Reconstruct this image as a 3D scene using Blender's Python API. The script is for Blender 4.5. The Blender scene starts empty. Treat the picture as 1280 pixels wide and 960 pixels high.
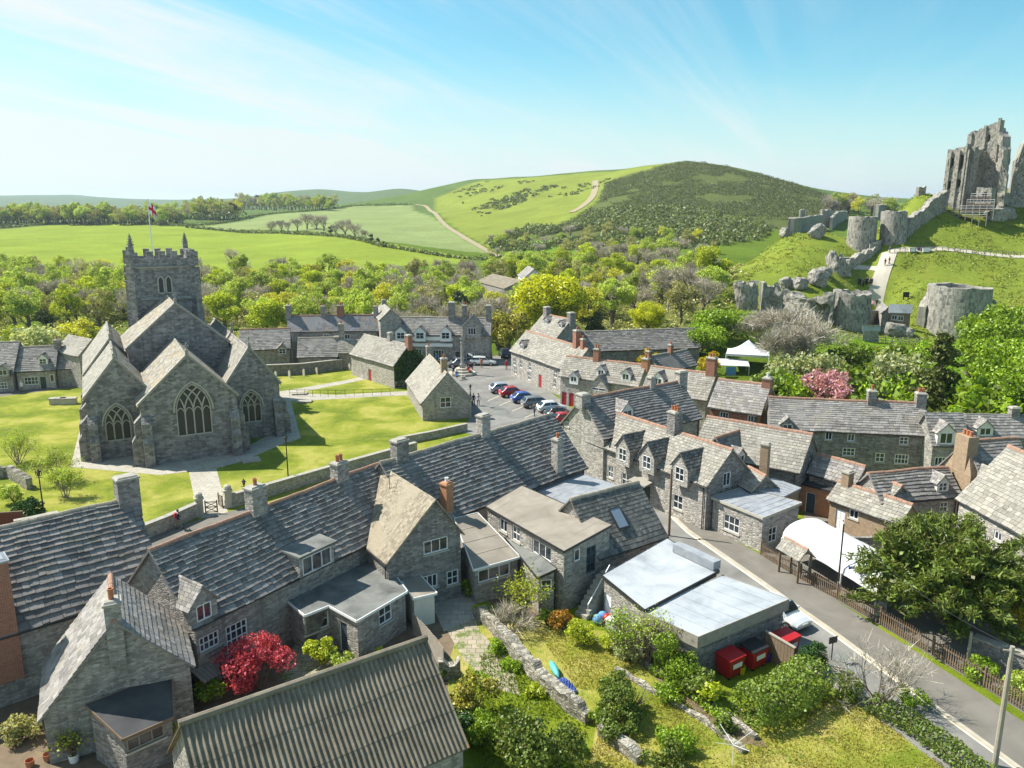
import bpy, bmesh, math, random
import numpy as np
from mathutils import Vector, Matrix, geometry

rnd = random.Random(7)
nrs = np.random.RandomState(11)
SC = bpy.context.scene
COL = SC.collection
R = math.radians

# ------------------------------------------------------------------ camera
CAM_H, FPX, HOR = 27.0, 1000.0, 255.0
PITCH = math.atan((480 - HOR) / FPX)
cam_d = bpy.data.cameras.new('camera')
cam_d.sensor_width = 36.0
cam_d.lens = 36.0 * FPX / 1280.0
cam_d.clip_start, cam_d.clip_end = 0.5, 20000
cam = bpy.data.objects.new('camera', cam_d)
cam.location = (0, 0, CAM_H)
cam.rotation_euler = (math.pi / 2 - PITCH, 0, 0)
COL.objects.link(cam)
SC.camera = cam

# ------------------------------------------------------------------ sky, sun, exposure
SUN_EL = R(49)
SUN_DIR = Vector((-0.94, 0.34, 0)).normalized() * math.cos(SUN_EL) + Vector((0, 0, math.sin(SUN_EL)))
world = bpy.data.worlds.new('World')
SC.world = world
world.use_nodes = True
wn, wl = world.node_tree.nodes, world.node_tree.links
wn.clear()
w_out = wn.new('ShaderNodeOutputWorld')
w_bg = wn.new('ShaderNodeBackground')
w_bg.inputs[1].default_value = 0.082
w_sky = wn.new('ShaderNodeTexSky')
w_sky.sky_type = 'NISHITA'
w_sky.sun_disc = False
w_sky.sun_elevation = SUN_EL
w_sky.sun_rotation = math.atan2(SUN_DIR.x, SUN_DIR.y)
w_sky.air_density = 1.0
w_sky.dust_density = 0.6
w_sky.ozone_density = 1.0
# high thin cirrus: noise on the plane of the cloud layer, reached along the view direction
w_tc = wn.new('ShaderNodeTexCoord')
w_sep = wn.new('ShaderNodeSeparateXYZ')
wl.new(w_tc.outputs['Generated'], w_sep.inputs[0])
def wmath(op, a, b=None):
    n = wn.new('ShaderNodeMath'); n.operation = op
    for k, v in enumerate((a, b)):
        if v is None: continue
        if isinstance(v, (int, float)): n.inputs[k].default_value = v
        else: wl.new(v, n.inputs[k])
    return n.outputs[0]
w_z = wmath('ADD', wmath('MAXIMUM', w_sep.outputs[2], 0.0), 0.09)
w_cx, w_cy = wmath('DIVIDE', w_sep.outputs[0], w_z), wmath('DIVIDE', w_sep.outputs[1], w_z)
w_cmb = wn.new('ShaderNodeCombineXYZ')
wl.new(w_cx, w_cmb.inputs[0]); wl.new(w_cy, w_cmb.inputs[1])
def wnoise(rot, scale, sc, detail, dist, lo, hi, loc=(0, 0, 0)):
    mp = wn.new('ShaderNodeMapping'); mp.vector_type = 'TEXTURE'
    mp.inputs['Rotation'].default_value = (0, 0, R(rot)); mp.inputs['Scale'].default_value = scale
    mp.inputs['Location'].default_value = loc
    wl.new(w_cmb.outputs[0], mp.inputs[0])
    nz = wn.new('ShaderNodeTexNoise')
    nz.inputs['Scale'].default_value = sc; nz.inputs['Detail'].default_value = detail
    nz.inputs['Distortion'].default_value = dist; nz.inputs['Roughness'].default_value = 0.6
    wl.new(mp.outputs[0], nz.inputs['Vector'])
    mr = wn.new('ShaderNodeMapRange'); mr.interpolation_type = 'SMOOTHSTEP'
    mr.inputs['From Min'].default_value = lo; mr.inputs['From Max'].default_value = hi
    wl.new(nz.outputs[0], mr.inputs['Value'])
    return mr.outputs[0]
c1 = wnoise(66, (6.5, 1.0, 1), 1.0, 9, 0.8, 0.44, 0.70, (2.2, 0.4, 0))
c2 = wnoise(60, (4.5, 2.2, 1), 0.8, 6, 0.6, 0.45, 0.70, (0.7, 1.3, 0))
c3 = wnoise(70, (4.0, .6, 1), 1.2, 9, 1.4, 0.50, 0.76, (5.2, 3.0, 0))
w_cl = wmath('MINIMUM', wmath('ADD', wmath('ADD', wmath('MULTIPLY', c1, 0.75), wmath('MULTIPLY', c2, 0.4)), wmath('MULTIPLY', c3, 0.2)), 0.92)
# thicker veil towards the west (the low, bright side of the sky)
w_veil = wn.new('ShaderNodeMapRange'); w_veil.interpolation_type = 'SMOOTHSTEP'
w_veil.inputs['From Min'].default_value = 0.22; w_veil.inputs['From Max'].default_value = -0.06
wl.new(wmath('ADD', w_sep.outputs[2], wmath('MULTIPLY', w_sep.outputs[0], 0.16)), w_veil.inputs['Value'])
w_hz = wn.new('ShaderNodeMapRange'); w_hz.interpolation_type = 'SMOOTHSTEP'
w_hz.inputs['From Min'].default_value = 0.19; w_hz.inputs['From Max'].default_value = -0.02
wl.new(w_sep.outputs[2], w_hz.inputs['Value'])
w_fac = wmath('MINIMUM', wmath('ADD', wmath('MULTIPLY', w_hz.outputs[0], 0.62), wmath('ADD', wmath('MULTIPLY', w_cl, wmath('MAXIMUM', wmath('SUBTRACT', 0.72, wmath('MULTIPLY', w_sep.outputs[0], 0.95)), 0.22)), wmath('MULTIPLY', w_veil.outputs[0], 0.45))), 0.95)
w_mix = wn.new('ShaderNodeMix'); w_mix.data_type = 'RGBA'
wl.new(w_fac, w_mix.inputs['Factor'])
w_tint = wn.new('ShaderNodeMix'); w_tint.data_type = 'RGBA'; w_tint.blend_type = 'MULTIPLY'
w_tint.inputs['Factor'].default_value = 1.0
wl.new(w_sky.outputs[0], w_tint.inputs[6]); w_tint.inputs[7].default_value = (0.50, 0.96, 0.95, 1)
wl.new(w_tint.outputs[2], w_mix.inputs[6])
w_mix.inputs[7].default_value = (5.3, 5.65, 5.6, 1)
wl.new(w_mix.outputs[2], w_bg.inputs[0])
wl.new(w_bg.outputs[0], w_out.inputs[0])

sun_d = bpy.data.lights.new('sun', 'SUN')
sun_d.energy = 4.3
sun_d.angle = R(0.5)
sun_d.color = (1.0, 0.95, 0.85)
sun = bpy.data.objects.new('sun', sun_d)
sun.rotation_euler = (-SUN_DIR).to_track_quat('-Z', 'Y').to_euler()
sun.location = (0, 0, 300)
COL.objects.link(sun)

vs = SC.view_settings
vs.view_transform = 'Standard'; vs.look = 'None'; vs.gamma = 1.0; vs.use_curve_mapping = False
vs.exposure = 1.05
SC.cycles.max_bounces = 5
SC.cycles.diffuse_bounces = 3
SC.cycles.glossy_bounces = 2
SC.cycles.transmission_bounces = 3
SC.cycles.transparent_max_bounces = 6
SC.cycles.caustics_reflective = False
SC.cycles.caustics_refractive = False
SC.cycles.use_denoising = True

# ------------------------------------------------------------------ where a direction meets the world
_cp, _sp = math.cos(PITCH), math.sin(PITCH)
def ray(px, py):
    a, b = (px - 640) / FPX, (480 - py) / FPX
    return Vector((a, _cp + b * _sp, -_sp + b * _cp))
CAMV = Vector((0, 0, CAM_H))
def G(px, py, z=0.0):
    d = ray(px, py); return CAMV + d * ((z - CAM_H) / d.z)
def D(px, py, y):
    d = ray(px, py); return CAMV + d * (y / d.y)
def onplane(px, py, p, n):
    d = ray(px, py); return CAMV + d * ((p - CAMV).dot(n) / d.dot(n))
def zat(xy, py):
    """height above (x, y) that shows at picture row py"""
    b = (480 - py) / FPX
    # (z-H) = -y' ... solve  (-(y)*sp... )
    y = xy[1]
    return CAM_H + y * (-_sp + b * _cp) / (_cp + b * _sp)

# ------------------------------------------------------------------ objects
def tag(o, label=None, cat=None, group=None, kind=None):
    if label: o['label'] = label
    if cat: o['category'] = cat
    if group: o['group'] = group
    if kind: o['kind'] = kind
    return o
def thing(name, label, cat, loc=(0, 0, 0), rz=0.0, group=None):
    o = bpy.data.objects.new(name, None)
    o.location = loc; o.rotation_euler = (0, 0, rz); o.empty_display_size = 0.3
    COL.objects.link(o)
    return tag(o, label, cat, group)
KIDS = {}
def link(o, parent=None):
    COL.objects.link(o)
    if parent is not None:
        o.parent = parent
        KIDS.setdefault(parent.name, []).append(o)
    return o
def dup(root, loc, rz, label=None, group=None, scale=None):
    def cp(o, par):
        c = o.copy()
        if par is not None: c.parent = par
        COL.objects.link(c)
        for k in KIDS.get(o.name, ()):
            cp(k, c)
        return c
    c = cp(root, None)
    c.location = loc; c.rotation_euler = (0, 0, rz)
    if scale is not None: c.scale = scale if hasattr(scale, '__len__') else (scale,) * 3
    if label: c['label'] = label
    if group: c['group'] = group
    return c

class MB:
    """collects faces and links them as ONE mesh object"""
    def __init__(s, org=(0, 0, 0)):
        s.v, s.f, s.m, s.org = [], [], [], Vector(org)
    def face(s, pts, m=0):
        i = len(s.v); s.v += [tuple(p) for p in pts]; s.f.append(tuple(range(i, i + len(pts)))); s.m.append(m)
    def mesh(s, vs, fs, m=0):
        i = len(s.v); s.v += [tuple(p) for p in vs]
        for f in fs: s.f.append(tuple(i + k for k in f)); s.m.append(m)
    def hexa(s, b, t, m=0):
        """bottom ring b, top ring t (same count, counter-clockwise from above)"""
        n = len(b)
        fs = [tuple(reversed(range(n))), tuple(range(n, 2 * n))]
        fs += [(k, (k + 1) % n, n + (k + 1) % n, n + k) for k in range(n)]
        s.mesh(list(b) + list(t), fs, m)
    def box(s, c, sx, sy, sz, ax=None, m=0, taper=1.0):
        """box standing on c: sx along ax, sy across, sz up"""
        c = Vector(c); ax = Vector(ax or (1, 0, 0)).normalized()
        ay = Vector((-ax.y, ax.x, 0)).normalized(); up = Vector((0, 0, 1))
        q = [(-.5, -.5), (.5, -.5), (.5, .5), (-.5, .5)]
        b = [c + ax * (sx * a) + ay * (sy * d) for a, d in q]
        t = [c + up * sz + ax * (sx * a * taper) + ay * (sy * d * taper) for a, d in q]
        s.hexa(b, t, m)
    def beam(s, p, q, w, h=None, up=(0, 0, 1), m=0):
        p, q = Vector(p), Vector(q); h = h or w
        d = (q - p).normalized(); u = Vector(up)
        if abs(d.dot(u)) > .98: u = Vector((1, 0, 0))
        sx = d.cross(u).normalized() * w / 2; sy = sx.cross(d).normalized() * h / 2
        b = [p - sx - sy, p + sx - sy, p + sx + sy, p - sx + sy]
        s.hexa(b, [x + (q - p) for x in b], m)
    def tube(s, pts, rad, n=8, m=0, cap=True):
        pts = [Vector(p) for p in pts]
        if not hasattr(rad, '__len__'): rad = [rad] * len(pts)
        base = len(s.v)
        for k, p in enumerate(pts):
            d = (pts[min(k + 1, len(pts) - 1)] - pts[max(k - 1, 0)])
            d = d.normalized() if d.length > 1e-9 else Vector((0, 0, 1))
            u = Vector((0, 0, 1)) if abs(d.z) < .9 else Vector((1, 0, 0))
            a = d.cross(u).normalized(); b = d.cross(a)
            for j in range(n):
                t = 2 * math.pi * j / n
                s.v.append(tuple(p + (a * math.cos(t) + b * math.sin(t)) * rad[k]))
        for k in range(len(pts) - 1):
            for j in range(n):
                j2 = (j + 1) % n
                s.f.append((base + k * n + j, base + k * n + j2, base + (k + 1) * n + j2, base + (k + 1) * n + j)); s.m.append(m)
        if cap:
            s.f.append(tuple(base + j for j in reversed(range(n)))); s.m.append(m)
            e = base + (len(pts) - 1) * n
            s.f.append(tuple(e + j for j in range(n))); s.m.append(m)
    def lathe(s, c, prof, n=16, m=0, sx=1, sy=1):
        c = Vector(c); base = len(s.v)
        for r, z in prof:
            for j in range(n):
                t = 2 * math.pi * j / n
                s.v.append((c.x + r * math.cos(t) * sx, c.y + r * math.sin(t) * sy, c.z + z))
        for k in range(len(prof) - 1):
            for j in range(n):
                j2 = (j + 1) % n
                s.f.append((base + k * n + j, base + k * n + j2, base + (k + 1) * n + j2, base + (k + 1) * n + j)); s.m.append(m)
        s.f.append(tuple(base + j for j in reversed(range(n)))); s.m.append(m)
        e = base + (len(prof) - 1) * n
        s.f.append(tuple(e + j for j in range(n))); s.m.append(m)
    def build(s, name, mats, parent=None, smooth=False, uv=True):
        if not s.f: return None
        me = bpy.data.meshes.new(name)
        v = np.array(s.v, dtype=np.float64)
        off = parent.location if parent is not None else s.org
        if parent is not None and parent.parent is not None:
            p = parent; off = Vector((0, 0, 0))
            while p is not None: off = off + p.location; p = p.parent
        off = np.array(off)
        me.from_pydata((v - off).tolist(), [], s.f)
        mats = mats if isinstance(mats, (list, tuple)) else [mats]
        for m in mats: me.materials.append(m)
        if len(mats) > 1: me.polygons.foreach_set('material_index', s.m)
        if smooth: me.polygons.foreach_set('use_smooth', [True] * len(me.polygons))
        if uv: auto_uv(me, off)
        o = bpy.data.objects.new(name, me)
        if parent is None: o.location = s.org
        return link(o, parent)

def auto_uv(me, off=(0, 0, 0)):
    npol, nl = len(me.polygons), len(me.loops)
    nor = np.empty(npol * 3); me.polygons.foreach_get('normal', nor); nor = nor.reshape(-1, 3)
    tot = np.empty(npol, dtype=np.int32); me.polygons.foreach_get('loop_total', tot)
    lv = np.empty(nl, dtype=np.int32); me.loops.foreach_get('vertex_index', lv)
    co = np.empty(len(me.vertices) * 3); me.vertices.foreach_get('co', co); co = co.reshape(-1, 3)
    n = np.repeat(nor, tot, axis=0); p = co[lv] + np.asarray(off)
    t = np.stack([-n[:, 1], n[:, 0], np.zeros(nl)], 1)
    L = np.linalg.norm(t, axis=1); flat = L < 0.12
    t[flat] = (1, 0, 0); L[flat] = 1
    t /= L[:, None]
    b = np.cross(n, t)
    uv = np.stack([(p * t).sum(1), (p * b).sum(1)], 1)
    l = me.uv_layers.new(name='UVMap')
    l.data.foreach_set('uv', uv.ravel())

# ------------------------------------------------------------------ materials
class NT:
    def __init__(s, name):
        s.mat = bpy.data.materials.new(name); s.mat.use_nodes = True
        s.t = s.mat.node_tree; s.n, s.l = s.t.nodes, s.t.links
        s.bsdf = s.n.get('Principled BSDF'); s.out = s.n.get('Material Output')
        s.bsdf.inputs['Specular IOR Level'].default_value = 0.25
    def set(s, sock, v):
        if isinstance(v, bpy.types.NodeSocket): s.l.new(v, sock)
        elif isinstance(v, (tuple, list)) and len(v) == 3 and sock.type == 'RGBA': sock.default_value = (*v, 1)
        else: sock.default_value = v
    def node(s, t, outp=0, **kw):
        n = s.n.new(t)
        for k, v in kw.items():
            if k.startswith('i_'): s.set(n.inputs[k[2:].replace('_', ' ')], v)
            elif k.startswith('k_'): s.set(n.inputs[int(k[2:])], v)
            else: setattr(n, k, v)
        return n.outputs[outp]
    def uv(s): return s.node('ShaderNodeTexCoord', 2)
    def objc(s): return s.node('ShaderNodeTexCoord', 3)
    def pos(s): return s.node('ShaderNodeNewGeometry', 0)
    def island(s): return s.node('ShaderNodeNewGeometry', 'Random Per Island')
    def noise(s, vec, scale, detail=4, rough=.55, dist=0, outp=0):
        return s.node('ShaderNodeTexNoise', outp, i_Vector=vec, i_Scale=scale, i_Detail=detail, i_Roughness=rough, i_Distortion=dist)
    def mapping(s, vec, scale=(1, 1, 1), rot=(0, 0, 0), loc=(0, 0, 0)):
        return s.node('ShaderNodeMapping', 0, i_Vector=vec, i_Scale=scale, i_Rotation=rot, i_Location=loc)
    def ramp(s, fac, stops, interp='LINEAR'):
        n = s.n.new('ShaderNodeValToRGB'); n.color_ramp.interpolation = interp
        e = n.color_ramp.elements
        while len(e) < len(stops): e.new(0.5)
        for k, (p, c) in enumerate(stops):
            e[k].position = p; e[k].color = (*c, 1) if len(c) == 3 else c
        s.set(n.inputs[0], fac); return n.outputs[0]
    def mr(s, v, a, b, c=0.0, d=1.0):
        return s.node('ShaderNodeMapRange', 0, k_0=v, k_1=a, k_2=b, k_3=c, k_4=d)
    def math(s, op, a, b=0.0):
        n = s.n.new('ShaderNodeMath'); n.operation = op; s.set(n.inputs[0], a); s.set(n.inputs[1], b); return n.outputs[0]
    def mix(s, fac, a, b, blend='MIX'):
        n = s.n.new('ShaderNodeMix'); n.data_type = 'RGBA'; n.blend_type = blend
        s.set(n.inputs[0], fac); s.set(n.inputs[6], a); s.set(n.inputs[7], b); return n.outputs[2]
    def bump(s, h, strength=.5, dist=.05):
        b = s.node('ShaderNodeBump', 0, i_Height=h, i_Strength=strength, i_Distance=dist); s.l.new(b, s.bsdf.inputs['Normal'])
    def done(s, color, rough=.85, spec=None, metal=None):
        s.set(s.bsdf.inputs['Base Color'], color); s.set(s.bsdf.inputs['Roughness'], rough)
        if spec is not None: s.bsdf.inputs['Specular IOR Level'].default_value = spec
        if metal is not None: s.bsdf.inputs['Metallic'].default_value = metal
        return s.mat
    def shift(s, col, val, amount=.3):
        """col made darker / lighter by a 0..1 value"""
        return s.mix(1.0, col, s.ramp(val, [(0, (1 - amount,) * 3), (1, (1 + amount,) * 3)]), 'MULTIPLY')

def m_plain(name, c, rough=.6, spec=.3, metal=0, var=.12, scale=6):
    t = NT(name)
    nz = t.noise(t.objc(), scale, 5)
    return t.done(t.shift(c, nz, var), rough, spec, metal)
def m_stone(name, c1, c2, mortar, su=3.0, sv=7.0, stain=(.10, .10, .09), st=.35, streak=.3):
    t = NT(name); uv = t.uv()
    wob = t.mix(0.045, uv, t.noise(uv, 2.3, 3, outp=1), 'ADD')
    mp = t.mapping(wob, (su, sv, 1))
    v = t.node('ShaderNodeTexVoronoi', 1, i_Vector=mp, i_Scale=1.0, i_Randomness=.72)
    e = t.node('ShaderNodeTexVoronoi', 0, feature='DISTANCE_TO_EDGE', i_Vector=mp, i_Scale=1.0, i_Randomness=.72)
    sep = t.node('ShaderNodeSeparateColor', 0, k_0=v)
    col = t.ramp(sep, [(0, tuple(x * .74 for x in c1)), (.35, c1), (.7, c2), (1, tuple(min(1, x * 1.18) for x in c2))])
    col = t.shift(col, t.noise(uv, 9, 5, .75), .48)
    col = t.mix(t.mr(e, .0, .09, .6, 0), col, mortar)
    big = t.noise(uv, .45, 5, .65, .6)
    col = t.mix(t.mr(big, .50, .78, 0, st), col, stain)
    col = t.mix(t.mr(t.noise(uv, .8, 6, .7, .4), .56, .70, 0, .5), col, tuple(min(1, x * 1.35) for x in c2))
    if streak:
        sk = t.noise(t.mapping(uv, (2.2, .12, 1)), 1.0, 4, .6)
        col = t.mix(t.mr(sk, .5, .72, 0, streak), col, (.05, .05, .055))
    h = t.math('ADD', t.mr(e, 0, .16, 0, 1), t.math('MULTIPLY', t.noise(uv, 14, 4), .6))
    t.bump(h, .75, .045)
    return t.done(col, .92, .12)
def m_slate(name, stops, lichen=(.30, .27, .20), li=.35, rough=.8):
    t = NT(name); uv = t.uv(); p = t.pos()
    col = t.ramp(t.island(), stops)
    col = t.shift(col, t.noise(p, 7, 6, .75), .5)
    big = t.noise(p, .9, 6, .7)
    col = t.mix(t.mr(big, .50, .66, 0, li * 1.6), col, lichen)
    dk = t.noise(p, .7, 5, .65, .5)
    col = t.mix(t.mr(dk, .54, .70, 0, .5), col, (.075, .07, .06))
    sp = t.noise(p, 16, 3, .5)
    col = t.mix(t.mr(sp, .64, .72, 0, .55), col, (.50, .49, .43))
    t.bump(t.noise(p, 11, 6, .7), .6, .03)
    return t.done(col, rough, .25)
def m_leaf(name, c, trans=.35, var=.45, hue=None):
    t = NT(name)
    isl = t.island(); orn = t.node('ShaderNodeObjectInfo', 'Random')
    c2 = hue or tuple(x * .75 for x in c)
    col = t.ramp(isl, [(0, tuple(x * (1 - var) for x in c2)), (.5, c), (1, tuple(min(.9, x * (1 + var * .8)) for x in c))])
    col = t.shift(col, orn, .18)
    big = t.noise(t.pos(), .35, 3)
    col = t.shift(col, big, .22)
    d = t.node('ShaderNodeBsdfDiffuse', 0, i_Color=col)
    tr = t.node('ShaderNodeBsdfTranslucent', 0, i_Color=t.mix(1, col, (1.25, 1.2, .55), 'MULTIPLY'))
    g = t.node('ShaderNodeBsdfGlossy', 0, i_Roughness=.5, i_Color=(.6, .62, .6))
    m1 = t.node('ShaderNodeMixShader', 0, k_0=trans, k_1=d, k_2=tr)
    m2 = t.node('ShaderNodeMixShader', 0, k_0=.05, k_1=m1, k_2=g)
    t.l.new(m2, t.out.inputs[0]); t.n.remove(t.bsdf)
    return t.mat

M = {}
M['rubble'] = m_stone('rubble_stone', (.31, .287, .26), (.405, .377, .34), (.345, .322, .293))
M['rubble_pale'] = m_stone('pale_rubble_stone', (.37, .342, .305), (.47, .437, .395), (.41, .382, .345), st=.3)
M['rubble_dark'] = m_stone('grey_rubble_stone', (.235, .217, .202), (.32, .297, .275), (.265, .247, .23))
M['ashlar'] = m_stone('church_stone', (.225, .212, .203), (.325, .305, .29), (.265, .25, .238), 1.9, 4.0, (.06, .06, .06), .65, .35)
t = NT('castle_stone'); uv = t.uv(); p_ = t.pos()
br = t.n.new('ShaderNodeTexBrick'); t.set(br.inputs['Vector'], t.mix(.06, uv, t.noise(uv, 1.5, 2, outp=1), 'ADD'))
for k_, v_ in (('Color1', (.43, .40, .34)), ('Color2', (.355, .33, .285)), ('Mortar', (.30, .285, .255))): br.inputs[k_].default_value = (*v_, 1)
br.inputs['Scale'].default_value = 1; br.inputs['Brick Width'].default_value = .8; br.inputs['Row Height'].default_value = .38; br.inputs['Mortar Size'].default_value = .03
c_ = t.shift(br.outputs[0], t.noise(p_, 2.2, 5, .65), .28)
c_ = t.mix(t.mr(t.noise(p_, .35, 5, .6), .45, .62, 0, .55), c_, (.25, .235, .205))
c_ = t.mix(t.mr(t.noise(t.mapping(uv, (1.1, .07, 1)), 1.0, 5, .65), .46, .62, 0, .85), c_, (.085, .085, .09))
c_ = t.mix(t.mr(t.noise(p_, 1.1, 4, .6), .60, .70, 0, .5), c_, (.36, .32, .19))
t.bump(t.math('ADD', t.noise(p_, 1.8, 5, .65), t.math('MULTIPLY', br.outputs[1], -.25)), .7, .12); M['ruin'] = t.done(c_, .95, .08)
M['drywall'] = m_stone('dry_stone', (.24, .22, .18), (.40, .37, .31), (.10, .09, .075), 3.0, 6.0, (.16, .17, .08), .4)
M['dressed'] = m_plain('dressed_stone', (.46, .43, .36), .85, .15, var=.3)
M['coping'] = m_plain('weathered_coping', (.33, .31, .27), .9, .15, var=.5, scale=3)
M['slate'] = m_slate('stone_slate', [(0, (.165, .153, .147)), (.3, (.225, .21, .2)), (.7, (.28, .262, .248)), (1, (.35, .328, .308))])
M['slate_north'] = m_slate('mossy_stone_slate', [(0, (.135, .125, .122)), (.3, (.185, .172, .166)), (.7, (.24, .223, .212)), (1, (.31, .29, .272))], (.17, .155, .11), .35)  # slate copy with shade painted into its tones, for roofs turned from the sun
M['slate_warm'] = m_slate('buff_stone_slate', [(0, (.21, .195, .168)), (.4, (.265, .247, .215)), (.8, (.315, .294, .255)), (1, (.37, .345, .298))], li=.2)
M['slate_dark'] = m_slate('dark_roof_tile', [(0, (.075, .075, .07)), (.5, (.125, .122, .115)), (1, (.19, .185, .17))], li=.15)
M['slate_brown'] = m_slate('brown_roof_tile', [(0, (.20, .165, .12)), (.5, (.285, .24, .175)), (1, (.36, .31, .235))], li=.15)
M['slate_blue'] = m_slate('blue_grey_slate', [(0, (.15, .155, .17)), (.5, (.19, .195, .21)), (1, (.25, .25, .26))], (.42, .22, .05), .18)
M['church_slate'] = m_slate('church_stone_slate', [(0, (.19, .178, .152)), (.5, (.265, .25, .215)), (1, (.35, .33, .285))], (.42, .25, .07), .35)
M['terracotta'] = m_plain('terracotta', (.42, .17, .09), .85, .15, var=.35, scale=4)
M['ridge_tile'] = m_plain('orange_ridge_tile', (.33, .20, .145), .9, .1, var=.5, scale=2.5)
M['ridge_stone'] = m_plain('stone_ridge', (.34, .30, .24), .9, .1, var=.45, scale=2.5)
def m_brick(name, a, b, mo):
    t = NT(name); uv = t.uv()
    n = t.n.new('ShaderNodeTexBrick')
    t.set(n.inputs['Vector'], uv)
    for k, v in (('Color1', a), ('Color2', b), ('Mortar', mo)): n.inputs[k].default_value = (*v, 1)
    n.inputs['Scale'].default_value = 1; n.inputs['Brick Width'].default_value = .23; n.inputs['Row Height'].default_value = .078
    n.inputs['Mortar Size'].default_value = .007; n.inputs['Bias'].default_value = 0
    col = t.shift(n.outputs[0], t.noise(uv, 2.2, 5, .7), .35)
    t.bump(n.outputs[1], -.5, .02)
    return t.done(col, .9, .12)
M['brick'] = m_brick('red_brick', (.36, .13, .07), (.25, .09, .055), (.38, .33, .27))
M['brick_orange'] = m_brick('orange_brick', (.47, .20, .085), (.38, .15, .07), (.42, .36, .28))
M['brick_buff'] = m_brick('buff_brick', (.36, .25, .15), (.26, .17, .11), (.36, .32, .26))
M['white'] = m_plain('white_paint', (.80, .80, .79), .45, .4, var=.06)
M['cream'] = m_plain('cream_render', (.70, .67, .60), .85, .15, var=.15, scale=2)
M['whitewash'] = m_stone('whitewashed_stone', (.58, .56, .50), (.70, .68, .62), (.60, .58, .53), st=.15)
M['black'] = m_plain('black_iron', (.02, .02, .022), .45, .4)
M['gutter'] = m_plain('dark_gutter', (.035, .033, .032), .5, .4)
M['wood'] = m_plain('weathered_wood', (.20, .145, .10), .85, .15, var=.4, scale=3)
M['wood_grey'] = m_plain('silvered_wood', (.32, .285, .24), .9, .1, var=.35, scale=3)
M['pole'] = m_plain('pole_wood', (.27, .215, .165), .9, .1, var=.4, scale=3)
M['reddoor'] = m_plain('red_door_paint', (.38, .025, .03), .45, .4)
M['greendoor'] = m_plain('dark_green_door', (.03, .06, .05), .5, .4)
M['bluedoor'] = m_plain('slate_blue_door', (.06, .085, .11), .5, .4)
M['lead'] = None
t = NT('window_glass'); 
t.bsdf.inputs['Specular IOR Level'].default_value = .8
gl_n = t.noise(t.pos(), .7, 3)
M['glass'] = t.done(t.ramp(gl_n, [(.3, (.012, .015, .02)), (.55, (.04, .05, .06)), (.75, (.15, .16, .165))]), .06)
t = NT('church_glass'); M['leadglass'] = t.done((.025, .028, .032), .35, .5)
t = NT('car_glass'); M['carglass'] = t.done((.012, .014, .017), .05, .9)
t = NT('lead_sheet'); nz = t.noise(t.pos(), 1.2, 6, .6)
M['lead'] = t.done(t.ramp(nz, [(.3, (.20, .215, .24)), (.7, (.34, .355, .375))]), .5, .45)
t = NT('roofing_felt'); nz = t.noise(t.pos(), .55, 6, .62, .6); fine = t.noise(t.pos(), 40, 2)
M['felt'] = t.done(t.shift(t.ramp(nz, [(.28, (.085, .088, .085)), (.5, (.17, .175, .165)), (.75, (.25, .25, .235))]), fine, .15), .9, .15)
t = NT('brown_felt'); nz = t.noise(t.pos(), .5, 6, .62, .6); fine = t.noise(t.pos(), 30, 2)
M['felt_brown'] = t.done(t.shift(t.ramp(nz, [(.28, (.20, .175, .145)), (.55, (.27, .24, .20)), (.75, (.33, .30, .25))]), fine, .15), .9, .15)
t = NT('dark_felt'); nz = t.noise(t.pos(), .8, 5, .6)
M['felt_dark'] = t.done(t.ramp(nz, [(.3, (.045, .046, .05)), (.7, (.085, .085, .085))]), .85, .2)
t = NT('white_metal_sheet'); nz = t.noise(t.pos(), .4, 5, .6, .5)
M['metal_white'] = t.done(t.ramp(nz, [(.3, (.24, .265, .29)), (.5, (.35, .375, .40)), (.7, (.43, .45, .47))]), .65, .25)
t = NT('asbestos_sheet'); p = t.pos(); nz = t.noise(p, .8, 6, .7); f = t.noise(p, 12, 4, .7); li = t.noise(p, 2.3, 4, .6)
c = t.shift(t.ramp(nz, [(.3, (.14, .12, .09)), (.7, (.275, .24, .185))]), f, .45)
M['fibre'] = t.done(t.mix(t.mr(li, .66, .74, 0, .6), c, (.38, .22, .06)), .92, .1)
t = NT('tarmac'); p = t.pos(); nz = t.noise(p, .35, 5, .6, .4); f = t.noise(p, 45, 2)
M['tarmac'] = t.done(t.shift(t.ramp(nz, [(.3, (.15, .145, .136)), (.48, (.19, .184, .172)), (.7, (.25, .243, .226))]), f, .25), .9, .15)
t = NT('pavement_tarmac'); p = t.pos(); nz = t.noise(p, .5, 5, .6, .4); f = t.noise(p, 40, 2)
M['pavement'] = t.done(t.shift(t.ramp(nz, [(.3, (.145, .132, .115)), (.7, (.20, .185, .16))]), f, .2), .92, .12)
M['kerb'] = m_plain('kerb_stone', (.40, .36, .29), .9, .12, var=.3, scale=1.5)
M['roadpaint'] = m_plain('cream_road_paint', (.68, .62, .46), .8, .2, var=.25, scale=3)
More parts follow.
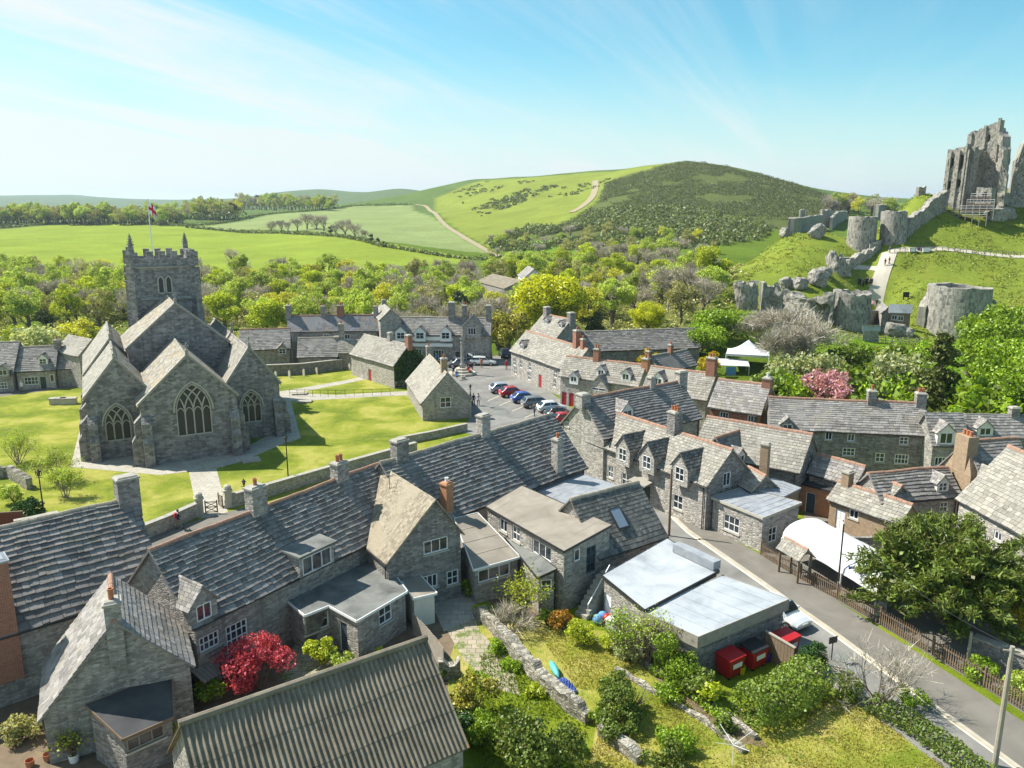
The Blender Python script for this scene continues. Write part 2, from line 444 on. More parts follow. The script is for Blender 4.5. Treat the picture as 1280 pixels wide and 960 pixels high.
def m_flag(name, a, b, mo, w, h, weed=.0):
    t = NT(name); p = t.pos(); wob = t.mix(.10, p, t.noise(p, 1.2, 2, outp=1), 'ADD')
    n = t.n.new('ShaderNodeTexBrick'); t.set(n.inputs['Vector'], wob)
    for k, v in (('Color1', a), ('Color2', b), ('Mortar', mo)): n.inputs[k].default_value = (*v, 1)
    n.inputs['Scale'].default_value = 1; n.inputs['Brick Width'].default_value = w; n.inputs['Row Height'].default_value = h
    n.inputs['Mortar Size'].default_value = .018
    col = t.shift(n.outputs[0], t.noise(p, 3, 5, .7), .25)
    if weed: col = t.mix(t.mr(t.noise(p, 1.1, 5, .7), .5, .62, 0, weed), col, (.09, .14, .02))
    t.bump(n.outputs[1], -.3, .02)
    return t.done(col, .9, .12)
M['flags'] = m_flag('paving_flags', (.42, .39, .33), (.34, .315, .27), (.20, .19, .15), .9, .6)
M['weedy_flags'] = m_flag('weedy_flags', (.40, .34, .26), (.32, .275, .21), (.10, .12, .03), .55, .5, .85)
def m_grass(name, stops, fine=(.75, 1.25), patch=.38, earth=None):
    t = NT(name); p = t.pos()
    a = t.noise(p, .16, 5, .6, .5); b = t.noise(p, 1.1, 6, .7); c = t.noise(t.mapping(p, (1, 1, .3)), 9, 4, .75)
    col = t.ramp(a, stops)
    col = t.shift(col, b, patch); col = t.shift(col, c, .55)
    if earth:
        e = t.noise(p, .9, 6, .65); col = t.mix(t.mr(e, .54, .66, 0, earth[1]), col, earth[0])
    t.bump(t.math('ADD', c, b), .9, .12)
    return t.done(col, .95, .05)
M['lawn'] = m_grass('mown_lawn', [(.38, (.145, .19, .024)), (.5, (.235, .265, .035)), (.60, (.34, .33, .075))], earth=((.30, .265, .085), .5))
M['garden'] = m_grass('rough_garden_grass', [(.38, (.17, .215, .025)), (.5, (.30, .30, .055)), (.62, (.42, .36, .12))], earth=((.13, .21, .016), .9))
M['verge'] = m_grass('rank_green_grass', [(.3, (.11, .155, .010)), (.5, (.17, .225, .018)), (.7, (.24, .27, .03))])
M['earth'] = m_plain('garden_earth', (.17, .13, .09), .95, .05, var=.45, scale=1.5)
M['chalk'] = m_plain('pale_track', (.31, .262, .17), .95, .05, var=.25, scale=.5)
M['gravel'] = m_plain('castle_path_gravel', (.46, .42, .35), .95, .05, var=.2, scale=1)
# ------------------------------------------------------------------ terrain
_cp3 = [  # picture column, row, distance -> the height of the ground there
    (60, 345, 300), (200, 345, 300), (330, 335, 330), (480, 335, 330), (120, 315, 400), (300, 312, 420), (120, 283, 600), (20, 288, 590), (230, 283, 600),
    (300, 292, 560), (430, 300, 450), (500, 306, 440), (590, 320, 420), (450, 259, 900), (540, 262, 850), (300, 278, 690), (360, 268, 780), (430, 280, 600), (520, 290, 560),
    (560, 305, 480), (620, 318, 430), (540, 236, 1150), (590, 224, 1080), (640, 220, 1000), (700, 217, 920), (740, 214, 850), (800, 207, 790), (855, 201, 750),
    (900, 206, 735), (930, 212, 720), (1000, 232, 700), (1050, 246, 700), (600, 285, 560), (650, 262, 650), (700, 240, 740), (745, 232, 740), (745, 225, 780),
    (690, 300, 450), (760, 300, 420), (860, 295, 410), (950, 300, 400), (800, 250, 580), (860, 235, 620), (900, 250, 560), (960, 262, 520), (700, 275, 540), (1060, 265, 560),
    (600, 345, 300), (700, 345, 300), (800, 335, 300), (870, 330, 300), 
    # castle mound
    (1060, 413, 150), (930, 398, 153), (1000, 395, 155), (1200, 352, 172), (1110, 330, 180), (1095, 316, 188), (1060, 312, 188), (1150, 320, 184), (1205, 263, 205), (1280, 263, 205), (1240, 290, 195), (1280, 318, 184),
    (1170, 246, 214), (1150, 240, 216), (1128, 262, 216), (1215, 240, 214), (1250, 238, 212), (1290, 236, 210), (1205, 258, 207), (985, 292, 200), (1030, 290, 200), (960, 318, 192), (915, 345, 182), (905, 360, 176), (1040, 355, 172), (1180, 420, 150), (1120, 415, 150), (1270, 420, 140), (1160, 452, 132),
    (1040, 440, 133), (960, 440, 133), (1100, 285, 198), (1400, 270, 205), (1400, 400, 150), (1500, 300, 190), (1130, 370, 165), (1270, 370, 163),
]
_world3 = [(760, 95, 0), (0, 330, -2), (-60, 250, -2), (-200, 180, 0), (60, 250, -1), (100, 230, 0), (-130, 130, 0), (140, 100, 1), (0, 150, 0), (-60, 150, 0), (50, 150, 0), (80, 170, 1), (30, 190, -1),
           (90, 300, 2), (170, 300, 2), (230, 280, 4), (140, 262, 10), (-400, 200, 5), (-300, 320, 4), (300, 200, 15),
           (0, 1500, 30), (300, 1400, 25), (600, 1300, 30), (-300, 1500, 22), (-700, 1500, 12), (-1200, 1500, 10), (-500, 1000, 16), (-900, 700, 14), (-600, 700, 12), (900, 900, 30), (500, 600, 20), (700, 500, 20), (300, 800, 40),
           (0, 6000, 0), (-2000, 6000, 0), (-4000, 6000, 0), (3000, 6000, 0), (-2500, 2500, 5), (-1200, 2600, 10), (0, 2800, 20), (1500, 2800, 10), (4000, 3000, 10)]
_far = [(-30, 246, 4600), (40, 245, 4600), (90, 243.5, 4600), (140, 248, 4600), (-120, 247, 4600), (320, 248, 3900), (360, 239, 2700), (400, 236.5, 2600), (440, 240, 2500), (470, 241, 2300), (500, 236, 1900), (300, 249, 2800), (250, 251, 4200), (420, 249, 1800), (520, 248, 1300)]
_P = [D(a, b, c) for a, b, c in _cp3 + _far] + [Vector(p) for p in _world3[1:]]
_pts = np.array([(math.atan2(p.x, p.y) * 2.2, math.log(math.hypot(p.x, p.y))) for p in _P])
_zs = np.array([p.z for p in _P])
def _phi(d2): return np.sqrt(d2 + 4e-4)
_A = _phi(((_pts[:, None] - _pts[None]) ** 2).sum(2)) - 0.0
_n = len(_pts)
_S = np.zeros((_n + 3, _n + 3)); _S[:_n, :_n] = _A - np.eye(_n) * 0.004
_S[:_n, _n] = 1; _S[:_n, _n + 1:] = _pts; _S[_n, :_n] = 1; _S[_n + 1:, :_n] = _pts.T
_w = np.linalg.solve(_S, np.concatenate([_zs, np.zeros(3)]))
def Tn(x, y):
    x, y = np.asarray(x, float), np.asarray(y, float)
    r = np.maximum(np.hypot(x, y), 3.0)
    q = np.stack([np.arctan2(x, y) * 2.2, np.log(r)], -1)
    d = _phi(((q[..., None, :] - _pts) ** 2).sum(-1))
    z = d @ _w[:_n] + _w[_n] + q @ _w[_n + 1:]
    s = np.clip((r - 116) / 26, 0, 1); s = s * s * (3 - 2 * s)
    und = 1.2 * np.sin(x * .021 + 1.3) * np.sin(y * .017) * np.clip((r - 300) / 400, 0, 1)
    return (z + und) * s - .03 * (1 - s)
def T(x, y): return float(Tn(np.array([x]), np.array([y]))[0])
def GT(px, py, y0=150.0):
    """the point of the terrain seen at a picture position (marching the ray)"""
    d = ray(px, py); d = d / d.y
    ys = np.geomspace(60, 3000, 900)
    zz = CAM_H + d.z * ys; tz = Tn(d.x * ys, ys)
    k = np.argmax(zz <= tz)
    y = ys[k] if k else y0
    return Vector((d.x * y, y, T(d.x * y, y)))

def in_poly(x, y, poly):
    c = np.zeros(x.shape, bool); n = len(poly)
    for i in range(n):
        (x1, y1), (x2, y2) = poly[i], poly[(i + 1) % n]
        hit = ((y1 > y) != (y2 > y)) & (x < (x2 - x1) * (y - y1) / ((y2 - y1) or 1e-9) + x1)
        c ^= hit
    return c
def gpoly(px): return [tuple(GT(a, b)[:2]) for a, b in px]

NA, NR = 420, 400
az = np.linspace(R(-80), R(80), NA)
rr = np.concatenate([np.geomspace(6, 110, 60)[:-1], np.geomspace(110, 1300, 270)[:-1], np.geomspace(1300, 9000, 73)])[:NR]
NR = len(rr)
AZ, RR = np.meshgrid(az, rr, indexing='ij')
X, Y = np.sin(AZ) * RR, np.cos(AZ) * RR
Z = np.concatenate([Tn(X[i:i + 20], Y[i:i + 20]) for i in range(0, NA, 20)])
# what grows where (real ground colour of each field)
col = np.zeros(X.shape + (3,)); col[:] = (.105, .16, .018)
def zone(px, c, world=None):
    m = in_poly(X, Y, world or gpoly(px)); col[m] = c
col[RR > 700] = (.10, .15, .04)
col[RR > 1500] = (.10, .14, .06)
zone([(0, 380), (0, 344), (150, 338), (330, 352), (520, 338), (640, 328), (740, 320), (900, 330), (930, 420), (640, 420), (300, 410)], (.12, .14, .035))
zone([(-60, 341), (-60, 290), (60, 282), (150, 279), (235, 284), (330, 290), (400, 294), (470, 303), (590, 322), (570, 330), (420, 342), (250, 350)], (.225, .285, .035))
zone([(232, 284), (330, 270), (440, 258.5), (515, 257), (560, 285), (612, 317), (560, 312), (480, 302), (400, 290), (330, 287)], (.22, .27, .10))
zone([(545, 248), (600, 226), (700, 219), (800, 208), (850, 202), (870, 206), (760, 232), (748, 250), (700, 282), (640, 302), (610, 310), (575, 290), (548, 268)], (.20, .24, .04))
zone([(758, 228), (800, 214), (860, 203), (930, 213), (1000, 233), (1060, 250), (1060, 275), (960, 290), (860, 300), (760, 300), (690, 300), (660, 300), (720, 272), (750, 250)], (.10, .12, .036))
zone([(640, 302), (760, 300), (740, 322), (640, 330)], (.12, .20, .02))
zone(None, (.19, .24, .035), [tuple(D(a, 300, b)[:2]) for a, b in ((893, 166), (905, 178), (940, 205), (985, 216), (1060, 228), (1160, 240), (1500, 240), (1500, 135), (1270, 132), (1000, 132), (905, 140))])
zone(None, (.11, .18, .02), [(60, 100), (95, 118), (95, 140), (40, 150)])
zone([(1045, 470), (1060, 420), (1200, 425), (1280, 400), (1500, 420), (1500, 520), (1060, 500)], (.12, .22, .012))
vt = np.stack([X, Y, Z], -1).reshape(-1, 3)
ii = np.arange(NA * NR).reshape(NA, NR)
q = np.stack([ii[:-1, :-1], ii[:-1, 1:], ii[1:, 1:], ii[1:, :-1]], -1).reshape(-1, 4)
me = bpy.data.meshes.new('terrain'); me.from_pydata(vt.tolist(), [], q[:, ::-1].tolist())
me.polygons.foreach_set('use_smooth', [True] * len(me.polygons))
ca = me.color_attributes.new('ground_cover', 'FLOAT_COLOR', 'POINT')
ca.data.foreach_set('color', np.concatenate([col.reshape(-1, 3), np.ones((NA * NR, 1))], 1).ravel())
t = NT('terrain_ground'); p = t.pos()
base = t.node('ShaderNodeVertexColor', 0, layer_name='ground_cover')
b = t.noise(p, .035, 6, .62, .6); c = t.noise(p, .5, 6, .7); f = t.noise(t.mapping(p, (1, 1, .4)), 5, 4, .7)
cc = t.shift(t.shift(t.shift(base, b, .42), c, .36), f, .30)
cc = t.mix(t.mr(t.noise(p, .11, 5, .65), .55, .72, 0, .55), cc, t.mix(1, base, (1.35, 1.05, 1.2), 'MULTIPLY'))
t.bump(t.math('ADD', c, f), .8, .4)
me.materials.append(t.done(cc, .95, .04))
terrain = bpy.data.objects.new('terrain', me); link(terrain); tag(terrain, kind='structure')

def sheet(name, poly, mat, z=.02, kind='structure', step=3.0):
    """flat sheet over level ground"""
    mb = MB((0, 0, 0)); mb.face([(x, y, z) for x, y in poly])
    o = mb.build(name, M[mat]); tag(o, kind=kind)
    if o.data.polygons[0].normal.z < 0: o.data.flip_normals()
    return o
def lerp(a, b, t): return a + (b - a) * t
def gp(pts, z=0.0): return [tuple(G(a, b, z)[:2]) for a, b in pts]
def ribbon(name, pts, w, mat, lift=.06, n=60, kind='structure'):
    """path draped over the terrain; pts in world xy"""
    P = catmull(pts, n); mb = MB()
    L = []
    for k, p in enumerate(P):
        d = (P[min(k + 1, len(P) - 1)] - P[max(k - 1, 0)]).normalized(); s = Vector((-d.y, d.x)) * w / 2
        row = []
        for t_ in (-1, -.33, .33, 1):
            x, y = p.x + s.x * t_, p.y + s.y * t_
            row.append((x, y, T(x, y) + lift))
        L.append(row)
    for a, b in zip(L[:-1], L[1:]):
        for j in range(3): mb.face([a[j + 1], a[j], b[j], b[j + 1]])
    o = mb.build(name, M[mat]); return tag(o, kind=kind)
def catmull(pts, n):
    p = [Vector(q[:2]) for q in pts]; p = [p[0] * 2 - p[1]] + p + [p[-1] * 2 - p[-2]]
    out = []
    m = len(p) - 3
    for i in range(n + 1):
        u = i / n * m; k = min(int(u), m - 1); t_ = u - k
        a, b, c, d = p[k:k + 4]
        out.append(.5 * (2 * b + (c - a) * t_ + (2 * a - 5 * b + 4 * c - d) * t_ ** 2 + (3 * b - a - 3 * c + d) * t_ ** 3))
    return out

# ---- flat village surfaces, stacked a few millimetres apart
sheet('village_ground', [(-95, 8), (95, 8), (105, 60), (60, 112), (-60, 112), (-105, 60)], 'verge', .004)
sheet('back_yard_ground', gp([(-400, 1100), (-400, 800), (0, 735), (180, 700), (560, 640), (730, 610), (820, 690), (560, 830), (600, 1100)]), 'earth', .012)
sheet('churchyard_lawn', gp([(-500, 760), (-300, 500), (30, 484), (380, 457), (440, 459), (520, 478), (586, 530), (560, 552), (520, 575), (300, 640), (150, 690), (-200, 760)]), 'lawn', .018)
sheet('square_tarmac', gp([(574, 540), (590, 520), (570, 490), (536, 480), (530, 452), (610, 446), (655, 440), (660, 468), (720, 515), (765, 545), (830, 640), (800, 660), (690, 570), (600, 545)]), 'tarmac', .022)
# road in front of the hotel
RW = [(700, 500), (712, 545), (790, 612), (870, 668), (1000, 760), (1130, 865), (1290, 990), (1400, 1080)]
road_l = [(640, 520), (655, 560), (720, 620), (800, 690), (905, 760), (1010, 835), (1120, 915), (1230, 1000)]
road_r = [(722, 525), (760, 565), (860, 663), (945, 722), (1042, 790), (1145, 866), (1290, 972), (1400, 1055)]
def strip2(name, A_, B_, mat, z):
    mb = MB(); A_ = [Vector((*q, 0)) for q in gp(A_)]; B_ = [Vector((*q, 0)) for q in gp(B_)]
    def samp(P, f):
        cum = [0]
        for a, b in zip(P[:-1], P[1:]): cum.append(cum[-1] + (b - a).length)
        u = f * cum[-1]
        for k in range(len(P) - 1):
            if u <= cum[k + 1] + 1e-6: return lerp(P[k], P[k + 1], (u - cum[k]) / max(1e-6, cum[k + 1] - cum[k]))
        return P[-1]
    N = 24
    for k in range(N):
        a, b, c, d = samp(A_, k / N), samp(A_, (k + 1) / N), samp(B_, (k + 1) / N), samp(B_, k / N)
        q = [Vector((v.x, v.y, z)) for v in (a, b, c, d)]
        if (q[1] - q[0]).cross(q[2] - q[0]).z < 0: q = q[::-1]
        mb.face(q)
    return tag(mb.build(name, M[mat]), kind='structure')
strip2('road', road_l, road_r, 'tarmac', .026)
pav_o = [(738, 560), (775, 590), (868, 650), (960, 700), (1060, 762), (1165, 830), (1290, 912), (1400, 985)]
strip2('pavement', road_r[1:], pav_o, 'pavement', .12)
def strip(name, pts, w, h, z, mat):
    mb = MB(); P = [G(a, b, z) for a, b in pts]
    for a, b in zip(P[:-1], P[1:]): mb.beam(a, b, w, h)
    return tag(mb.build(name, M[mat]), kind='structure')
strip('kerb', road_r[1:], .24, .14, .06, 'kerb')
mbk = MB(); P = [G(a - 1.5, b + 2, .034) for a, b in road_r[1:]]
for a, b in zip(P[:-1], P[1:]):
    d = (b - a); s = Vector((-d.y, d.x, 0)).normalized() * .10
    mbk.face([a - s, b - s, b + s, a + s])
o = mbk.build('road_edge_line', M['roadpaint']); tag(o, kind='structure')
# paths in the churchyard
sheet('church_path', gp([(232, 570), (268, 576), (286, 645), (248, 648)]), 'flags', .026)
sheet('church_apron', gp([(88, 584), (112, 488), (128, 490), (118, 560), (186, 575), (310, 558), (352, 535), (345, 490), (360, 488), (376, 548), (352, 556), (300, 578), (268, 586), (200, 594)]), 'flags', .030)
sheet('churchyard_path', gp([(355, 489), (440, 474), (456, 470), (462, 473), (440, 478), (357, 494)]), 'flags', .026)
sheet('gate_path', gp([(352, 491), (420, 494), (490, 490), (520, 489), (520, 494), (490, 495), (420, 499), (352, 502)]), 'flags', .034)
sheet('west_street_path', gp([(-300, 502), (0, 489), (110, 477), (112, 482), (0, 496), (-300, 512)]), 'pavement', .026)
sheet('lane', gp([(180, 668), (250, 650), (330, 628), (340, 640), (260, 668), (180, 690)]), 'pavement', .030)
# long tracks on the hills
ribbon('chalk_track', [GT(a, b)[:2] for a, b in ((628, 322), (600, 309), (575, 294), (552, 277), (536, 262), (520, 256))], 3.6, 'chalk', .25)
ribbon('worn_hill_path', [GT(a, b)[:2] for a, b in ((714, 266), (728, 258), (740, 247), (744, 236), (744, 226))], 5.5, 'chalk', .35)
ribbon('castle_path', [GT(a, b)[:2] for a, b in ((1092, 383), (1098, 360), (1107, 330), (1112, 315))], 3.2, 'gravel', .10)
ribbon('castle_path_branch', [GT(a, b)[:2] for a, b in ((1062, 336), (1082, 338), (1101, 339))], 1.4, 'gravel', .10)
ribbon('castle_terrace_path', [GT(a, b)[:2] for a, b in ((1112, 315), (1160, 314), (1220, 317), (1300, 320))], 1.6, 'gravel', .10)
# ------------------------------------------------------------------ builders for buildings
UP = Vector((0, 0, 1))
s_debug = False
def lerp(a, b, t): return a + (b - a) * t
def slates(mb, e0, e1, r1, r0, gauge=.36, wmin=.35, wmax=.75, thick=.05, m=0, rough=1.0):
    """courses of separate stone slates on the slope e0-e1 (eave, seen left to right) up to r0-r1"""
    n = (e1 - e0).cross(((r0 + r1) / 2 - (e0 + e1) / 2)).normalized()
    S = ((r0 + r1) / 2 - (e0 + e1) / 2).length
    s, k = -0.06, 0
    while s < S - .04:
        g = gauge * (1.15 - .4 * max(0, s) / S) * rnd.uniform(.94, 1.06)
        s1 = min(s + g, S)
        L0, R0, L1, R1 = (lerp(e0, r0, s / S), lerp(e1, r1, s / S), lerp(e0, r0, s1 / S), lerp(e1, r1, s1 / S))
        W = (R0 - L0).length
        u = -rnd.uniform(0, .3); sag = 0
        up = (L1 - L0).normalized()
        while u < W:
            w = rnd.uniform(wmin, wmax) * .8
            a, b = max(0, u), min(W, u + w)
            u += w
            if b - a < .05: continue
            g0 = .012
            fa, fb = (a + g0) / W, (b - g0) / W
            j1, j2 = rnd.uniform(-.022, .022) * rough * g / .36, rnd.uniform(-.012, .012) * rough
            th = thick * rnd.uniform(.9, 1.14)
            p = [lerp(L0, R0, fa) + up * (j1 + j2), lerp(L0, R0, fb) + up * (j1 - j2), lerp(L1, R1, fb), lerp(L1, R1, fa)]
            tl = rnd.uniform(-.006, .006) * rough
            t0, t1 = p[0] + n * (th + tl), p[1] + n * (th - tl)
            t2, t3 = p[2] + n * .012, p[3] + n * .012
            i = len(mb.v)
            mb.v += [tuple(t0), tuple(t1), tuple(t2), tuple(t3), tuple(p[0] - n * .01), tuple(p[1] - n * .01)]
            mb.f += [(i, i + 1, i + 2, i + 3), (i + 4, i + 5, i + 1, i), (i + 4, i, i + 3), (i + 5, i + 2, i + 1)]
            mb.m += [m] * 4
        s = s1; k += 1
def slab(mb, e0, e1, r1, r0, th=.12, m=0):
    d = Vector((0, 0, -th)); mb.hexa([e0 + d, e1 + d, r1 + d, r0 + d], [e0, e1, r1, r0], m)

def corrugated(mb, e0, e1, r1, r0, pitch=.25, amp=.058):
    n = (e1 - e0).cross(r0 - e0).normalized(); W = (e1 - e0).length; S = (r0 - e0).length
    N = int(W / pitch * 8); rows = (0, .34, .345, .67, .675, 1.0)
    for ra, rb in ((0, .345), (.335, .675), (.665, 1.0)):
        lift = .012
        pr = None
        for k in range(N + 1):
            f = k / N; h = amp * math.cos(2 * math.pi * f * W / pitch)
            a = lerp(lerp(e0, r0, ra), lerp(e1, r1, ra), f) + n * (h + lift + .015); b = lerp(lerp(e0, r0, rb), lerp(e1, r1, rb), f) + n * h
            if pr: mb.face([pr[0], a, b, pr[1]])
            pr = (a, b)
    slab(mb, e0 - n * .06, e1 - n * .06, r1 - n * .06, r0 - n * .06, .04)
class Wall:
    """a vertical wall face: origin O (bottom left seen from outside), outward normal n"""
    def __init__(s, O, n, outline):
        s.O, s.n = Vector(O), Vector(n).normalized(); s.u = UP.cross(s.n).normalized(); s.outline = outline; s.holes = []
    def P(s, u, v, d=0): return s.O + s.u * u + UP * v + s.n * d
    def fits(s, u, v, w, h):
        if u - w / 2 < .03 or u + w / 2 > s.outline[1][0] - .03 or v < .3: return False
        return all(abs(u - a) > (w + c) / 2 + .04 or v > b + d + .04 or b > v + h + .04 for a, b, c, d in s.holes)
    def uv(s, px, py):
        p = onplane(px, py, s.O, s.n) - s.O; return p.dot(s.u), p.z
    def add(s, mb, depth=.16, m=0):
        loops = [[Vector((u, v, 0)) for u, v in s.outline]]
        for (u, v, w, h) in s.holes:
            loops.append([Vector(q) for q in ((u - w / 2, v, 0), (u + w / 2, v, 0), (u + w / 2, v + h, 0), (u - w / 2, v + h, 0))])
        flat = [p for l in loops for p in l]
        for tri in geometry.tessellate_polygon(loops):
            a, b, c = (flat[k] for k in tri)
            if (b - a).cross(c - a).z < 0: b, c = c, b
            mb.face([s.P(q.x, q.y) for q in (a, b, c)], m)
        for l in loops[1:]:
            for k in range(4):
                a, b = l[k], l[(k + 1) % 4]
                mb.face([s.P(a.x, a.y), s.P(a.x, a.y, -depth), s.P(b.x, b.y, -depth), s.P(b.x, b.y)], m)
def obox(mb, w, u, v, sx, sy, d0, d1, m=0):
    """box on wall w: u..u+sx, v..v+sy, from depth d0 to d1 along the outward normal"""
    q = [(u, v), (u + sx, v), (u + sx, v + sy), (u, v + sy)]
    mb.hexa([w.P(a, b, d0) for a, b in q], [w.P(a, b, d1) for a, b in q], m)
def window(parent, w, u, v, ww, hh, nx=2, ny=2, depth=.12, frame='white', sill='dressed', bar=.06, edge=.09, name='window', sash=False):
    mb = MB(); l, b = u - ww / 2, v
    for a in ((l, b, ww, edge), (l, b + hh - edge, ww, edge), (l, b + edge, edge, hh - 2 * edge), (l + ww - edge, b + edge, edge, hh - 2 * edge)):
        obox(mb, w, *a, -depth, -depth + .07)
    for k in range(1, nx):
        obox(mb, w, l + ww * k / nx - bar / 2, b + edge, bar, hh - 2 * edge, -depth, -depth + .055)
    for k in range(1, ny):
        obox(mb, w, l + edge, b + hh * k / ny - bar / 2, ww - 2 * edge, bar, -depth, -depth + .05)
    fo = mb.build(name, M[frame], parent)
    mp = MB(); mp.face([w.P(l + .02, b + .02, -depth + .015), w.P(l + ww - .02, b + .02, -depth + .015), w.P(l + ww - .02, b + hh - .02, -depth + .015), w.P(l + .02, b + hh - .02, -depth + .015)])
    mp.build('pane', M['glass'], fo)
    if sill:
        ms = MB(); obox(ms, w, l - .08, b - .10, ww + .16, .10, -depth, .07)
        ms.build('sill', M[sill], fo)
    return fo
def door(parent, w, u, v, ww, hh, mat='greendoor', depth=.12, glaz=None, name='door'):
    mb = MB(); l = u - ww / 2
    obox(mb, w, l + .03, v, ww - .06, hh - .04, -depth - .02, -depth + .02)
    for (a, b) in ((.12, .12), (.12, .55)):
        for s in (0, 1):
            x = l + .1 + s * (ww / 2 - .05)
            obox(mb, w, x, v + hh * b, ww / 2 - .16, hh * .33, -depth + .02, -depth + .035)
    o = mb.build(name, M[mat], parent)
    mh = MB(); obox(mh, w, l + ww - .2, v + hh * .48, .05, .12, -depth + .02, -depth + .07); mh.build('handle', M['black'], o)
    mf = MB()
    for a in ((l - .02, v, .07, hh), (l + ww - .05, v, .07, hh), (l - .02, v + hh - .06, ww + .04, .07)): obox(mf, w, *a, -depth, -depth + .06)
    mf.build('door_frame', M['white'], o)
    return o
def chimney(parent, xy, zb, zt, w=.8, d=.6, ax=(1, 0, 0), mat='rubble', pots=1, cap='coping', pot='terracotta', ph=.45, bands=True):
    mb = MB(); ax = Vector(ax); c = Vector((xy[0], xy[1], zb))
    mb.box(c, w, d, zt - zb - .22, ax)
    o = mb.build('chimney', M[mat], parent)
    mc = MB(); mc.box(c + UP * (zt - zb - .22), w + .14, d + .14, .12, ax); mc.box(c + UP * (zt - zb - .10), w + .02, d + .02, .10, ax, taper=.8)
    mc.build('chimney_cap', M[cap], o)
    axn = ax.normalized()
    for k in range(pots):
        off = (k - (pots - 1) / 2) * min(.34, w / max(1, pots))
        mp = MB(); h = ph * rnd.uniform(.85, 1.15)
        mp.lathe(c + axn * off + UP * (zt - zb), [(.13, 0), (.125, h * .8), (.15, h * .85), (.15, h), (.10, h), (.09, h * .5)], 10)
        mp.build('chimney_pot', M[pot], o, smooth=False)
    return o
def ridge_run(mb, a, b, sz=.13, step=.45):
    d = (b - a); L = d.length; d = d.normalized(); s = Vector((-d.y, d.x, 0)).normalized()
    n = max(1, int(L / step))
    for k in range(n):
        p, q = a + d * (L * k / n + .01), a + d * (L * (k + 1) / n - .01)
        j = UP * rnd.uniform(-.015, .02)
        ring = [(-1.3, -.9), (-1.0, .15), (-.4, .75), (.4, .75), (1.0, .15), (1.3, -.9)]
        A = [p + s * (x * sz) + UP * (y * sz) + j for x, y in ring]; B = [q + s * (x * sz) + UP * (y * sz) + j for x, y in ring]
        i = len(mb.v); mb.v += [tuple(x) for x in A + B]
        for t_ in range(5): mb.f.append((i + t_ + 1, i + t_, i + 6 + t_, i + 7 + t_)); mb.m.append(0)
        mb.f.append(tuple(range(i, i + 6))); mb.m.append(0); mb.f.append(tuple(reversed(range(i + 6, i + 12)))); mb.m.append(0)

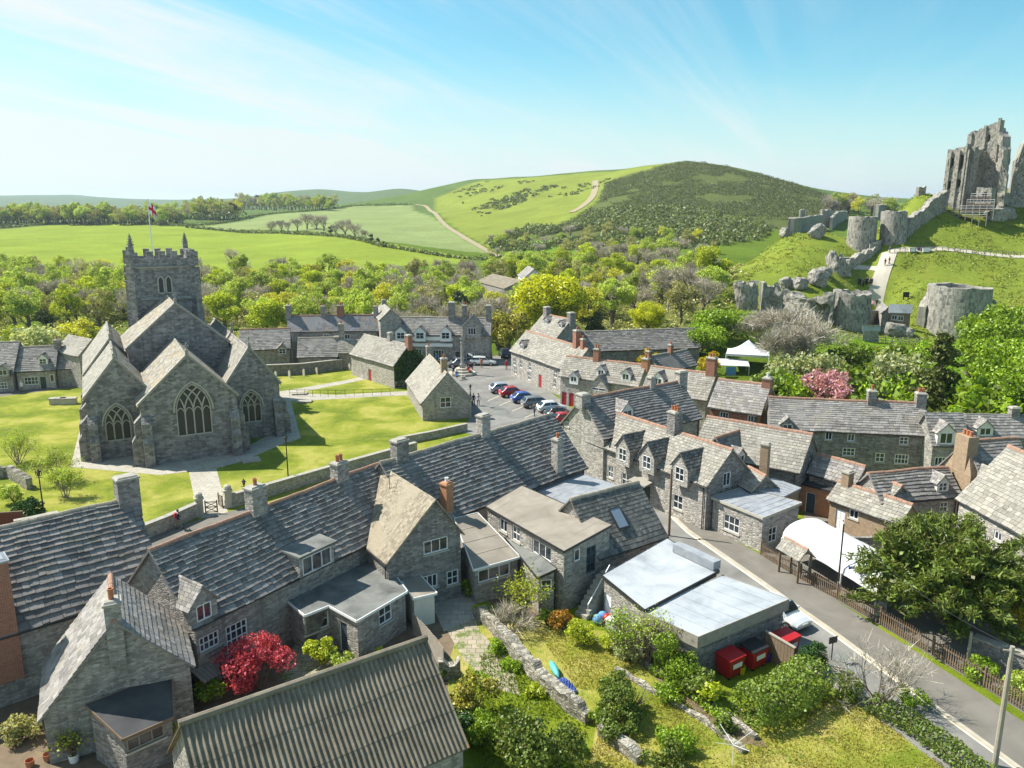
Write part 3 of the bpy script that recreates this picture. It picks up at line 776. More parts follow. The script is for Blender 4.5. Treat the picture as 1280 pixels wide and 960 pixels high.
from mathutils import noise as mnoise
def wavy(mb, amp=.11):
    """old roofs sag"""
    mb.v = [(x, y, z + amp * mnoise.noise(Vector((x * .22, y * .22, 1.7))) + amp * .35 * mnoise.noise(Vector((x * .7, y * .7, z * .7)))) for x, y, z in mb.v]
class House:
    def __init__(s, name, label, A, B, zr, E, ze, hb=None, z0=0.0, wall='rubble', roof='slate', gauge=.32, group=None, cat='house',
                 wins=(), doors=(), chims=(), dorms=(), ridge='ridge_stone', gutter=True, ext=(0, 0), zeb=None, over=.2, thick=.05, sw=(.35, .8),
                 verge=.12, gableA=None, gableB=None, rough=1.0, backgauge=.7, endmat=None, hwset=None, lights=(), Eb=None, corr=False):
        A3, B3 = G(A[0], A[1], zr), G(B[0], B[1], zr)
        s.ax = (B3 - A3).normalized(); A3 = A3 - s.ax * ext[0]; B3 = B3 + s.ax * ext[1]
        s.L = (B3 - A3).length; mid = (A3 + B3) / 2
        n = Vector((s.ax.y, -s.ax.x, 0))
        if n.dot(Vector((-mid.x, -mid.y, 0))) < 0: n = -n
        if hwset is None:
            hw = (G(E[0], E[1], ze) - A3).dot(n)
            if hw < 0: n, hw = -n, -hw
        else: hw = hwset
        s.n = n
        if Eb: hb = -(G(Eb[0], Eb[1], zeb) - A3).dot(n)
        if hb is None: hb = hw
        if s_debug: print('%-34s L=%.1f hw=%.2f hb=%.2f pitch=%.0f y=%.0f' % (label[:34], s.L, hw, hb, math.degrees(math.atan2(zr - ze, hw)), mid.y))
        if zeb is None: zeb = zr - (zr - ze) * hb / hw
        s.A, s.B, s.zr, s.ze, s.hw, s.hb, s.z0, s.zeb = A3, B3, zr, ze, hw, hb, z0, zeb
        s.near = mid.y < 95
        base = Vector((mid.x, mid.y, z0))
        s.root = thing(name, label, cat, base, group=group)
        s.nm = name
        tf, tb = (zr - ze) / hw, (zr - zeb) / hb
        s.tf, s.tb = tf, tb
        if s.n.dot(UP.cross(s.ax)) > 0: pass
        # order so that seen from the front P is the left end, Q the right end
        right = UP.cross(n)
        P, Q = (A3, B3) if s.ax.dot(right) > 0 else (B3, A3)
        s.P, s.Q, s.right = P, Q, right
        hwf, hbb = hw - over, hb - over
        zf, zbk = zr - tf * hwf - .1, zr - tb * hbb - .1
        zz = z0 - .4
        gP, gQ = P + right * verge * .9, Q - right * verge * .9
        def V(p, off, z): return Vector((p.x, p.y, 0)) + n * off + UP * z
        W = {}
        Lw = (gQ - gP).length
        W['f'] = Wall(V(gP, hwf, zz), n, [(0, 0), (Lw, 0), (Lw, zf - zz), (0, zf - zz)])
        W['b'] = Wall(V(gQ, -hbb, zz), -n, [(0, 0), (Lw, 0), (Lw, zbk - zz), (0, zbk - zz)])
        # left end (normal -right): seen from outside its left is the back
        W['l'] = Wall(V(gP, -hbb, zz), -right, [(0, 0), (hwf + hbb, 0), (hwf + hbb, zf - zz), (hbb, zr - .1 - zz), (0, zbk - zz)])
        W['r'] = Wall(V(gQ, hwf, zz), right, [(0, 0), (hwf + hbb, 0), (hwf + hbb, zbk - zz), (hwf, zr - .1 - zz), (0, zf - zz)])
        s.W = W
        todo = []
        for wd in wins:
            sd, px, py, ww, hh = wd[:5]; nx, ny = (wd[5:7] if len(wd) > 6 else (2, 2)); kw = wd[7] if len(wd) > 7 else {}
            u, v = W[sd].uv(px, py); v -= hh / 2
            top = max(q[1] for q in W[sd].outline)
            v = min(v, (zf - zz if sd == 'f' else top) - hh - .06)
            if not W[sd].fits(u, v, ww, hh): print('no room for window', label[:30], sd, round(u, 1), round(v, 1), W[sd].outline[1]); continue
            W[sd].holes.append((u, v, ww, hh)); todo.append((0, sd, u, v, ww, hh, nx, ny, kw))
        for dd in doors:
            sd, px, ww, hh, mt = dd[:5]; kw = dd[5] if len(dd) > 5 else {}
            u, _ = W[sd].uv(*px); v = .4
            if not W[sd].fits(u, v, ww, hh): print('no room for door', label[:30], sd, round(u, 1), W[sd].outline[1]); continue
            W[sd].holes.append((u, v, ww, hh)); todo.append((1, sd, u, v, ww, hh, mt, 0, kw))
        mb = MB()
        for k in 'fblr': W[k].add(mb, m=1 if (endmat and k in 'lr') else 0)
        mb.face([V(gP, hwf, zf), V(gQ, hwf, zf), V(gQ, -hbb, zbk), V(gP, -hbb, zbk)][::-1])
        s.wall = mb.build('wall', [M[wall], M[endmat]] if endmat else M[wall], s.root)
        for t_ in todo:
            if t_[0] == 0:
                kw = dict(sill='dressed' if s.near else None); kw.update(t_[8])
                window(s.root, W[t_[1]], *t_[2:8], **kw)
            else: door(s.root, W[t_[1]], *t_[2:6], mat=t_[6], **t_[8])
        # roof
        mr = MB(); vP, vQ = P - right * verge, Q + right * verge
        e0, e1 = V(vP, hw, ze), V(vQ, hw, ze); r0, r1 = V(vP, 0, zr), V(vQ, 0, zr)
        b0, b1 = V(vQ, -hb, zeb), V(vP, -hb, zeb)
        if corr:
            corrugated(mr, e0, e1, r1, r0); corrugated(mr, b0, b1, r0, r1)
        else:
            slab(mr, e0, e1, r1, r0); slab(mr, b0, b1, r0, r1)
        if gauge and not corr:
            slates(mr, e0, e1, r1, r0, gauge, sw[0], sw[1], thick, rough=rough)
            if backgauge: slates(mr, b0, b1, r0, r1, max(gauge, backgauge * .5), sw[0] * 1.2, sw[1] * 1.4, thick, rough=rough)
        wavy(mr)
        s.roof = mr.build('roof', M[roof], s.root)
        if ridge:
            mg = MB(); ridge_run(mg, r0, r1); wavy(mg); mg.build('ridge_tiles', M[ridge], s.root)
        if gutter:
            mg = MB(); mg.tube([e0 + n * .05 + UP * -.1, e1 + n * .05 + UP * -.1], .06, 6)
            o = mg.build('gutter', M['gutter'], s.root)
            if s.near:
                md = MB(); p = e1 - right * .5 - n * (over - .08); md.tube([p + UP * -.15, Vector((p.x, p.y, z0))], .045, 6); md.build('drainpipe', M['gutter'], s.root)
        for c in chims: s.chim(*c)
        for d in dorms: s.dormer(*d[:6], **(d[6] if len(d) > 6 else {}))
        for (px, py, ww, hh) in lights: s.rooflight(px, py, ww, hh)
    def onroof(s, px, py):
        tn = (s.n * s.tf + UP).normalized()
        p = onplane(px, py, s.A, tn); return p
    def chim(s, px, pyt, w=.8, d=.6, mat='rubble', pots=1, kw=None):
        """stack on the ridge where the ridge passes picture column px; its top shows at row pyt"""
        kw = dict(kw or {}); off = kw.pop('off', 0.0)
        best = min((abs(prj(s.P + s.right * (s.L * k / 400) + s.n * off)[0] - px), k) for k in range(-40, 441))[1]
        p = s.P + s.right * (s.L * best / 400) + s.n * off
        kw.setdefault('ax', s.right)
        zb = kw.pop('zb', s.zr - abs(off) * s.tf - max(w, d) * .7 - .3)
        return chimney(s.root, (p.x, p.y), zb, zat((p.x, p.y), pyt), w, d, mat=mat, pots=pots, **kw)
    def rooflight(s, px, py, w, h):
        p = s.onroof(px, py); n = (s.n * s.tf + UP).normalized(); up = n.cross(s.right).normalized()
        if up.z < 0: up = -up
        mb = MB(); mp = MB()
        for a, b, c, d in ((-w / 2 - .08, -h / 2 - .08, w + .16, .08), (-w / 2 - .08, h / 2, w + .16, .08), (-w / 2 - .08, -h / 2, .08, h), (w / 2, -h / 2, .08, h)):
            q = [p + s.right * x + up * y for x, y in ((a, b), (a + c, b), (a + c, b + d), (a, b + d))]
            mb.hexa(q, [x + n * .14 for x in q])
        o = mb.build('rooflight', M['gutter'], s.root)
        q = [p + s.right * x + up * y + n * .12 for x, y in ((-w / 2, -h / 2), (w / 2, -h / 2), (w / 2, h / 2), (-w / 2, h / 2))]
        mp.face(q); mp.build('pane', M['skyglass'], o)
    def dormer(s, px, py, w, hw_, nx=2, ny=2, kind='gable', wall='cream', roof=None, wh=None, gab=None, over=.12, fixed=None, frame='white', rmat=None, gauge=.25, ww=None):
        """dormer whose front foot shows at (px, py) on the front slope"""
        p = s.onroof(px, py); n, r = s.n, s.right; tf = s.tf
        gab = gab if gab is not None else w * .5
        zt = p.z + hw_
        run = lambda h: h / tf
        mb = MB()
        front = Wall(p - r * (w / 2) - UP * .25, n, [(0, 0), (w, 0), (w, hw_ + .25)] + ([(w / 2, hw_ + .25 + gab)] if kind == 'gable' else []) + [(0, hw_ + .25)])
        wh = wh or hw_ * .82; ww = ww or w * .72
        front.holes.append((w / 2, .25 + (hw_ - wh) * .5, ww, wh)); front.add(mb, .1)
        for sg in (-1, 1):
            a = p + r * (sg * w / 2)
            tri = [a - UP * .25, a + UP * hw_, a + UP * hw_ - n * run(hw_), a - UP * .25 - n * .02]
            tri = [a - UP * .25, a + UP * hw_, a + UP * hw_ - n * run(hw_)]
            mb.face(tri if sg < 0 else tri[::-1])
        o = mb.build('dormer', M[wall], s.root)
        mr = MB(); rm = rmat or s.root.get('roofmat', 'slate')
        if kind == 'gable':
            f = p + n * over + UP * (hw_ + gab); bk = p - n * (run(hw_ + gab) + .1) + UP * (hw_ + gab)
            ov = .14; drop = ov * gab / (w / 2)
            for sg in (-1, 1):
                ef = p + n * over + r * (sg * (w / 2 + ov)) + UP * (hw_ - drop)
                eb = p - n * (run(hw_ - drop) + .1) + r * (sg * (w / 2 + ov)) + UP * (hw_ - drop)
                if sg < 0: e0, e1, r1, r0 = eb, ef, f, bk
                else: e0, e1, r1, r0 = ef, eb, bk, f
                slab(mr, e0, e1, r1, r0, .08)
                if gauge: slates(mr, e0, e1, r1, r0, gauge, .3, .55, .035)
            ridge_run(mr, bk, f, .08)
        else:
            h = hw_ + .02; a = p + n * (over + .1)
            mr.hexa([a - r * (w / 2 + .15) + UP * h, a + r * (w / 2 + .15) + UP * h, p + r * (w / 2 + .15) - n * (run(h)) + UP * (h + .10), p - r * (w / 2 + .15) - n * run(h) + UP * (h + .10)],
                    [a - r * (w / 2 + .15) + UP * (h + .16), a + r * (w / 2 + .15) + UP * (h + .16), p + r * (w / 2 + .15) - n * (run(h) + .3) + UP * (h + .26), p - r * (w / 2 + .15) - n * (run(h) + .3) + UP * (h + .26)])
        mr.build('dormer_roof', M[rm], o)
        mw = MB(); l, b = w / 2 - ww / 2, .25 + (hw_ - wh) * .5
        for q in ((l, b, ww, .06), (l, b + wh - .06, ww, .06), (l, b, .06, wh), (l + ww - .06, b, .06, wh)): obox(mw, front, *q, -.08, .02)
        for k in range(1, nx): obox(mw, front, l + ww * k / nx - .03, b, .06, wh, -.08, .01)
        for k in range(1, ny): obox(mw, front, l, b + wh * k / ny - .02, ww, .04, -.08, 0)
        mw.build('window_frame', M[frame], o)
        mp = MB(); mp.face([front.P(l, b, -.06), front.P(l + ww, b, -.06), front.P(l + ww, b + wh, -.06), front.P(l, b + wh, -.06)]); mp.build('pane', M['glass'], o)
        return o
def prj(p):
    q = Vector(p) - CAMV
    d = q.y * _cp - q.z * _sp; up = q.y * _sp + q.z * _cp
    return 640 + FPX * q.x / d, 480 - FPX * up / d
t = NT('sky_lit_glass'); M['skyglass'] = t.done((.22, .27, .33), .12, .9)

def flatbuild(name, label, top, z0=0.0, wall='rubble', roofm='felt', wins=(), doors=(), fascia=.16, fm='white', cat='building', over=.12, group=None, lip=0.0, seams=0):
    """building with a flat or gently sloping roof: top = list of (px, py, z) roof corners"""
    P = [G(a, b, z) for a, b, z in top]
    ar = sum(P[k].x * P[(k + 1) % len(P)].y - P[(k + 1) % len(P)].x * P[k].y for k in range(len(P)))
    if ar < 0: P = P[::-1]
    c = sum(P, Vector()) / len(P)
    root = thing(name, label, cat, (c.x, c.y, z0), group=group)
    mb = MB(); n = len(P); todo = []
    ins = []
    for k in range(n):
        a, b, d = P[k - 1], P[k], P[(k + 1) % n]
        e1 = (b - a); e2 = (d - b); e1.z = e2.z = 0
        n1, n2 = Vector((e1.y, -e1.x, 0)).normalized(), Vector((e2.y, -e2.x, 0)).normalized()
        m = n1 + n2; m = m / max(.3, m.dot(n1))
        ins.append(b - m * over - UP * .05)
    walls = []
    for k in range(n):
        a, b = ins[k], ins[(k + 1) % n]
        d = b - a; d.z = 0; L = d.length; nn = Vector((d.y, -d.x, 0)).normalized()
        w = Wall((a.x, a.y, z0 - .4), nn, [(0, 0), (L, 0), (L, b.z - z0 + .4), (0, a.z - z0 + .4)]); walls.append(w)
    def pick(px, py):
        best = None
        for w in walls:
            if ray(px, py).dot(w.n) > 0: continue
            u, v = w.uv(px, py)
            if 0 <= u <= w.outline[1][0] and v > -.3:
                dd = (w.P(u, v) - CAMV).length
                if best is None or dd < best[0]: best = (dd, w, u, v)
        return best
    for wd in wins:
        q = pick(wd[0], wd[1])
        if not q: print('no wall for window', name, wd); continue
        _, w, u, v = q; ww, hh = wd[2:4]; v = max(.5, min(v - hh / 2, min(x[1] for x in w.outline[2:]) - hh - .1)); u = min(max(u, ww / 2 + .08), w.outline[1][0] - ww / 2 - .08)
        w.holes.append((u, v, ww, hh)); todo.append((0, w, u, v, ww, hh) + tuple(wd[4:]))
    for dd in doors:
        q = pick(dd[0], dd[1])
        if not q: print('no wall for door', name, dd); continue
        _, w, u, v = q; ww, hh = dd[2:4]; u = min(max(u, ww / 2 + .08), w.outline[1][0] - ww / 2 - .08)
        hh = min(hh, min(x[1] for x in w.outline[2:]) - .55)
        w.holes.append((u, .42, ww, hh)); todo.append((1, w, u, .42, ww, hh) + tuple(dd[4:]))
    for w in walls: w.add(mb)
    mb.build('wall', M[wall], root)
    for t_ in todo:
        if t_[0] == 0: window(root, *t_[1:8], **(t_[8] if len(t_) > 8 else {}))
        else: door(root, *t_[1:6], mat=t_[6])
    mr = MB(); mr.hexa([p - UP * .08 for p in P], P)
    if n == 4 and seams:
        sd = 0 if (P[1] - P[0]).length > (P[2] - P[1]).length else 1
        a, b, c, d = P[sd], P[(sd + 1) % 4], P[(sd + 2) % 4], P[(sd + 3) % 4]
        for k in range(1, abs(seams)):
            f = k / abs(seams); q0, q1 = lerp(a, b, f), lerp(d, c, f); mr.beam(q0 + UP * .004, q1 + UP * .004, .045 if seams > 0 else .10, .05 if seams > 0 else .014)
    mr.build('roof', M[roofm], root)
    if fascia:
        mf = MB()
        for k in range(n):
            a, b = P[k], P[(k + 1) % n]; d = (b - a).normalized(); nn = Vector((d.y, -d.x, 0)).normalized()
            mf.beam(a + nn * .02 - UP * (fascia / 2 - .03 - lip), b + nn * .02 - UP * (fascia / 2 - .03 - lip), .05, fascia)
        mf.build('fascia', M[fm], root)
    return root, walls, P
# ------------------------------------------------------------------ the row of houses with their backs to us
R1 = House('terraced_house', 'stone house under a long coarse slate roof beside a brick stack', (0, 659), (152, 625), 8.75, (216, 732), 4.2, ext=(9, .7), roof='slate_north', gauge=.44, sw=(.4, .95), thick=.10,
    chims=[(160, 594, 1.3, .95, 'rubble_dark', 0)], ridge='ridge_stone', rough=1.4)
p = G(6, 785, 4.6)
chimney(R1.root, (p.x - .6, p.y + .1), 1.5, zat((p.x, p.y), 700), 1.9, 1.3, ax=R1.right, mat='brick', pots=0, cap='lead')
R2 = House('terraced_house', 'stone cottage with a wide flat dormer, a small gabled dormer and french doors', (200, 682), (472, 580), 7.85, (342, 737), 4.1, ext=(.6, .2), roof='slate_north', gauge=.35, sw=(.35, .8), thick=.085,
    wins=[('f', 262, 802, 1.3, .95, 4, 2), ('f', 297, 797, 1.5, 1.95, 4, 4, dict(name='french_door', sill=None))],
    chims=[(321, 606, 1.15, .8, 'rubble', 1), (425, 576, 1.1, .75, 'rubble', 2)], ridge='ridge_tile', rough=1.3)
R2.dormer(397, 713, 2.9, 1.35, 3, 1, 'flat', 'rubble_pale', rmat='felt', wh=1.15, ww=2.4)
R2.dormer(256, 776, 1.7, 1.15, 2, 1, 'gable', 'rubble', gab=1.0, wh=.95, ww=.95, rmat='slate')
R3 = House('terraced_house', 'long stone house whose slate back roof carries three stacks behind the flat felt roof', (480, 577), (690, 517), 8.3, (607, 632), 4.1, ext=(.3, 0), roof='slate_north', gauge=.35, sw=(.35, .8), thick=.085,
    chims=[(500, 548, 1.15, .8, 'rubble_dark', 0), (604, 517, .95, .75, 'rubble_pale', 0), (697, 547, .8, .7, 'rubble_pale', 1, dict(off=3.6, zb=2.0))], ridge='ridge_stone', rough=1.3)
G1 = House('gabled_house', 'brown tiled cross gable house with white windows and its gable turned to the garden', (473, 579), (544, 624), 7.7, (488, 710), 4.0, Eb=(591, 675), zeb=4.7, roof='slate_brown', gauge=.24, sw=(.2, .34), thick=.022,
    wall='rubble_dark', wins=[('r', 545, 682, 1.9, 1.0, 3, 1), ('r', 538, 727, 1.15, 1.0, 3, 1), ('r', 566, 722, .95, 1.1, 2, 2)], ridge=None, ext=(.2, 0), rough=.5)
p = G(559, 640, 4.4); chimney(G1.root, p[:2], 1.0, zat(p[:2], 602), .7, .7, ax=R3.right, mat='brick_orange', pots=1, cap='brick_orange', pot='white', ph=.3)
flatbuild('house_extension', 'grey felt flat roofed stone extension with white fascia and a stepped corner', [(347, 741, 2.75), (381, 769, 2.75), (411, 757, 2.75), (446, 776, 2.75), (509, 739, 2.75), (474, 692, 2.75)], wall='rubble',
    wins=[(400, 776, 1.7, 1.2, 3, 2), (482, 768, 1.2, 1.15, 2, 2)], doors=[(429, 790, .8, 2.0, 'bluedoor')])
flatbuild('porch', 'small lean-to porch of pale render under the tiled gable', [(497, 716, 2.5), (520, 714, 2.5), (546, 741, 2.2), (516, 748, 2.2)], wall='cream', roofm='felt_brown')
flatbuild('link_building', 'low brown roofed link with a glazed front beside the tiled gable', [(568, 648, 4.1), (597, 641, 4.1), (650, 696, 2.7), (592, 712, 2.7)], wall='rubble', roofm='felt_brown', seams=-4, wins=[(618, 716, 2.6, .95, 3, 1)], fm='white')
flatbuild('workshop', 'two storey stone workshop with a single brown felt slope and an outside stair', [(607, 633, 4.55), (652, 607, 5.1), (765, 656, 5.1), (705, 689, 4.55)], wall='rubble', roofm='felt_brown', fm='gutter', seams=-9,
    wins=[(629, 657, 1.0, 1.0, 2, 1), (645, 667, 1.0, 1.2, 2, 2), (677, 688, 2.2, 1.1, 3, 1), (722, 694, .6, .9, 1, 1, dict(sill=None)), (739, 699, .95, 1.95, 2, 3, dict(sill=None, frame='bluedoor', name='upper_door'))])
flatbuild('store', 'narrow felt roofed lean-to along the foot of the workshop wall', [(631, 671, 2.9), (642, 668, 3.1), (696, 711, 3.1), (672, 722, 2.6)], wall='rubble', roofm='felt', fm='gutter', wins=[(683, 733, .8, 1.0, 1, 2)])
flatbuild('flat_roofed_hall', 'blue grey felt flat roof between the workshop and the road', [(655, 606, 3.7), (700, 584, 3.7), (773, 607, 3.7), (716, 634, 3.7)], roofm='lead', fm='lead', seams=-5)
M3 = House('outbuilding', 'dark tiled outbuilding with a single rooflight beside the road', (714, 624), (797, 602), 6.3, (832, 671), 3.0, roof='slate_dark', gauge=.34, sw=(.28, .42), thick=.03, ridge='ridge_stone', lights=[(773, 648, .9, 1.5)], rough=.6)
flatbuild('garage', 'upper white metal roofed garage with a lead parapet box', [(753, 719, 3.05), (834, 673, 3.05), (899, 713, 3.05), (806, 762, 3.05)], roofm='metal_white', wall='rubble', fm='gutter', fascia=.2, seams=6, doors=[(760, 745, .8, 1.9, 'white')])
flatbuild('garage', 'lower white metal roofed garage with grey boarded fascia above the red bins', [(803, 764, 2.85), (903, 719, 2.85), (986, 749, 2.85), (873, 796, 2.85)], roofm='metal_white', wall='rubble_dark', fm='wood_grey', fascia=.75, seams=7, over=.18)
mb = MB(); a, b = G(845, 688, 3.1), G(896, 712, 3.1); mb.beam(a + UP * .3, b + UP * .3, .7, .6)
tag(mb.build('parapet_box', M['lead']), 'grey lead covered box along the roadside edge of the upper garage roof', 'roof box')

# ---- near left
S1 = House('cottage', 'small slate roofed cottage with a stack on its garden gable and a dark lean-to', (138, 719), (142, 776), 6.95, (242, 829), 3.5, Eb=(48, 905), zeb=2.6, gauge=.34, sw=(.3, .6), thick=.05, wall='rubble', roof='slate',
    ridge='ridge_tile', ext=(0, 0))
chimney(S1.root, (S1.Q - S1.right * .35 if S1.Q.y < S1.P.y else S1.P + S1.right * .35)[:2], 4.5, zat((S1.Q if S1.Q.y < S1.P.y else S1.P)[:2], 752), .85, .75, ax=S1.right, mat='rubble', pots=1, ph=.6)
flatbuild('lean_to', 'dark felt roofed lean-to with a glazed side against the cottage gable', [(107, 881, 3.1), (214, 839, 3.1), (217, 896, 2.4), (153, 924, 2.4)], wall='rubble_dark', roofm='felt_dark', fm='wood', wins=[(178, 925, 1.8, .7, 3, 1, dict(frame='wood_grey'))])
C1 = House('barn', 'long barn with a weathered corrugated sheet roof below the red maple', (228, 904), (530, 799), 6.2, None, 2.5, hwset=3.9, roof='fibre', gauge=0, corr=True, ridge=None, gutter=False, cat='barn')
mr = MB(); mr.tube([C1.P - C1.right * .15 + UP * .03, C1.Q + C1.right * .15 + UP * .03], .17, 8); mr.build('ridge_cap', M['fibre'], C1.root)

# ---- across the road: hotel and the street behind it
H1 = House('hotel', 'long pale stone hotel with three gabled dormers facing the road', (762, 512), (915, 561), 6.85, (884, 609), 4.05, wall='rubble_pale', roof='slate_warm', gauge=.33, sw=(.3, .6), ridge='ridge_tile', endmat='rubble_dark',
    wins=[('f', 782, 600, 1.15, 1.25, 2, 2), ('f', 847, 628, 1.2, 1.3, 2, 2), ('f', 763, 590, .8, 1.2, 2, 2), ('r', 909, 599, .95, 1.25, 2, 1)], doors=[('f', (807, 625), 1.1, 2.0, 'greendoor')],
    chims=[(843, 513, 1.0, 1.0, 'rubble_dark', 3)])
for px, py in ((778, 582), (808, 592), (849, 607)): H1.dormer(px, py - 4, 1.9, 1.5, 2, 2, 'gable', 'rubble_pale', gab=1.15, wh=1.2, ww=1.05, rmat='slate_dark', gauge=.3)
flatbuild('hotel_extension', 'single storey stone extension with a lead roof at the end of the hotel', [(889, 621, 3.0), (927, 609, 3.3), (1002, 628, 3.3), (954, 647, 3.0)], wall='rubble_pale', roofm='lead', fm='dressed', fascia=.22, seams=8, wins=[(914, 655, 1.7, 1.35, 3, 2), (966, 668, 1.0, 1.3, 2, 2)])
mb = MB(); p = G(800, 640, 0); q = H1.W['f']
u0, v0 = q.uv(806, 615)
mb.hexa([q.P(u0 - 1.1, 2.75, .02), q.P(u0 + 1.1, 2.75, .02), q.P(u0 + 1.1, 2.6, 1.1), q.P(u0 - 1.1, 2.6, 1.1)][::-1], [q.P(u0 - 1.1, 2.95, .02), q.P(u0 + 1.1, 2.95, .02), q.P(u0 + 1.1, 2.72, 1.1), q.P(u0 - 1.1, 2.72, 1.1)][::-1])
mb.build('door_canopy', M['slate_warm'], H1.root)
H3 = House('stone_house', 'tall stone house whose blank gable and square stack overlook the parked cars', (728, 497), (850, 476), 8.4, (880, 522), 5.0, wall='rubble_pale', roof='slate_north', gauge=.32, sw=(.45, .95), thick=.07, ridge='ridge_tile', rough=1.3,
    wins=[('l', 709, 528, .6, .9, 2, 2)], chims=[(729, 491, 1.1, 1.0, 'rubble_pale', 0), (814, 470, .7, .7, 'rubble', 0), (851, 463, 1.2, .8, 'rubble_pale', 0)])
H3.dormer(784, 524, 1.6, 1.0, 2, 1, 'gable', 'cream', gab=.8)
T1 = House('terraced_house', 'pale stone house with one red door and sash windows behind the parked cars', (664, 415), (735, 436), 7.1, (703, 462), 4.05, ext=(1.6, 0), wall='rubble_pale', roof='slate_warm', gauge=.32, sw=(.35, .7), ridge='ridge_tile',
    wins=[('f', a, b, .95, 1.25, 2, 2) for a, b in ((643, 452), (651, 455), (662, 458), (694, 467), (644, 463), (661, 470), (693, 479))], doors=[('f', (675, 485), .95, 2.0, 'reddoor'), ('f', (652, 474), .9, 2.0, 'greendoor')],
    chims=[(721, 412, .9, .9, 'brick', 1), (729, 423, .7, .6, 'brick', 1)])
T1.dormer(652, 437, 1.3, .9, 2, 1, 'gable', 'rubble', gab=.6)
T1b = House('stone_house', 'stone house with two small dormers between plain stacks beside the bright beech', (682, 392), (713, 399), 9.0, None, 6.0, hwset=3.0, wall='rubble', roof='slate_warm', gauge=.32, ridge='ridge_tile', ext=(.5, .3), chims=[(684, 383, 1.0, 1.0, 'rubble_dark', 0), (714, 390, 1.0, 1.0, 'rubble_dark', 0)])
T1b.dormer(682, 405, 1.2, .8, 2, 1, 'gable', 'rubble', gab=.5); T1b.dormer(700, 410, 1.2, .8, 2, 1, 'gable', 'rubble', gab=.5)
T2 = House('terraced_house', 'stone cottage with two narrow red doors and small dormers next to the sash windowed house', (724, 446), (807, 456), 6.6, (709, 471), 4.1, ext=(1.9, 0), wall='rubble_pale', roof='slate_warm', gauge=.32, ridge='ridge_tile', 
    doors=[('f', (705, 493), .85, 1.9, 'reddoor'), ('f', (714, 496), .85, 1.9, 'reddoor')], chims=[(746, 435, .8, .7, 'brick', 2), (807, 447, .9, .8, 'brick_orange', 1)])
T2.dormer(717, 478, 1.3, .9, 2, 1, 'gable', 'white', gab=.6); T2.dormer(751, 470, 1.2, .9, 2, 1, 'gable', 'white', gab=.55); T2.dormer(782, 476, 1.3, 1.0, 2, 1, 'gable', 'white', gab=.6)
T2.dormer(748, 489, 2.8, .5, 2, 1, 'gable', 'rubble_pale', gab=1.6, wh=.4)
T3 = House('terraced_house', 'stone cottage with a single white dormer and a tall brick stack at its upper end', (815, 457), (895, 467), 7.3, (882, 500), 4.6, wall='rubble', roof='slate_warm', gauge=.32, ridge='ridge_tile', chims=[(889, 446, 1.1, .9, 'brick', 2)])
T3.dormer(822, 482, 1.4, 1.0, 2, 1, 'gable', 'white', gab=.7)
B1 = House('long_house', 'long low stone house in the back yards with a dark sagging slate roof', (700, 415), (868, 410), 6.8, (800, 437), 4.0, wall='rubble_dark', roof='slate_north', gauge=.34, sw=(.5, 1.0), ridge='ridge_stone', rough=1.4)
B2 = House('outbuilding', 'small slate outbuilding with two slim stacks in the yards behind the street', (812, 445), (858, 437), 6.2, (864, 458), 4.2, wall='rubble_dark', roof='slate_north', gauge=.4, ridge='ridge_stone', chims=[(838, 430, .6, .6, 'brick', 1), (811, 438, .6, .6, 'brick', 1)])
B3 = House('shed', 'small stone shed with a sunlit slate roof beside the golden hedge', (872, 426), (893, 425), 3.9, (893, 436), 2.6, wall='rubble', gauge=.4, cat='shed', ridge=None, gutter=False)
H5 = House('brick_house', 'brick walled house with a plain slate roof and one square stack near the marquee', (899, 473), (963, 481), 8.1, (961, 520), 5.4, wall='brick', gauge=.32, roof='slate', ridge='ridge_tile', wins=[('f', 905, 519, 1.0, .7, 3, 1), ('f', 940, 524, 1.0, .8, 3, 1)],
    chims=[(959, 471, .9, .9, 'brick', 1, dict(pot='cream'))])
H6 = House('long_house', 'long two storey stone house with mullioned windows and two stacks below the pink cherry', (962, 496), (1155, 504), 7.65, (1160, 545), 5.0, wall='rubble_dark', gauge=.27, sw=(.45, .95), ridge='ridge_tile', rough=1.3,
    wins=[('f', 1036, 545, .7, .85, 2, 1), ('f', 1064, 547, .7, .8, 2, 1), ('f', 1130, 551, .85, .8, 2, 2), ('f', 1061, 565, 1.2, .85, 3, 2), ('f', 1100, 572, .9, .95, 2, 2), ('f', 1127, 574, 1.3, 1.0, 4, 2)],
    chims=[(1089, 487, .8, .8, 'rubble_dark', 1), (1150, 490, .9, .9, 'rubble_dark', 2)])
H6.dormer(984, 538, 1.3, .7, 2, 1, 'gable', 'rubble', gab=.6)
H7 = House('stone_house', 'stone house with a broad slate hung dormer beside the long mullioned house', (1157, 516), (1202, 516), 7.3, (1157, 557), 4.6, wall='rubble', gauge=.32, ridge=None, wins=[('f', 1178, 577, 1.5, .9, 4, 1)])
H7.dormer(1182, 556, 1.7, 1.3, 2, 1, 'gable', 'cream', gab=.8)
H8 = House('stone_house', 'stone house with one box dormer and an end stack at the edge of the trees', (1204, 517), (1272, 517), 6.95, (1212, 547), 5.0, wall='rubble', gauge=.32, ridge=None, chims=[(1267, 508, .8, .7, 'rubble_dark', 0)], ext=(0, .5))
H8.dormer(1231, 545, 1.5, .9, 2, 1, 'gable', 'cream', gab=.7)
H9 = House('gabled_house', 'gabled stone house with a tall brick stack of three pots on its shouldered gable', (1212, 551), (1265, 548), 7.7, (1230, 622), 4.0, wall='rubble_pale', roof='slate_north', gauge=.34, sw=(.45, .95), ridge='ridge_tile', rough=1.3, wins=[('l', 1213, 626, .75, 1.0, 2, 3)], ext=(.3, .5))
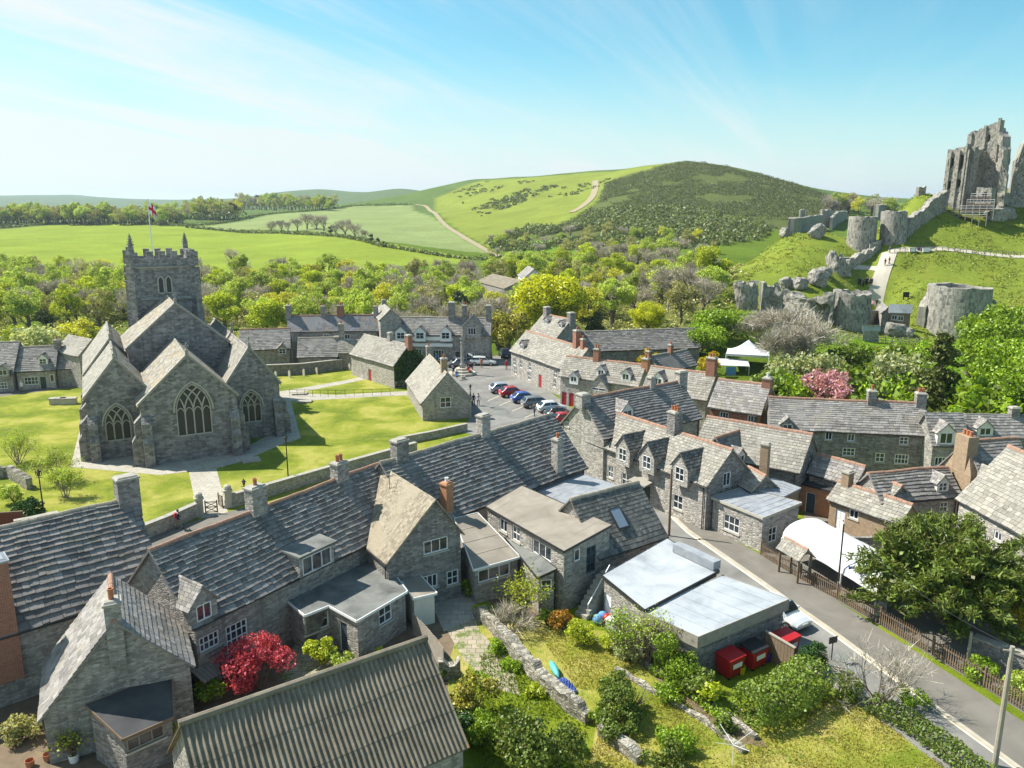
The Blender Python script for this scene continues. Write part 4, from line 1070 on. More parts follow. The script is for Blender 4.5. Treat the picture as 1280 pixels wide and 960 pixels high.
H9.dormer(1240, 610, 1.4, .9, 2, 1, 'gable', 'cream', gab=.7)
q = H9.P - H9.right * .12
cs = MB(); cc_ = Vector((q.x, q.y, 0)) + H9.n * .2; zt = zat((q.x, q.y), 543)
cs.box(cc_ + UP * 2, 1.0, 3.0, 3.2, H9.right); cs.box(cc_ + UP * 5.2, 1.0, 3.0, 1.6, H9.right, taper=.5); cs.box(cc_ + UP * 5.2, .98, 1.5, zt - 5.2, H9.right)
co = cs.build('chimney', M['brick_buff'], H9.root)
for k in (-1, 0, 1):
    mp = MB(); mp.lathe(cc_ + UP * zt + H9.n * k * .38, [(.14, 0), (.13, .35), (.16, .4), (.1, .4)], 10); mp.build('chimney_pot', M['terracotta'], co)
H9a = House('cottage', 'low cottage with a coarse slate roof and one little dormer against the shouldered gable', (1087, 591), (1184, 584), 5.3, (1137, 626), 3.4, wall='rubble', roof='slate_north', gauge=.32, sw=(.5, 1.0), thick=.07, ridge='ridge_tile', rough=1.3, wins=[('f', 1180, 634, .8, .9, 2, 2)])
H9a.dormer(1178, 615, 1.1, .9, 2, 2, 'gable', 'cream', gab=.55)
H10 = House('white_walled_house', 'pale walled house under a broad sunlit slate roof beside the yew', (1262, 557), (1330, 585), 8.7, (1226, 640), 4.5, wall='rubble_pale', roof='slate_warm', gauge=.32, sw=(.45, .9), ridge='ridge_tile', ext=(0, 4), wins=[('f', 1247, 670, .8, .7, 2, 1)])
H11 = House('hotel_wing', 'steep slate roofed rear wing whose gable faces the back yard', (885, 520), (1015, 542), 6.9, (995, 590), 4.0, wall='rubble_dark', roof='slate_warm', gauge=.32, ridge='ridge_tile', wins=[('r', 1012, 580, .6, 1.2, 1, 2)])
q = G(955, 588, 4.2); chimney(H11.root, q[:2], 1.5, zat(q[:2], 553), .7, .6, ax=H11.right, mat='brick_buff', pots=0)
H11b = House('hotel_wing', 'short cross wing with a deep shaded slate slope behind the hotel roof', (895, 547), (947, 531), 6.2, (920, 587), 3.6, wall='rubble_dark', roof='slate_north', gauge=.34, thick=.07, ridge='ridge_tile', sw=(.45, .95), rough=1.3)
H11b.dormer(926, 580, 1.3, .9, 2, 1, 'gable', 'cream', gab=.6)
H12 = House('outbuilding', 'slate outbuilding between the rear wing and the long mullioned house', (1022, 567), (1081, 582), 4.9, None, 3.4, hwset=1.5, wall='rubble_dark', gauge=.32, ridge='ridge_tile')
H13 = House('outbuilding', 'gabled outbuilding wedged in front of the coarse roofed cottage', (1085, 591), (1127, 607), 4.6, None, 3.0, hwset=1.9, wall='rubble', roof='slate_warm', gauge=.32, ridge='ridge_tile')
H14 = House('cottage', 'low brick cottage with a white door behind the yew', (1050, 600), (1140, 630), 3.9, (1095, 645), 2.5, wall='brick_buff', roof='slate_warm', gauge=.32, ridge='ridge_tile', doors=[('f', (1051, 637), .9, 1.85, 'white')], wins=[('f', 1067, 643, .9, .8, 2, 1)], chims=[(1059, 588, .7, .7, 'brick_buff', 0)])
flatbuild('kitchen_block', 'flat dark roofed brick block with a blue door in the hotel yard', [(993, 602, 2.6), (1022, 591, 2.6), (1047, 603, 2.6), (1039, 614, 2.6)], roofm='felt_dark', wall='brick_orange', fm='gutter', doors=[(1013, 625, .9, 1.9, 'bluedoor')])
flatbuild('yard_building', 'lead roofed brick yard building behind the hotel extension', [(940, 610, 3.5), (966, 597, 3.6), (1001, 610, 3.4), (979, 621, 3.3)], roofm='lead', wall='brick_buff', fm='lead', seams=6)
H17 = House('outbuilding', 'tiny slate gable wedged between the hotel roof and the yard', (936, 583), (957, 594), 4.7, None, 3.4, hwset=1.4, wall='rubble_dark', roof='slate_warm', gauge=.34, ridge='ridge_tile')

# ---- the square and the far rows
N1 = House('slate_roofed_house', 'long house with a smooth blue slate roof and orange lichen beyond the churchyard', (361, 394), (473, 393), 7.9, (420, 414), 5.3, roof='slate_blue', gauge=.3, sw=(.3, .45), thick=.02, wall='rubble', ridge='ridge_tile', wins=[('f', 408, 421, 1.0, .9, 2, 1), ('f', 434, 421, 1.0, .9, 2, 1)],
    chims=[(361, 381, .9, 1.0, 'rubble_dark', 1), (404, 382, .7, .7, 'rubble', 1), (426, 381, 1.2, .7, 'brick', 3), (470, 382, .8, .8, 'rubble', 1)], rough=.5, backgauge=0)
N2 = House('shop', 'stone shop with three white dormers and a white front on the square', (480, 396), (614, 397), 7.65, (600, 419), 4.9, wall='rubble', gauge=.32, sw=(.5, 1.0), ridge='ridge_stone', rough=1.2, wins=[('f', 588, 447, 1.5, 1.6, 3, 2), ('f', 606, 449, 1.1, 1.4, 2, 2), ('f', 520, 443, 2.0, 1.9, 4, 1), ('f', 548, 444, 2.0, 1.9, 4, 1), ('f', 500, 443, 1.6, 1.9, 3, 1)],
    doors=[('f', (535, 445), 1.0, 2.0, 'bluedoor'), ('f', (572, 446), 1.0, 2.0, 'greendoor')], chims=[(565, 377, 1.1, 1.1, 'rubble_dark', 0), (581, 381, .8, .8, 'rubble_dark', 1), (611, 381, .9, .9, 'rubble_dark', 0)])
for px in (501, 525, 557): N2.dormer(px, 425, 1.9, 1.5, 2, 2, 'gable', 'white', gab=.9, wh=1.1)
N2.dormer(590, 421, 3.2, 1.9, 3, 1, 'gable', 'rubble', gab=1.7, wh=1.2, ww=1.4)
q = N2.W['f']; mb = MB()
for pa, pb in ((484, 511), (514, 566)):
    ua, ub = q.uv(pa, 432)[0], q.uv(pb, 432)[0]; obox(mb, q, ua, 3.25, ub - ua, .55, .02, .35)
    obox(mb, q, ua, 4.3, ub - ua, .6, .02, .10)
mb.build('shop_fascia', M['white'], N2.root)
N2b = House('gabled_house', 'pale gabled house peeping over the shop roof', (488, 386), (481, 380), 9.4, (497, 394), 7.5, wall='rubble_pale', gauge=.4, roof='slate_warm', ridge=None, gutter=False, chims=[(480, 374, .8, .8, 'rubble_dark', 1)], ext=(0, 3))
N3 = House('cottage', 'stone cottage with a single small dormer close to the church', (300, 412), (362, 410), 6.4, (330, 437), 3.4, wall='rubble', gauge=.32, sw=(.5, 1.0), ridge='ridge_tile', rough=1.2)
N3.dormer(353, 443, 1.5, 1.1, 2, 2, 'gable', 'rubble', gab=.7)
N4 = House('outbuilding', 'low slate roofed outbuilding with a tall end stack against the churchyard wall', (373, 422), (416, 421), 5.15, (400, 446), 2.3, wall='rubble', gauge=.32, sw=(.5, 1.0), ridge='ridge_stone', chims=[(421, 420, .9, .8, 'rubble', 0, dict(zb=1.0)), (451, 404, .9, .8, 'rubble', 1, dict(zb=2.0))], ext=(0, .8))
N4b = House('outbuilding', 'plain slate lean-to behind the red doored building', (424, 424), (455, 424), 4.8, (438, 441), 2.8, wall='rubble', gauge=.32, ridge=None, roof='slate_warm')
N5 = House('stone_house', 'stone house with a red door on the churchyard and an ivy covered gable', (456, 417), (511, 430), 6.5, (489, 457), 3.5, wall='rubble_pale', roof='slate_warm', gauge=.32, ridge=None, doors=[('f', (462, 463), .9, 1.9, 'reddoor')], chims=[(488, 415, .8, .7, 'rubble', 0), (511, 418, .9, .8, 'brick', 0)])
N6 = House('town_house', 'gabled stone hall with a white gable window and apex stack beside the square', (536, 442), (559, 467), 6.0, (527, 507), 2.2, Eb=(586, 494), zeb=2.4, wall='rubble', roof='slate_warm', gauge=.32, ridge='ridge_stone', chims=[(536, 432, .7, .7, 'rubble', 1), (555, 447, .8, .8, 'brick_buff', 1)],
    wins=[('r', 557, 503, 1.45, 1.4, 2, 2)], verge=-.05)
L1 = House('cottage', 'stone cottage with two white dormers at the frame edge beyond the churchyard', (-60, 430), (24, 427), 6.75, (30, 467), 2.66, wall='rubble', gauge=.32, sw=(.5, 1.0), rough=1.3, wins=[('f', 3, 482, 1.3, 1.0, 3, 2)])
L1.dormer(4, 470, 1.6, 1.0, 2, 1, 'gable', 'rubble', gab=.7, frame='white')
L2 = House('cottage', 'stone cottage with a white bay window and open porch beyond the churchyard', (26, 434), (72, 432), 5.95, (77, 462), 2.81, wall='rubble_pale', gauge=.32, sw=(.5, 1.0), rough=1.3, wins=[('f', 39, 476, 1.9, 1.2, 4, 2), ('f', 65, 473, .6, 1.2, 1, 1)], doors=[('f', (54, 478), .9, 1.9, 'greendoor')], chims=[(72, 424, .9, .8, 'rubble_dark', 1)], ext=(.3, 0))
L2.dormer(54, 456, 1.3, 1.0, 2, 2, 'gable', 'white', gab=.7)
L3 = House('cottage', 'stone cottage with a wide white window and one dormer tucked against the church', (73, 429), (119, 427), 6.15, (78, 461), 2.78, wall='rubble', gauge=.32, sw=(.5, 1.0), rough=1.3, wins=[('f', 99, 476, 1.9, 1.0, 4, 2)], ext=(0, 4))
L3.dormer(101, 463, 1.3, 1.0, 2, 2, 'gable', 'rubble', gab=.6)
L4 = House('cottage', 'pale roofed cottage behind the row beyond the churchyard', (86, 418), (115, 424), 7.3, None, 5.0, hwset=2.3, wall='rubble', roof='slate_warm', gauge=.32, ridge=None, gutter=False)
_g = GT(640, 353); farm = House('farm_shed', 'low farm shed with a grey sheet roof among the valley trees', (616, 342), (652, 350), _g.z + 5.5, None, _g.z + 3.2, hwset=5.5, z0=_g.z, wall='rubble', roof='fibre', gauge=0, cat='barn', ridge=None, gutter=False)
_g = GT(668, 350); farm2 = House('farmhouse', 'small gabled farmhouse beside the grey farm shed', (660, 332), (668, 336), _g.z + 8.0, None, _g.z + 5.0, hwset=3.4, z0=_g.z, wall='cream', roof='slate', gauge=.5, cat='house', ridge=None, gutter=False)
q = G1.onroof(487, 612); mb = MB(q); mb.tube([q, q + UP * 1.1], .025, 5); mb.beam(q + UP * 1.0 - R3.right * .5, q + UP * 1.0 + R3.right * .5, .03)
for k in range(4): mb.beam(q + UP * 1.0 + R3.right * (.3 * k - .45) - R3.n * .25, q + UP * 1.0 + R3.right * (.3 * k - .45) + R3.n * .25, .02)
tag(mb.build('aerial', M['gutter']), 'thin television aerial on the brown tiled cross gable roof', 'aerial')
# ------------------------------------------------------------------ the parish church
_a, _b = G(183, 582), G(301, 566)
CU = (_b - _a).normalized(); CF = Vector((-CU.y, CU.x, 0))
def cp(u, f, z=0): return _a + CU * u + CF * f + UP * z
ch = thing('church', 'grey stone church with three eastern gables, traceried windows and a battlemented tower', 'church', cp(5, 18))
def arch_poly(u, v, w, h, n=8):
    ha = w * .80; v1 = v + h - ha; Rr = (ha * ha + w * w / 4) / w
    L = [(u - w / 2, v), (u + w / 2, v)]
    th = math.asin(min(1, ha / Rr))
    for k in range(n + 1): t_ = th * k / n; L.append((u + w / 2 - Rr + Rr * math.cos(t_), v1 + Rr * math.sin(t_)))
    for k in range(n - 1, -1, -1): t_ = th * k / n; L.append((u - w / 2 + Rr - Rr * math.cos(t_), v1 + Rr * math.sin(t_)))
    return L
class WallP(Wall):
    """wall with arched openings"""
    def __init__(s, *a): super().__init__(*a); s.polys = []
    def add(s, mb, depth=.3, m=0):
        loops = [[Vector((u, v, 0)) for u, v in s.outline]] + [[Vector((u, v, 0)) for u, v in p] for p in s.polys]
        flat = [p for l in loops for p in l]
        for tri in geometry.tessellate_polygon(loops):
            a, b, c = (flat[k] for k in tri)
            if (b - a).cross(c - a).z < 0: b, c = c, b
            mb.face([s.P(q.x, q.y) for q in (a, b, c)], m)
        for l in loops[1:]:
            for k in range(len(l)):
                a, b = l[k], l[(k + 1) % len(l)]
                mb.face([s.P(a.x, a.y), s.P(a.x, a.y, -depth), s.P(b.x, b.y, -depth), s.P(b.x, b.y)], m)
def tracery(w, u, v, ww, hh, lights, par):
    poly = arch_poly(u, v, ww, hh); w.polys.append(poly)
    mb = MB()
    def pl(pts, t_=.13, d0=-.22):
        for p, q in zip(pts[:-1], pts[1:]):
            mb.beam(w.P(p[0], p[1], d0), w.P(q[0], q[1], d0), t_, t_, up=w.n)
    pl(poly + poly[:1], .2, -.12)
    hood = arch_poly(u, v + hh * .45, ww + .45, hh * .55 + .28)[2:]; pl(hood, .14, .06)
    ha = ww * .80; v1 = v + hh - ha; Rr = (ha * ha + ww * ww / 4) / ww
    def inside(x, y):
        if y <= v1: return True
        return abs(x - u) <= -ww / 2 + math.sqrt(max(0, Rr * Rr - (y - v1) ** 2)) - Rr + ww + .0
    lw = ww / lights; vs = v1 - lw * .25
    for k in range(1, lights):
        x = u - ww / 2 + lw * k
        pl([(x, v), (x, vs)])
        for sg in (-1, 1):   # intersecting bars springing from each mullion
            P = []
            for j in range(14):
                t_ = math.radians(62) * j / 13
                q = (x + sg * (Rr - Rr * math.cos(t_)) , vs + Rr * math.sin(t_))
                dx = abs(q[0] - u); lim = ww / 2 - (Rr - math.sqrt(max(0, Rr * Rr - max(0, q[1] - v1) ** 2)))
                if dx > lim: break
                P.append(q)
            if len(P) > 1: pl(P)
    for k in range(lights):
        x = u - ww / 2 + lw * (k + .5)
        sm = arch_poly(x, vs - lw * .35, lw * .92, lw * .9, 4)[2:]; pl(sm, .09)
    o = mb.build('window', M['dressed'], par)
    mp = MB(); mp.face([w.P(a, b, -.27) for a, b in poly]); mp.build('pane', M['leadglass'], o)
    return o
def gable_block(nm, u0, u1, f0, f1, ze, zr, wall='ashlar', roof='church_slate', wins=(), ur=None, zeL=None, gauge=.42, cop=True, zpl=0.0):
    ur = ur if ur is not None else (u0 + u1) / 2
    zl = zeL if zeL is not None else ze
    mb = MB(); front = WallP(cp(u0, f0, -.5), -CF, [(0, 0), (u1 - u0, 0), (u1 - u0, ze + .5), (ur - u0, zr + .5 + .12), (0, zl + .5)])
    W = []
    for wd in wins: W.append((wd[0] - u0, wd[1] + .5) + tuple(wd[2:]))
    wo = [tracery(front, *wd, ch) for wd in W]
    front.add(mb)
    L = f1 - f0
    Wall(cp(u0, f1, -.5), -CU, [(0, 0), (L, 0), (L, zl + .5), (0, zl + .5)]).add(mb)
    Wall(cp(u1, f0, -.5), CU, [(0, 0), (L, 0), (L, ze + .5), (0, ze + .5)]).add(mb)
    Wall(cp(u1, f1, -.5), CF, [(0, 0), (u1 - u0, 0), (u1 - u0, zl + .5), (u1 - ur, zr + .5), (0, ze + .5)]).add(mb)
    # projecting plinth
    mb.hexa([cp(u0 - .18, f0 - .18, -.5), cp(u1 + .18, f0 - .18, -.5), cp(u1 + .18, f1, -.5), cp(u0 - .18, f1, -.5)], [cp(u0 - .18, f0 - .18, .7), cp(u1 + .18, f0 - .18, .7), cp(u1 + .18, f1, .7), cp(u0 - .18, f1, .7)])
    mb.build(nm + '_wall', M[wall], ch)
    mr = MB(); o = .25
    sl, sr = (zr - zl) / (ur - u0), (zr - ze) / (u1 - ur)
    eL0, eL1, r0, r1 = cp(u0 - o, f0 + .25, zl - o * sl), cp(u0 - o, f1, zl - o * sl), cp(ur, f0 + .25, zr), cp(ur, f1, zr)
    slab(mr, eL1, eL0, r0, r1); slates(mr, eL1, eL0, r0, r1, gauge, .35, .7, .035)
    eR0, eR1 = cp(u1 + o, f0 + .25, ze - o * sr), cp(u1 + o, f1, ze - o * sr)
    slab(mr, eR0, eR1, r1, r0); slates(mr, eR0, eR1, r1, r0, gauge, .35, .7, .035)
    ridge_run(mr, r0, r1, .12)
    mr.build(nm + '_roof', M[roof], ch)
    if cop:
        mc = MB()
        for f in ((f0 + .05,) if cop == 1 else (f0 + .05, f1 - .1)):
            ap = cp(ur, f, zr + .22)
            for u, z in ((u0 - .25, zl - .25 * sl + .22), (u1 + .25, ze - .25 * sr + .22)):
                mc.beam(cp(u, f, z), ap, .42, .22)
            mc.box(cp(ur, f, zr + .2), .34, .34, .5, CU); mc.box(cp(ur, f, zr + .7), .12, .12, .75, CU); mc.box(cp(ur, f, zr + 1.08), .5, .12, .12, CU)
        mc.build('coping', M['coping'], ch)
def buttress(u, f, d, w=.95, dep=1.1, h=5.2):
    """stepped buttress at (u, f) projecting along d (in the church's own axes)"""
    d = (CU * d[0] + CF * d[1]).normalized(); s = Vector((-d.y, d.x, 0)); p = cp(u, f, -.3)
    mb = MB(); z = 0
    for k, (hh, dd) in enumerate(((h * .52, dep), (h * .36, dep * .68))):
        b = [p - s * w / 2 + UP * z, p - s * w / 2 + d * dd + UP * z, p + s * w / 2 + d * dd + UP * z, p + s * w / 2 + UP * z]
        t_ = [x + UP * hh for x in b]; mb.hexa(b, t_)
        slope = .55 if k == 0 else .8
        q = dep * .68 if k == 0 else 0
        a = [p - s * w / 2 + d * q + UP * (z + hh), p - s * w / 2 + d * dd + UP * (z + hh), p + s * w / 2 + d * dd + UP * (z + hh), p + s * w / 2 + d * q + UP * (z + hh)]
        c = [a[0] + UP * slope, a[0] + UP * slope + d * .02, a[3] + UP * slope + d * .02, a[3] + UP * slope]
        mb.hexa(a, c); z += hh
    mb.build('buttress', M['ashlar'], ch)
gable_block('chancel', 0, 9.6, 0, 14.4, 6.6, 11.3, wins=[(5.15, 2.7, 3.5, 5.6, 4)], ur=4.95)
gable_block('nave', -.2, 11.2, 14.3, 27.2, 10.2, 15.2, ur=5.5)
gable_block('north_aisle', -5.0, 1.3, 4.5, 18.0, 6.9, 10.8, wins=[(-2.2, 1.9, 2.5, 3.9, 3)], roof='slate_warm', cop=1)
gable_block('north_porch_aisle', -5.0, 1.3, 18.0, 35.0, 6.9, 11.0, roof='slate_warm', cop=1)
gable_block('south_aisle', 9.2, 15.3, 5.4, 18.0, 6.4, 10.7, wins=[(12.0, 1.9, 2.2, 3.7, 3)], ur=12.2, roof='slate_warm', cop=1)
gable_block('south_porch_aisle', 9.2, 15.3, 18.0, 34.0, 6.4, 10.7, ur=12.2, roof='slate_warm', cop=1)
for u, f, d, h in ((.4, 0, (0, -1), 5.6), (0, .5, (-1, 0), 5.6), (9.2, 0, (0, -1), 5.2), (9.6, .6, (1, 0), 5.2), (-4.6, 4.5, (0, -1), 5.0), (-5, 5.1, (-1, 0), 5.0), (-5, 12, (-1, 0), 5.0), (-5, 20, (-1, 0), 5.0), (15.3, 6, (1, 0), 4.8), (14.9, 5.4, (0, -1), 4.8), (15.3, 13, (1, 0), 4.8), (15.3, 21, (1, 0), 4.8)):
    buttress(u, f, d, h=h)
# tower
mb = MB(); u0, u1, f0, f1 = 1.8, 9.2, 27.0, 34.6
def ring(m_, z): return [cp(u0 - m_, f0 - m_, z), cp(u1 + m_, f0 - m_, z), cp(u1 + m_, f1 + m_, z), cp(u0 - m_, f1 + m_, z)]
mb.hexa(ring(.35, -.5), ring(.25, 14.6)); mb.hexa(ring(0, 14.85), ring(0, 18.75))
for cx, cy in ((u0, f0), (u1, f0), (u1, f1), (u0, f1)):
    c = cp(cx, cy, 0)
    mb.box(c + UP * -.4, 1.35, 1.35, 13.5, CU + CF); mb.box(c + UP * 13.1, 1.15, 1.15, 5.6, CU + CF)
tw = mb.build('tower', M['ashlar'], ch)
mc = MB(); mc.hexa(ring(.42, 14.58), ring(.12, 14.9)); mc.hexa(ring(.2, 18.7), ring(.28, 18.95)); mc.build('string_course', M['coping'], tw)
mp = MB()
for a, b in (((u0, f0), (u1, f0)), ((u1, f0), (u1, f1)), ((u1, f1), (u0, f1)), ((u0, f1), (u0, f0))):
    A_, B_ = cp(*a, 18.95), cp(*b, 18.95); d = (B_ - A_); L = d.length; d = d.normalized(); nn = Vector((d.y, -d.x, 0))
    mid = (A_ + B_) / 2; mp.box(mid - nn * .2, L - .02, .42, 1.0, d)
    for k in range(5):
        if k in (0, 4): continue
        c = A_ + d * (L * (k + .5) / 5) - nn * .2
        mp.box(c + UP * 1.0, L / 5 * .52, .42, .85, d); mp.box(c + UP * 1.85, L / 5 * .58, .52, .12, d)
mp.build('parapet', M['ashlar'], tw)
for k, (cx, cy, h) in enumerate(((u0, f0, 2.5), (u1, f0, .8), (u1, f1, 2.3), (u0, f1, 1.2))):
    m_ = MB(); c = cp(cx, cy, 18.9); m_.box(c, 1.05, 1.05, 1.9, CU + CF)
    m_.box(c + UP * 1.9, .66, .66, h * .35, CU); 
    if h > 1.5:
        m_.box(c + UP * (1.9 + h * .35), .56, .56, h * .65, CU, taper=.15)
        for j in range(4): m_.box(c + UP * (1.9 + h * (.4 + .13 * j)), .62 - .11 * j, .62 - .11 * j, .14, CU + CF)
    m_.build('pinnacle', M['ashlar'], tw)
bw = WallP(cp(u0, f0, 0), -CF, []); mb2 = MB(); mpn = MB()
for du in (-.48, .48):
    P_ = arch_poly(3.7 + du, 15.4, .72, 2.2, 4); mpn.face([bw.P(a, b, .03) for a, b in P_])
    for p, q in zip(P_, P_[1:] + P_[:1]): mb2.beam(bw.P(*p, .04), bw.P(*q, .04), .16, .2, up=-CF)
o = mb2.build('window', M['dressed'], tw); mpn.build('pane', M['leadglass'], o)
mb = MB(); mb.box(cp(u0 - .7, f0 + .6, 16.9), .9, .3, .3, CU); mb.box(cp(u0 - .7, f0 + .6, 17.9), .7, .3, .3, CU); mb.build('gargoyle', M['ashlar'], tw)
mb = MB(); mb.face([cp(u0, f0, 18.9), cp(u1, f0, 18.9), cp(u1, f1, 18.9), cp(u0, f1, 18.9)]); mb.build('tower_roof', M['lead'], tw)
# flag
fp = cp(4.6, 30.5, 18.9)
fl = thing('flagpole', 'tall white flagpole on the church tower with a limp white flag crossed in red', 'flagpole', fp)
mb = MB(); mb.tube([fp, fp + UP * 8.6], [.09, .05], 8); mb.lathe(fp + UP * 8.6, [(.03, 0), (.11, .08), (.11, .16), (.02, .24)], 8); mb.build('pole', M['white'], fl)
t = NT('flag_cloth'); uvn = t.n.new('ShaderNodeSeparateXYZ'); t.set(uvn.inputs[0], t.uv())
def band(s_, c_, w_): return t.math('LESS_THAN', t.math('ABSOLUTE', t.math('SUBTRACT', s_, c_)), w_)
M['flag'] = t.done(t.mix(t.math('MAXIMUM', band(uvn.outputs[0], .5, .1), band(uvn.outputs[1], .5, .14)), (.8, .8, .8), (.55, .02, .03)), .8)
mf = bpy.data.meshes.new('flag'); vs_, fs_, uv_ = [], [], []
NX, NZ = 16, 10
for i in range(NX + 1):
    for j in range(NZ + 1):
        a, b = i / NX, j / NZ
        x = .06 + a * 1.15; z = 8.3 - (1 - b) * 1.5 - a * a * 1.1
        y = .22 * math.sin(a * 9 + b * 1.5) * a + .08 * math.sin(a * 17)
        vs_.append((x * .9, y, z)); uv_.append((a, b))
for i in range(NX):
    for j in range(NZ):
        k = i * (NZ + 1) + j; fs_.append((k, k + NZ + 1, k + NZ + 2, k + 1))
mf.from_pydata(vs_, [], fs_); l_ = mf.uv_layers.new()
for lp in mf.loops: l_.data[lp.index].uv = uv_[lp.vertex_index]
mf.materials.append(M['flag']); mf.polygons.foreach_set('use_smooth', [True] * len(fs_))
fo = bpy.data.objects.new('flag', mf); link(fo, fl)
# ------------------------------------------------------------------ the ruined castle on its mound
from mathutils import noise as mnoise
def _rough(p, amp, sc=.6):
    q = Vector(p) * sc
    return mnoise.fractal(q, 1.0, 2.1, 4) * amp
def ruin_wall(mb, pts, thick, z0, tops, jag=.5, step=.45, rough=.18, holes=(), flare=.0, seed=0, inward=None):
    """thick broken wall along plan points pts; tops = height above z0 at each point; holes = (u0,u1,z0,z1) recesses in metres"""
    r = random.Random(seed)
    pts = [Vector((p[0], p[1], 0)) for p in pts]
    if not hasattr(z0, '__len__'): z0 = [z0] * len(pts)
    cum = [0]
    for a, b in zip(pts[:-1], pts[1:]): cum.append(cum[-1] + (b - a).length)
    L = cum[-1]; N = max(3, int(L / step)); H = max(tops); NZ = max(3, int(H / step))
    def at(u):
        for k in range(len(pts) - 1):
            if u <= cum[k + 1] + 1e-6:
                f = (u - cum[k]) / max(1e-6, cum[k + 1] - cum[k])
                d = (pts[k + 1] - pts[k]).normalized(); return lerp(pts[k], pts[k + 1], f), d, lerp(tops[k], tops[k + 1], f), lerp(z0[k], z0[k + 1], f)
    rows = [[], []]; st = 0
    for i in range(N + 1):
        u = L * i / N; p, d, h, zb = at(u)
        if i % 2 == 0: st = r.uniform(-1, 1) * jag
        h = max(.3, h + st + r.uniform(-.3, .3) * jag)
        n = Vector((d.y, -d.x, 0))          # towards the side seen with u running left to right
        for sgn, arr in ((1, rows[0]), (-1, rows[1])):
            colm = []
            for j in range(NZ + 1):
                z = h * j / NZ
                off = thick / 2 + flare * (1 - j / NZ)
                for (a, b, c, e) in holes:
                    if sgn > 0 and a <= u <= b and c <= z <= e: off -= min(2.4, thick * .85)
                q = p + n * (sgn * off) + UP * (zb + z)
                q = q + n * (sgn * _rough(q, rough)) + UP * (0 if j == 0 else _rough(q + Vector((7, 3, 1)), rough * .6))
                colm.append(q)
            arr.append(colm)
    base = len(mb.v)
    for arr in rows:
        for c in arr: mb.v += [tuple(q) for q in c]
    w = NZ + 1; off = (N + 1) * w
    F = lambda i, j: base + i * w + j
    B = lambda i, j: base + off + i * w + j
    for i in range(N):
        for j in range(NZ):
            mb.f.append((F(i, j), F(i + 1, j), F(i + 1, j + 1), F(i, j + 1))); mb.m.append(0)
            mb.f.append((B(i + 1, j), B(i, j), B(i, j + 1), B(i + 1, j + 1))); mb.m.append(0)
        mb.f.append((F(i, NZ), F(i + 1, NZ), B(i + 1, NZ), B(i, NZ))); mb.m.append(0)
    for j in range(NZ):
        mb.f.append((B(0, j), F(0, j), F(0, j + 1), B(0, j + 1))); mb.m.append(0)
        mb.f.append((F(N, j), B(N, j), B(N, j + 1), F(N, j + 1))); mb.m.append(0)
def drum(mb, c, rad, h, thick=1.3, jag=.4, flare=.5, lean=(0, 0), a0=0, a1=360, tops=None, rough=.16, seed=1):
    r = random.Random(seed); N = max(10, int((a1 - a0) / 360 * 44)); NZ = max(4, int(h / .6))
    full = abs(a1 - a0) >= 359; cols = [[], []]; st = 0; c = Vector(c)
    for i in range(N + (0 if full else 1)):
        a = R(a0 + (a1 - a0) * i / N); d = Vector((math.cos(a), math.sin(a), 0))
        f = i / N
        t_ = 1.0 if tops is None else np.interp(f, np.linspace(0, 1, len(tops)), tops)
        if i % 2 == 0: st = r.uniform(-1, 1) * jag
        hh = max(.5, h * t_ + st)
        for k, arr in enumerate(cols):
            cl = []
            for j in range(NZ + 1):
                z = hh * j / NZ
                q = c + d * ((rad + flare * (1 - z / h) if k == 0 else rad - thick)) + UP * z + Vector((lean[0], lean[1], 0)) * z
                q = q + d * _rough(q, rough) + UP * (0 if j == 0 else _rough(q * 1.3, rough * .6)); cl.append(q)
            arr.append(cl)
    n = len(cols[0]); base = len(mb.v); w = NZ + 1
    for arr in cols:
        for cl in arr: mb.v += [tuple(q) for q in cl]
    O = lambda i, j: base + (i % n) * w + j
    I = lambda i, j: base + n * w + (i % n) * w + j
    for i in range(n if full else n - 1):
        for j in range(NZ):
            mb.f.append((O(i, j), O(i + 1, j), O(i + 1, j + 1), O(i, j + 1))); mb.m.append(0)
            mb.f.append((I(i + 1, j), I(i, j), I(i, j + 1), I(i + 1, j + 1))); mb.m.append(0)
        mb.f.append((O(i, NZ), O(i + 1, NZ), I(i + 1, NZ), I(i, NZ))); mb.m.append(0)
    if not full:
        for j in range(NZ):
            mb.f.append((I(0, j), O(0, j), O(0, j + 1), I(0, j + 1))); mb.m.append(0)
            mb.f.append((O(n - 1, j), I(n - 1, j), I(n - 1, j + 1), O(n - 1, j + 1))); mb.m.append(0)
def boulder(mb, c, sx, sy, sz, rz=0, tilt=.0, seed=0):
    bm = bmesh.new(); bmesh.ops.create_icosphere(bm, subdivisions=3, radius=1)
    mt = Matrix.Rotation(rz, 3, 'Z') @ Matrix.Rotation(tilt, 3, 'Y')
    idx = {}
    vs_ = []
    for v in bm.verts:
        p = v.co.copy(); m_ = max(abs(p.x), abs(p.y), abs(p.z)); p = p.lerp(p / m_, .55)
        p = p * (1 + _rough(p * 2 + Vector((seed * 3.1, 0, 0)), .22))
        p = mt @ Vector((p.x * sx, p.y * sy, p.z * sz)); idx[v] = len(vs_); vs_.append(p + Vector(c))
    mb.mesh(vs_, [tuple(idx[v] for v in f.verts) for f in bm.faces]); bm.free()
def ruin(name, label, loc, cat='ruin', group=None): return thing(name, label, cat, loc, group=group)
def one(mb, name, label, cat, mat='ruin', group=None, org=None):
    v = np.array(mb.v); mb.org = Vector(org) if org else Vector((v[:, 0].mean(), v[:, 1].mean(), v[:, 2].min()))
    return tag(mb.build(name, M[mat]), label, cat, group)
def base_top(px, pyb, pyt):
    p = GT(px, pyb); return p, zat((p.x, p.y), pyt) - p.z

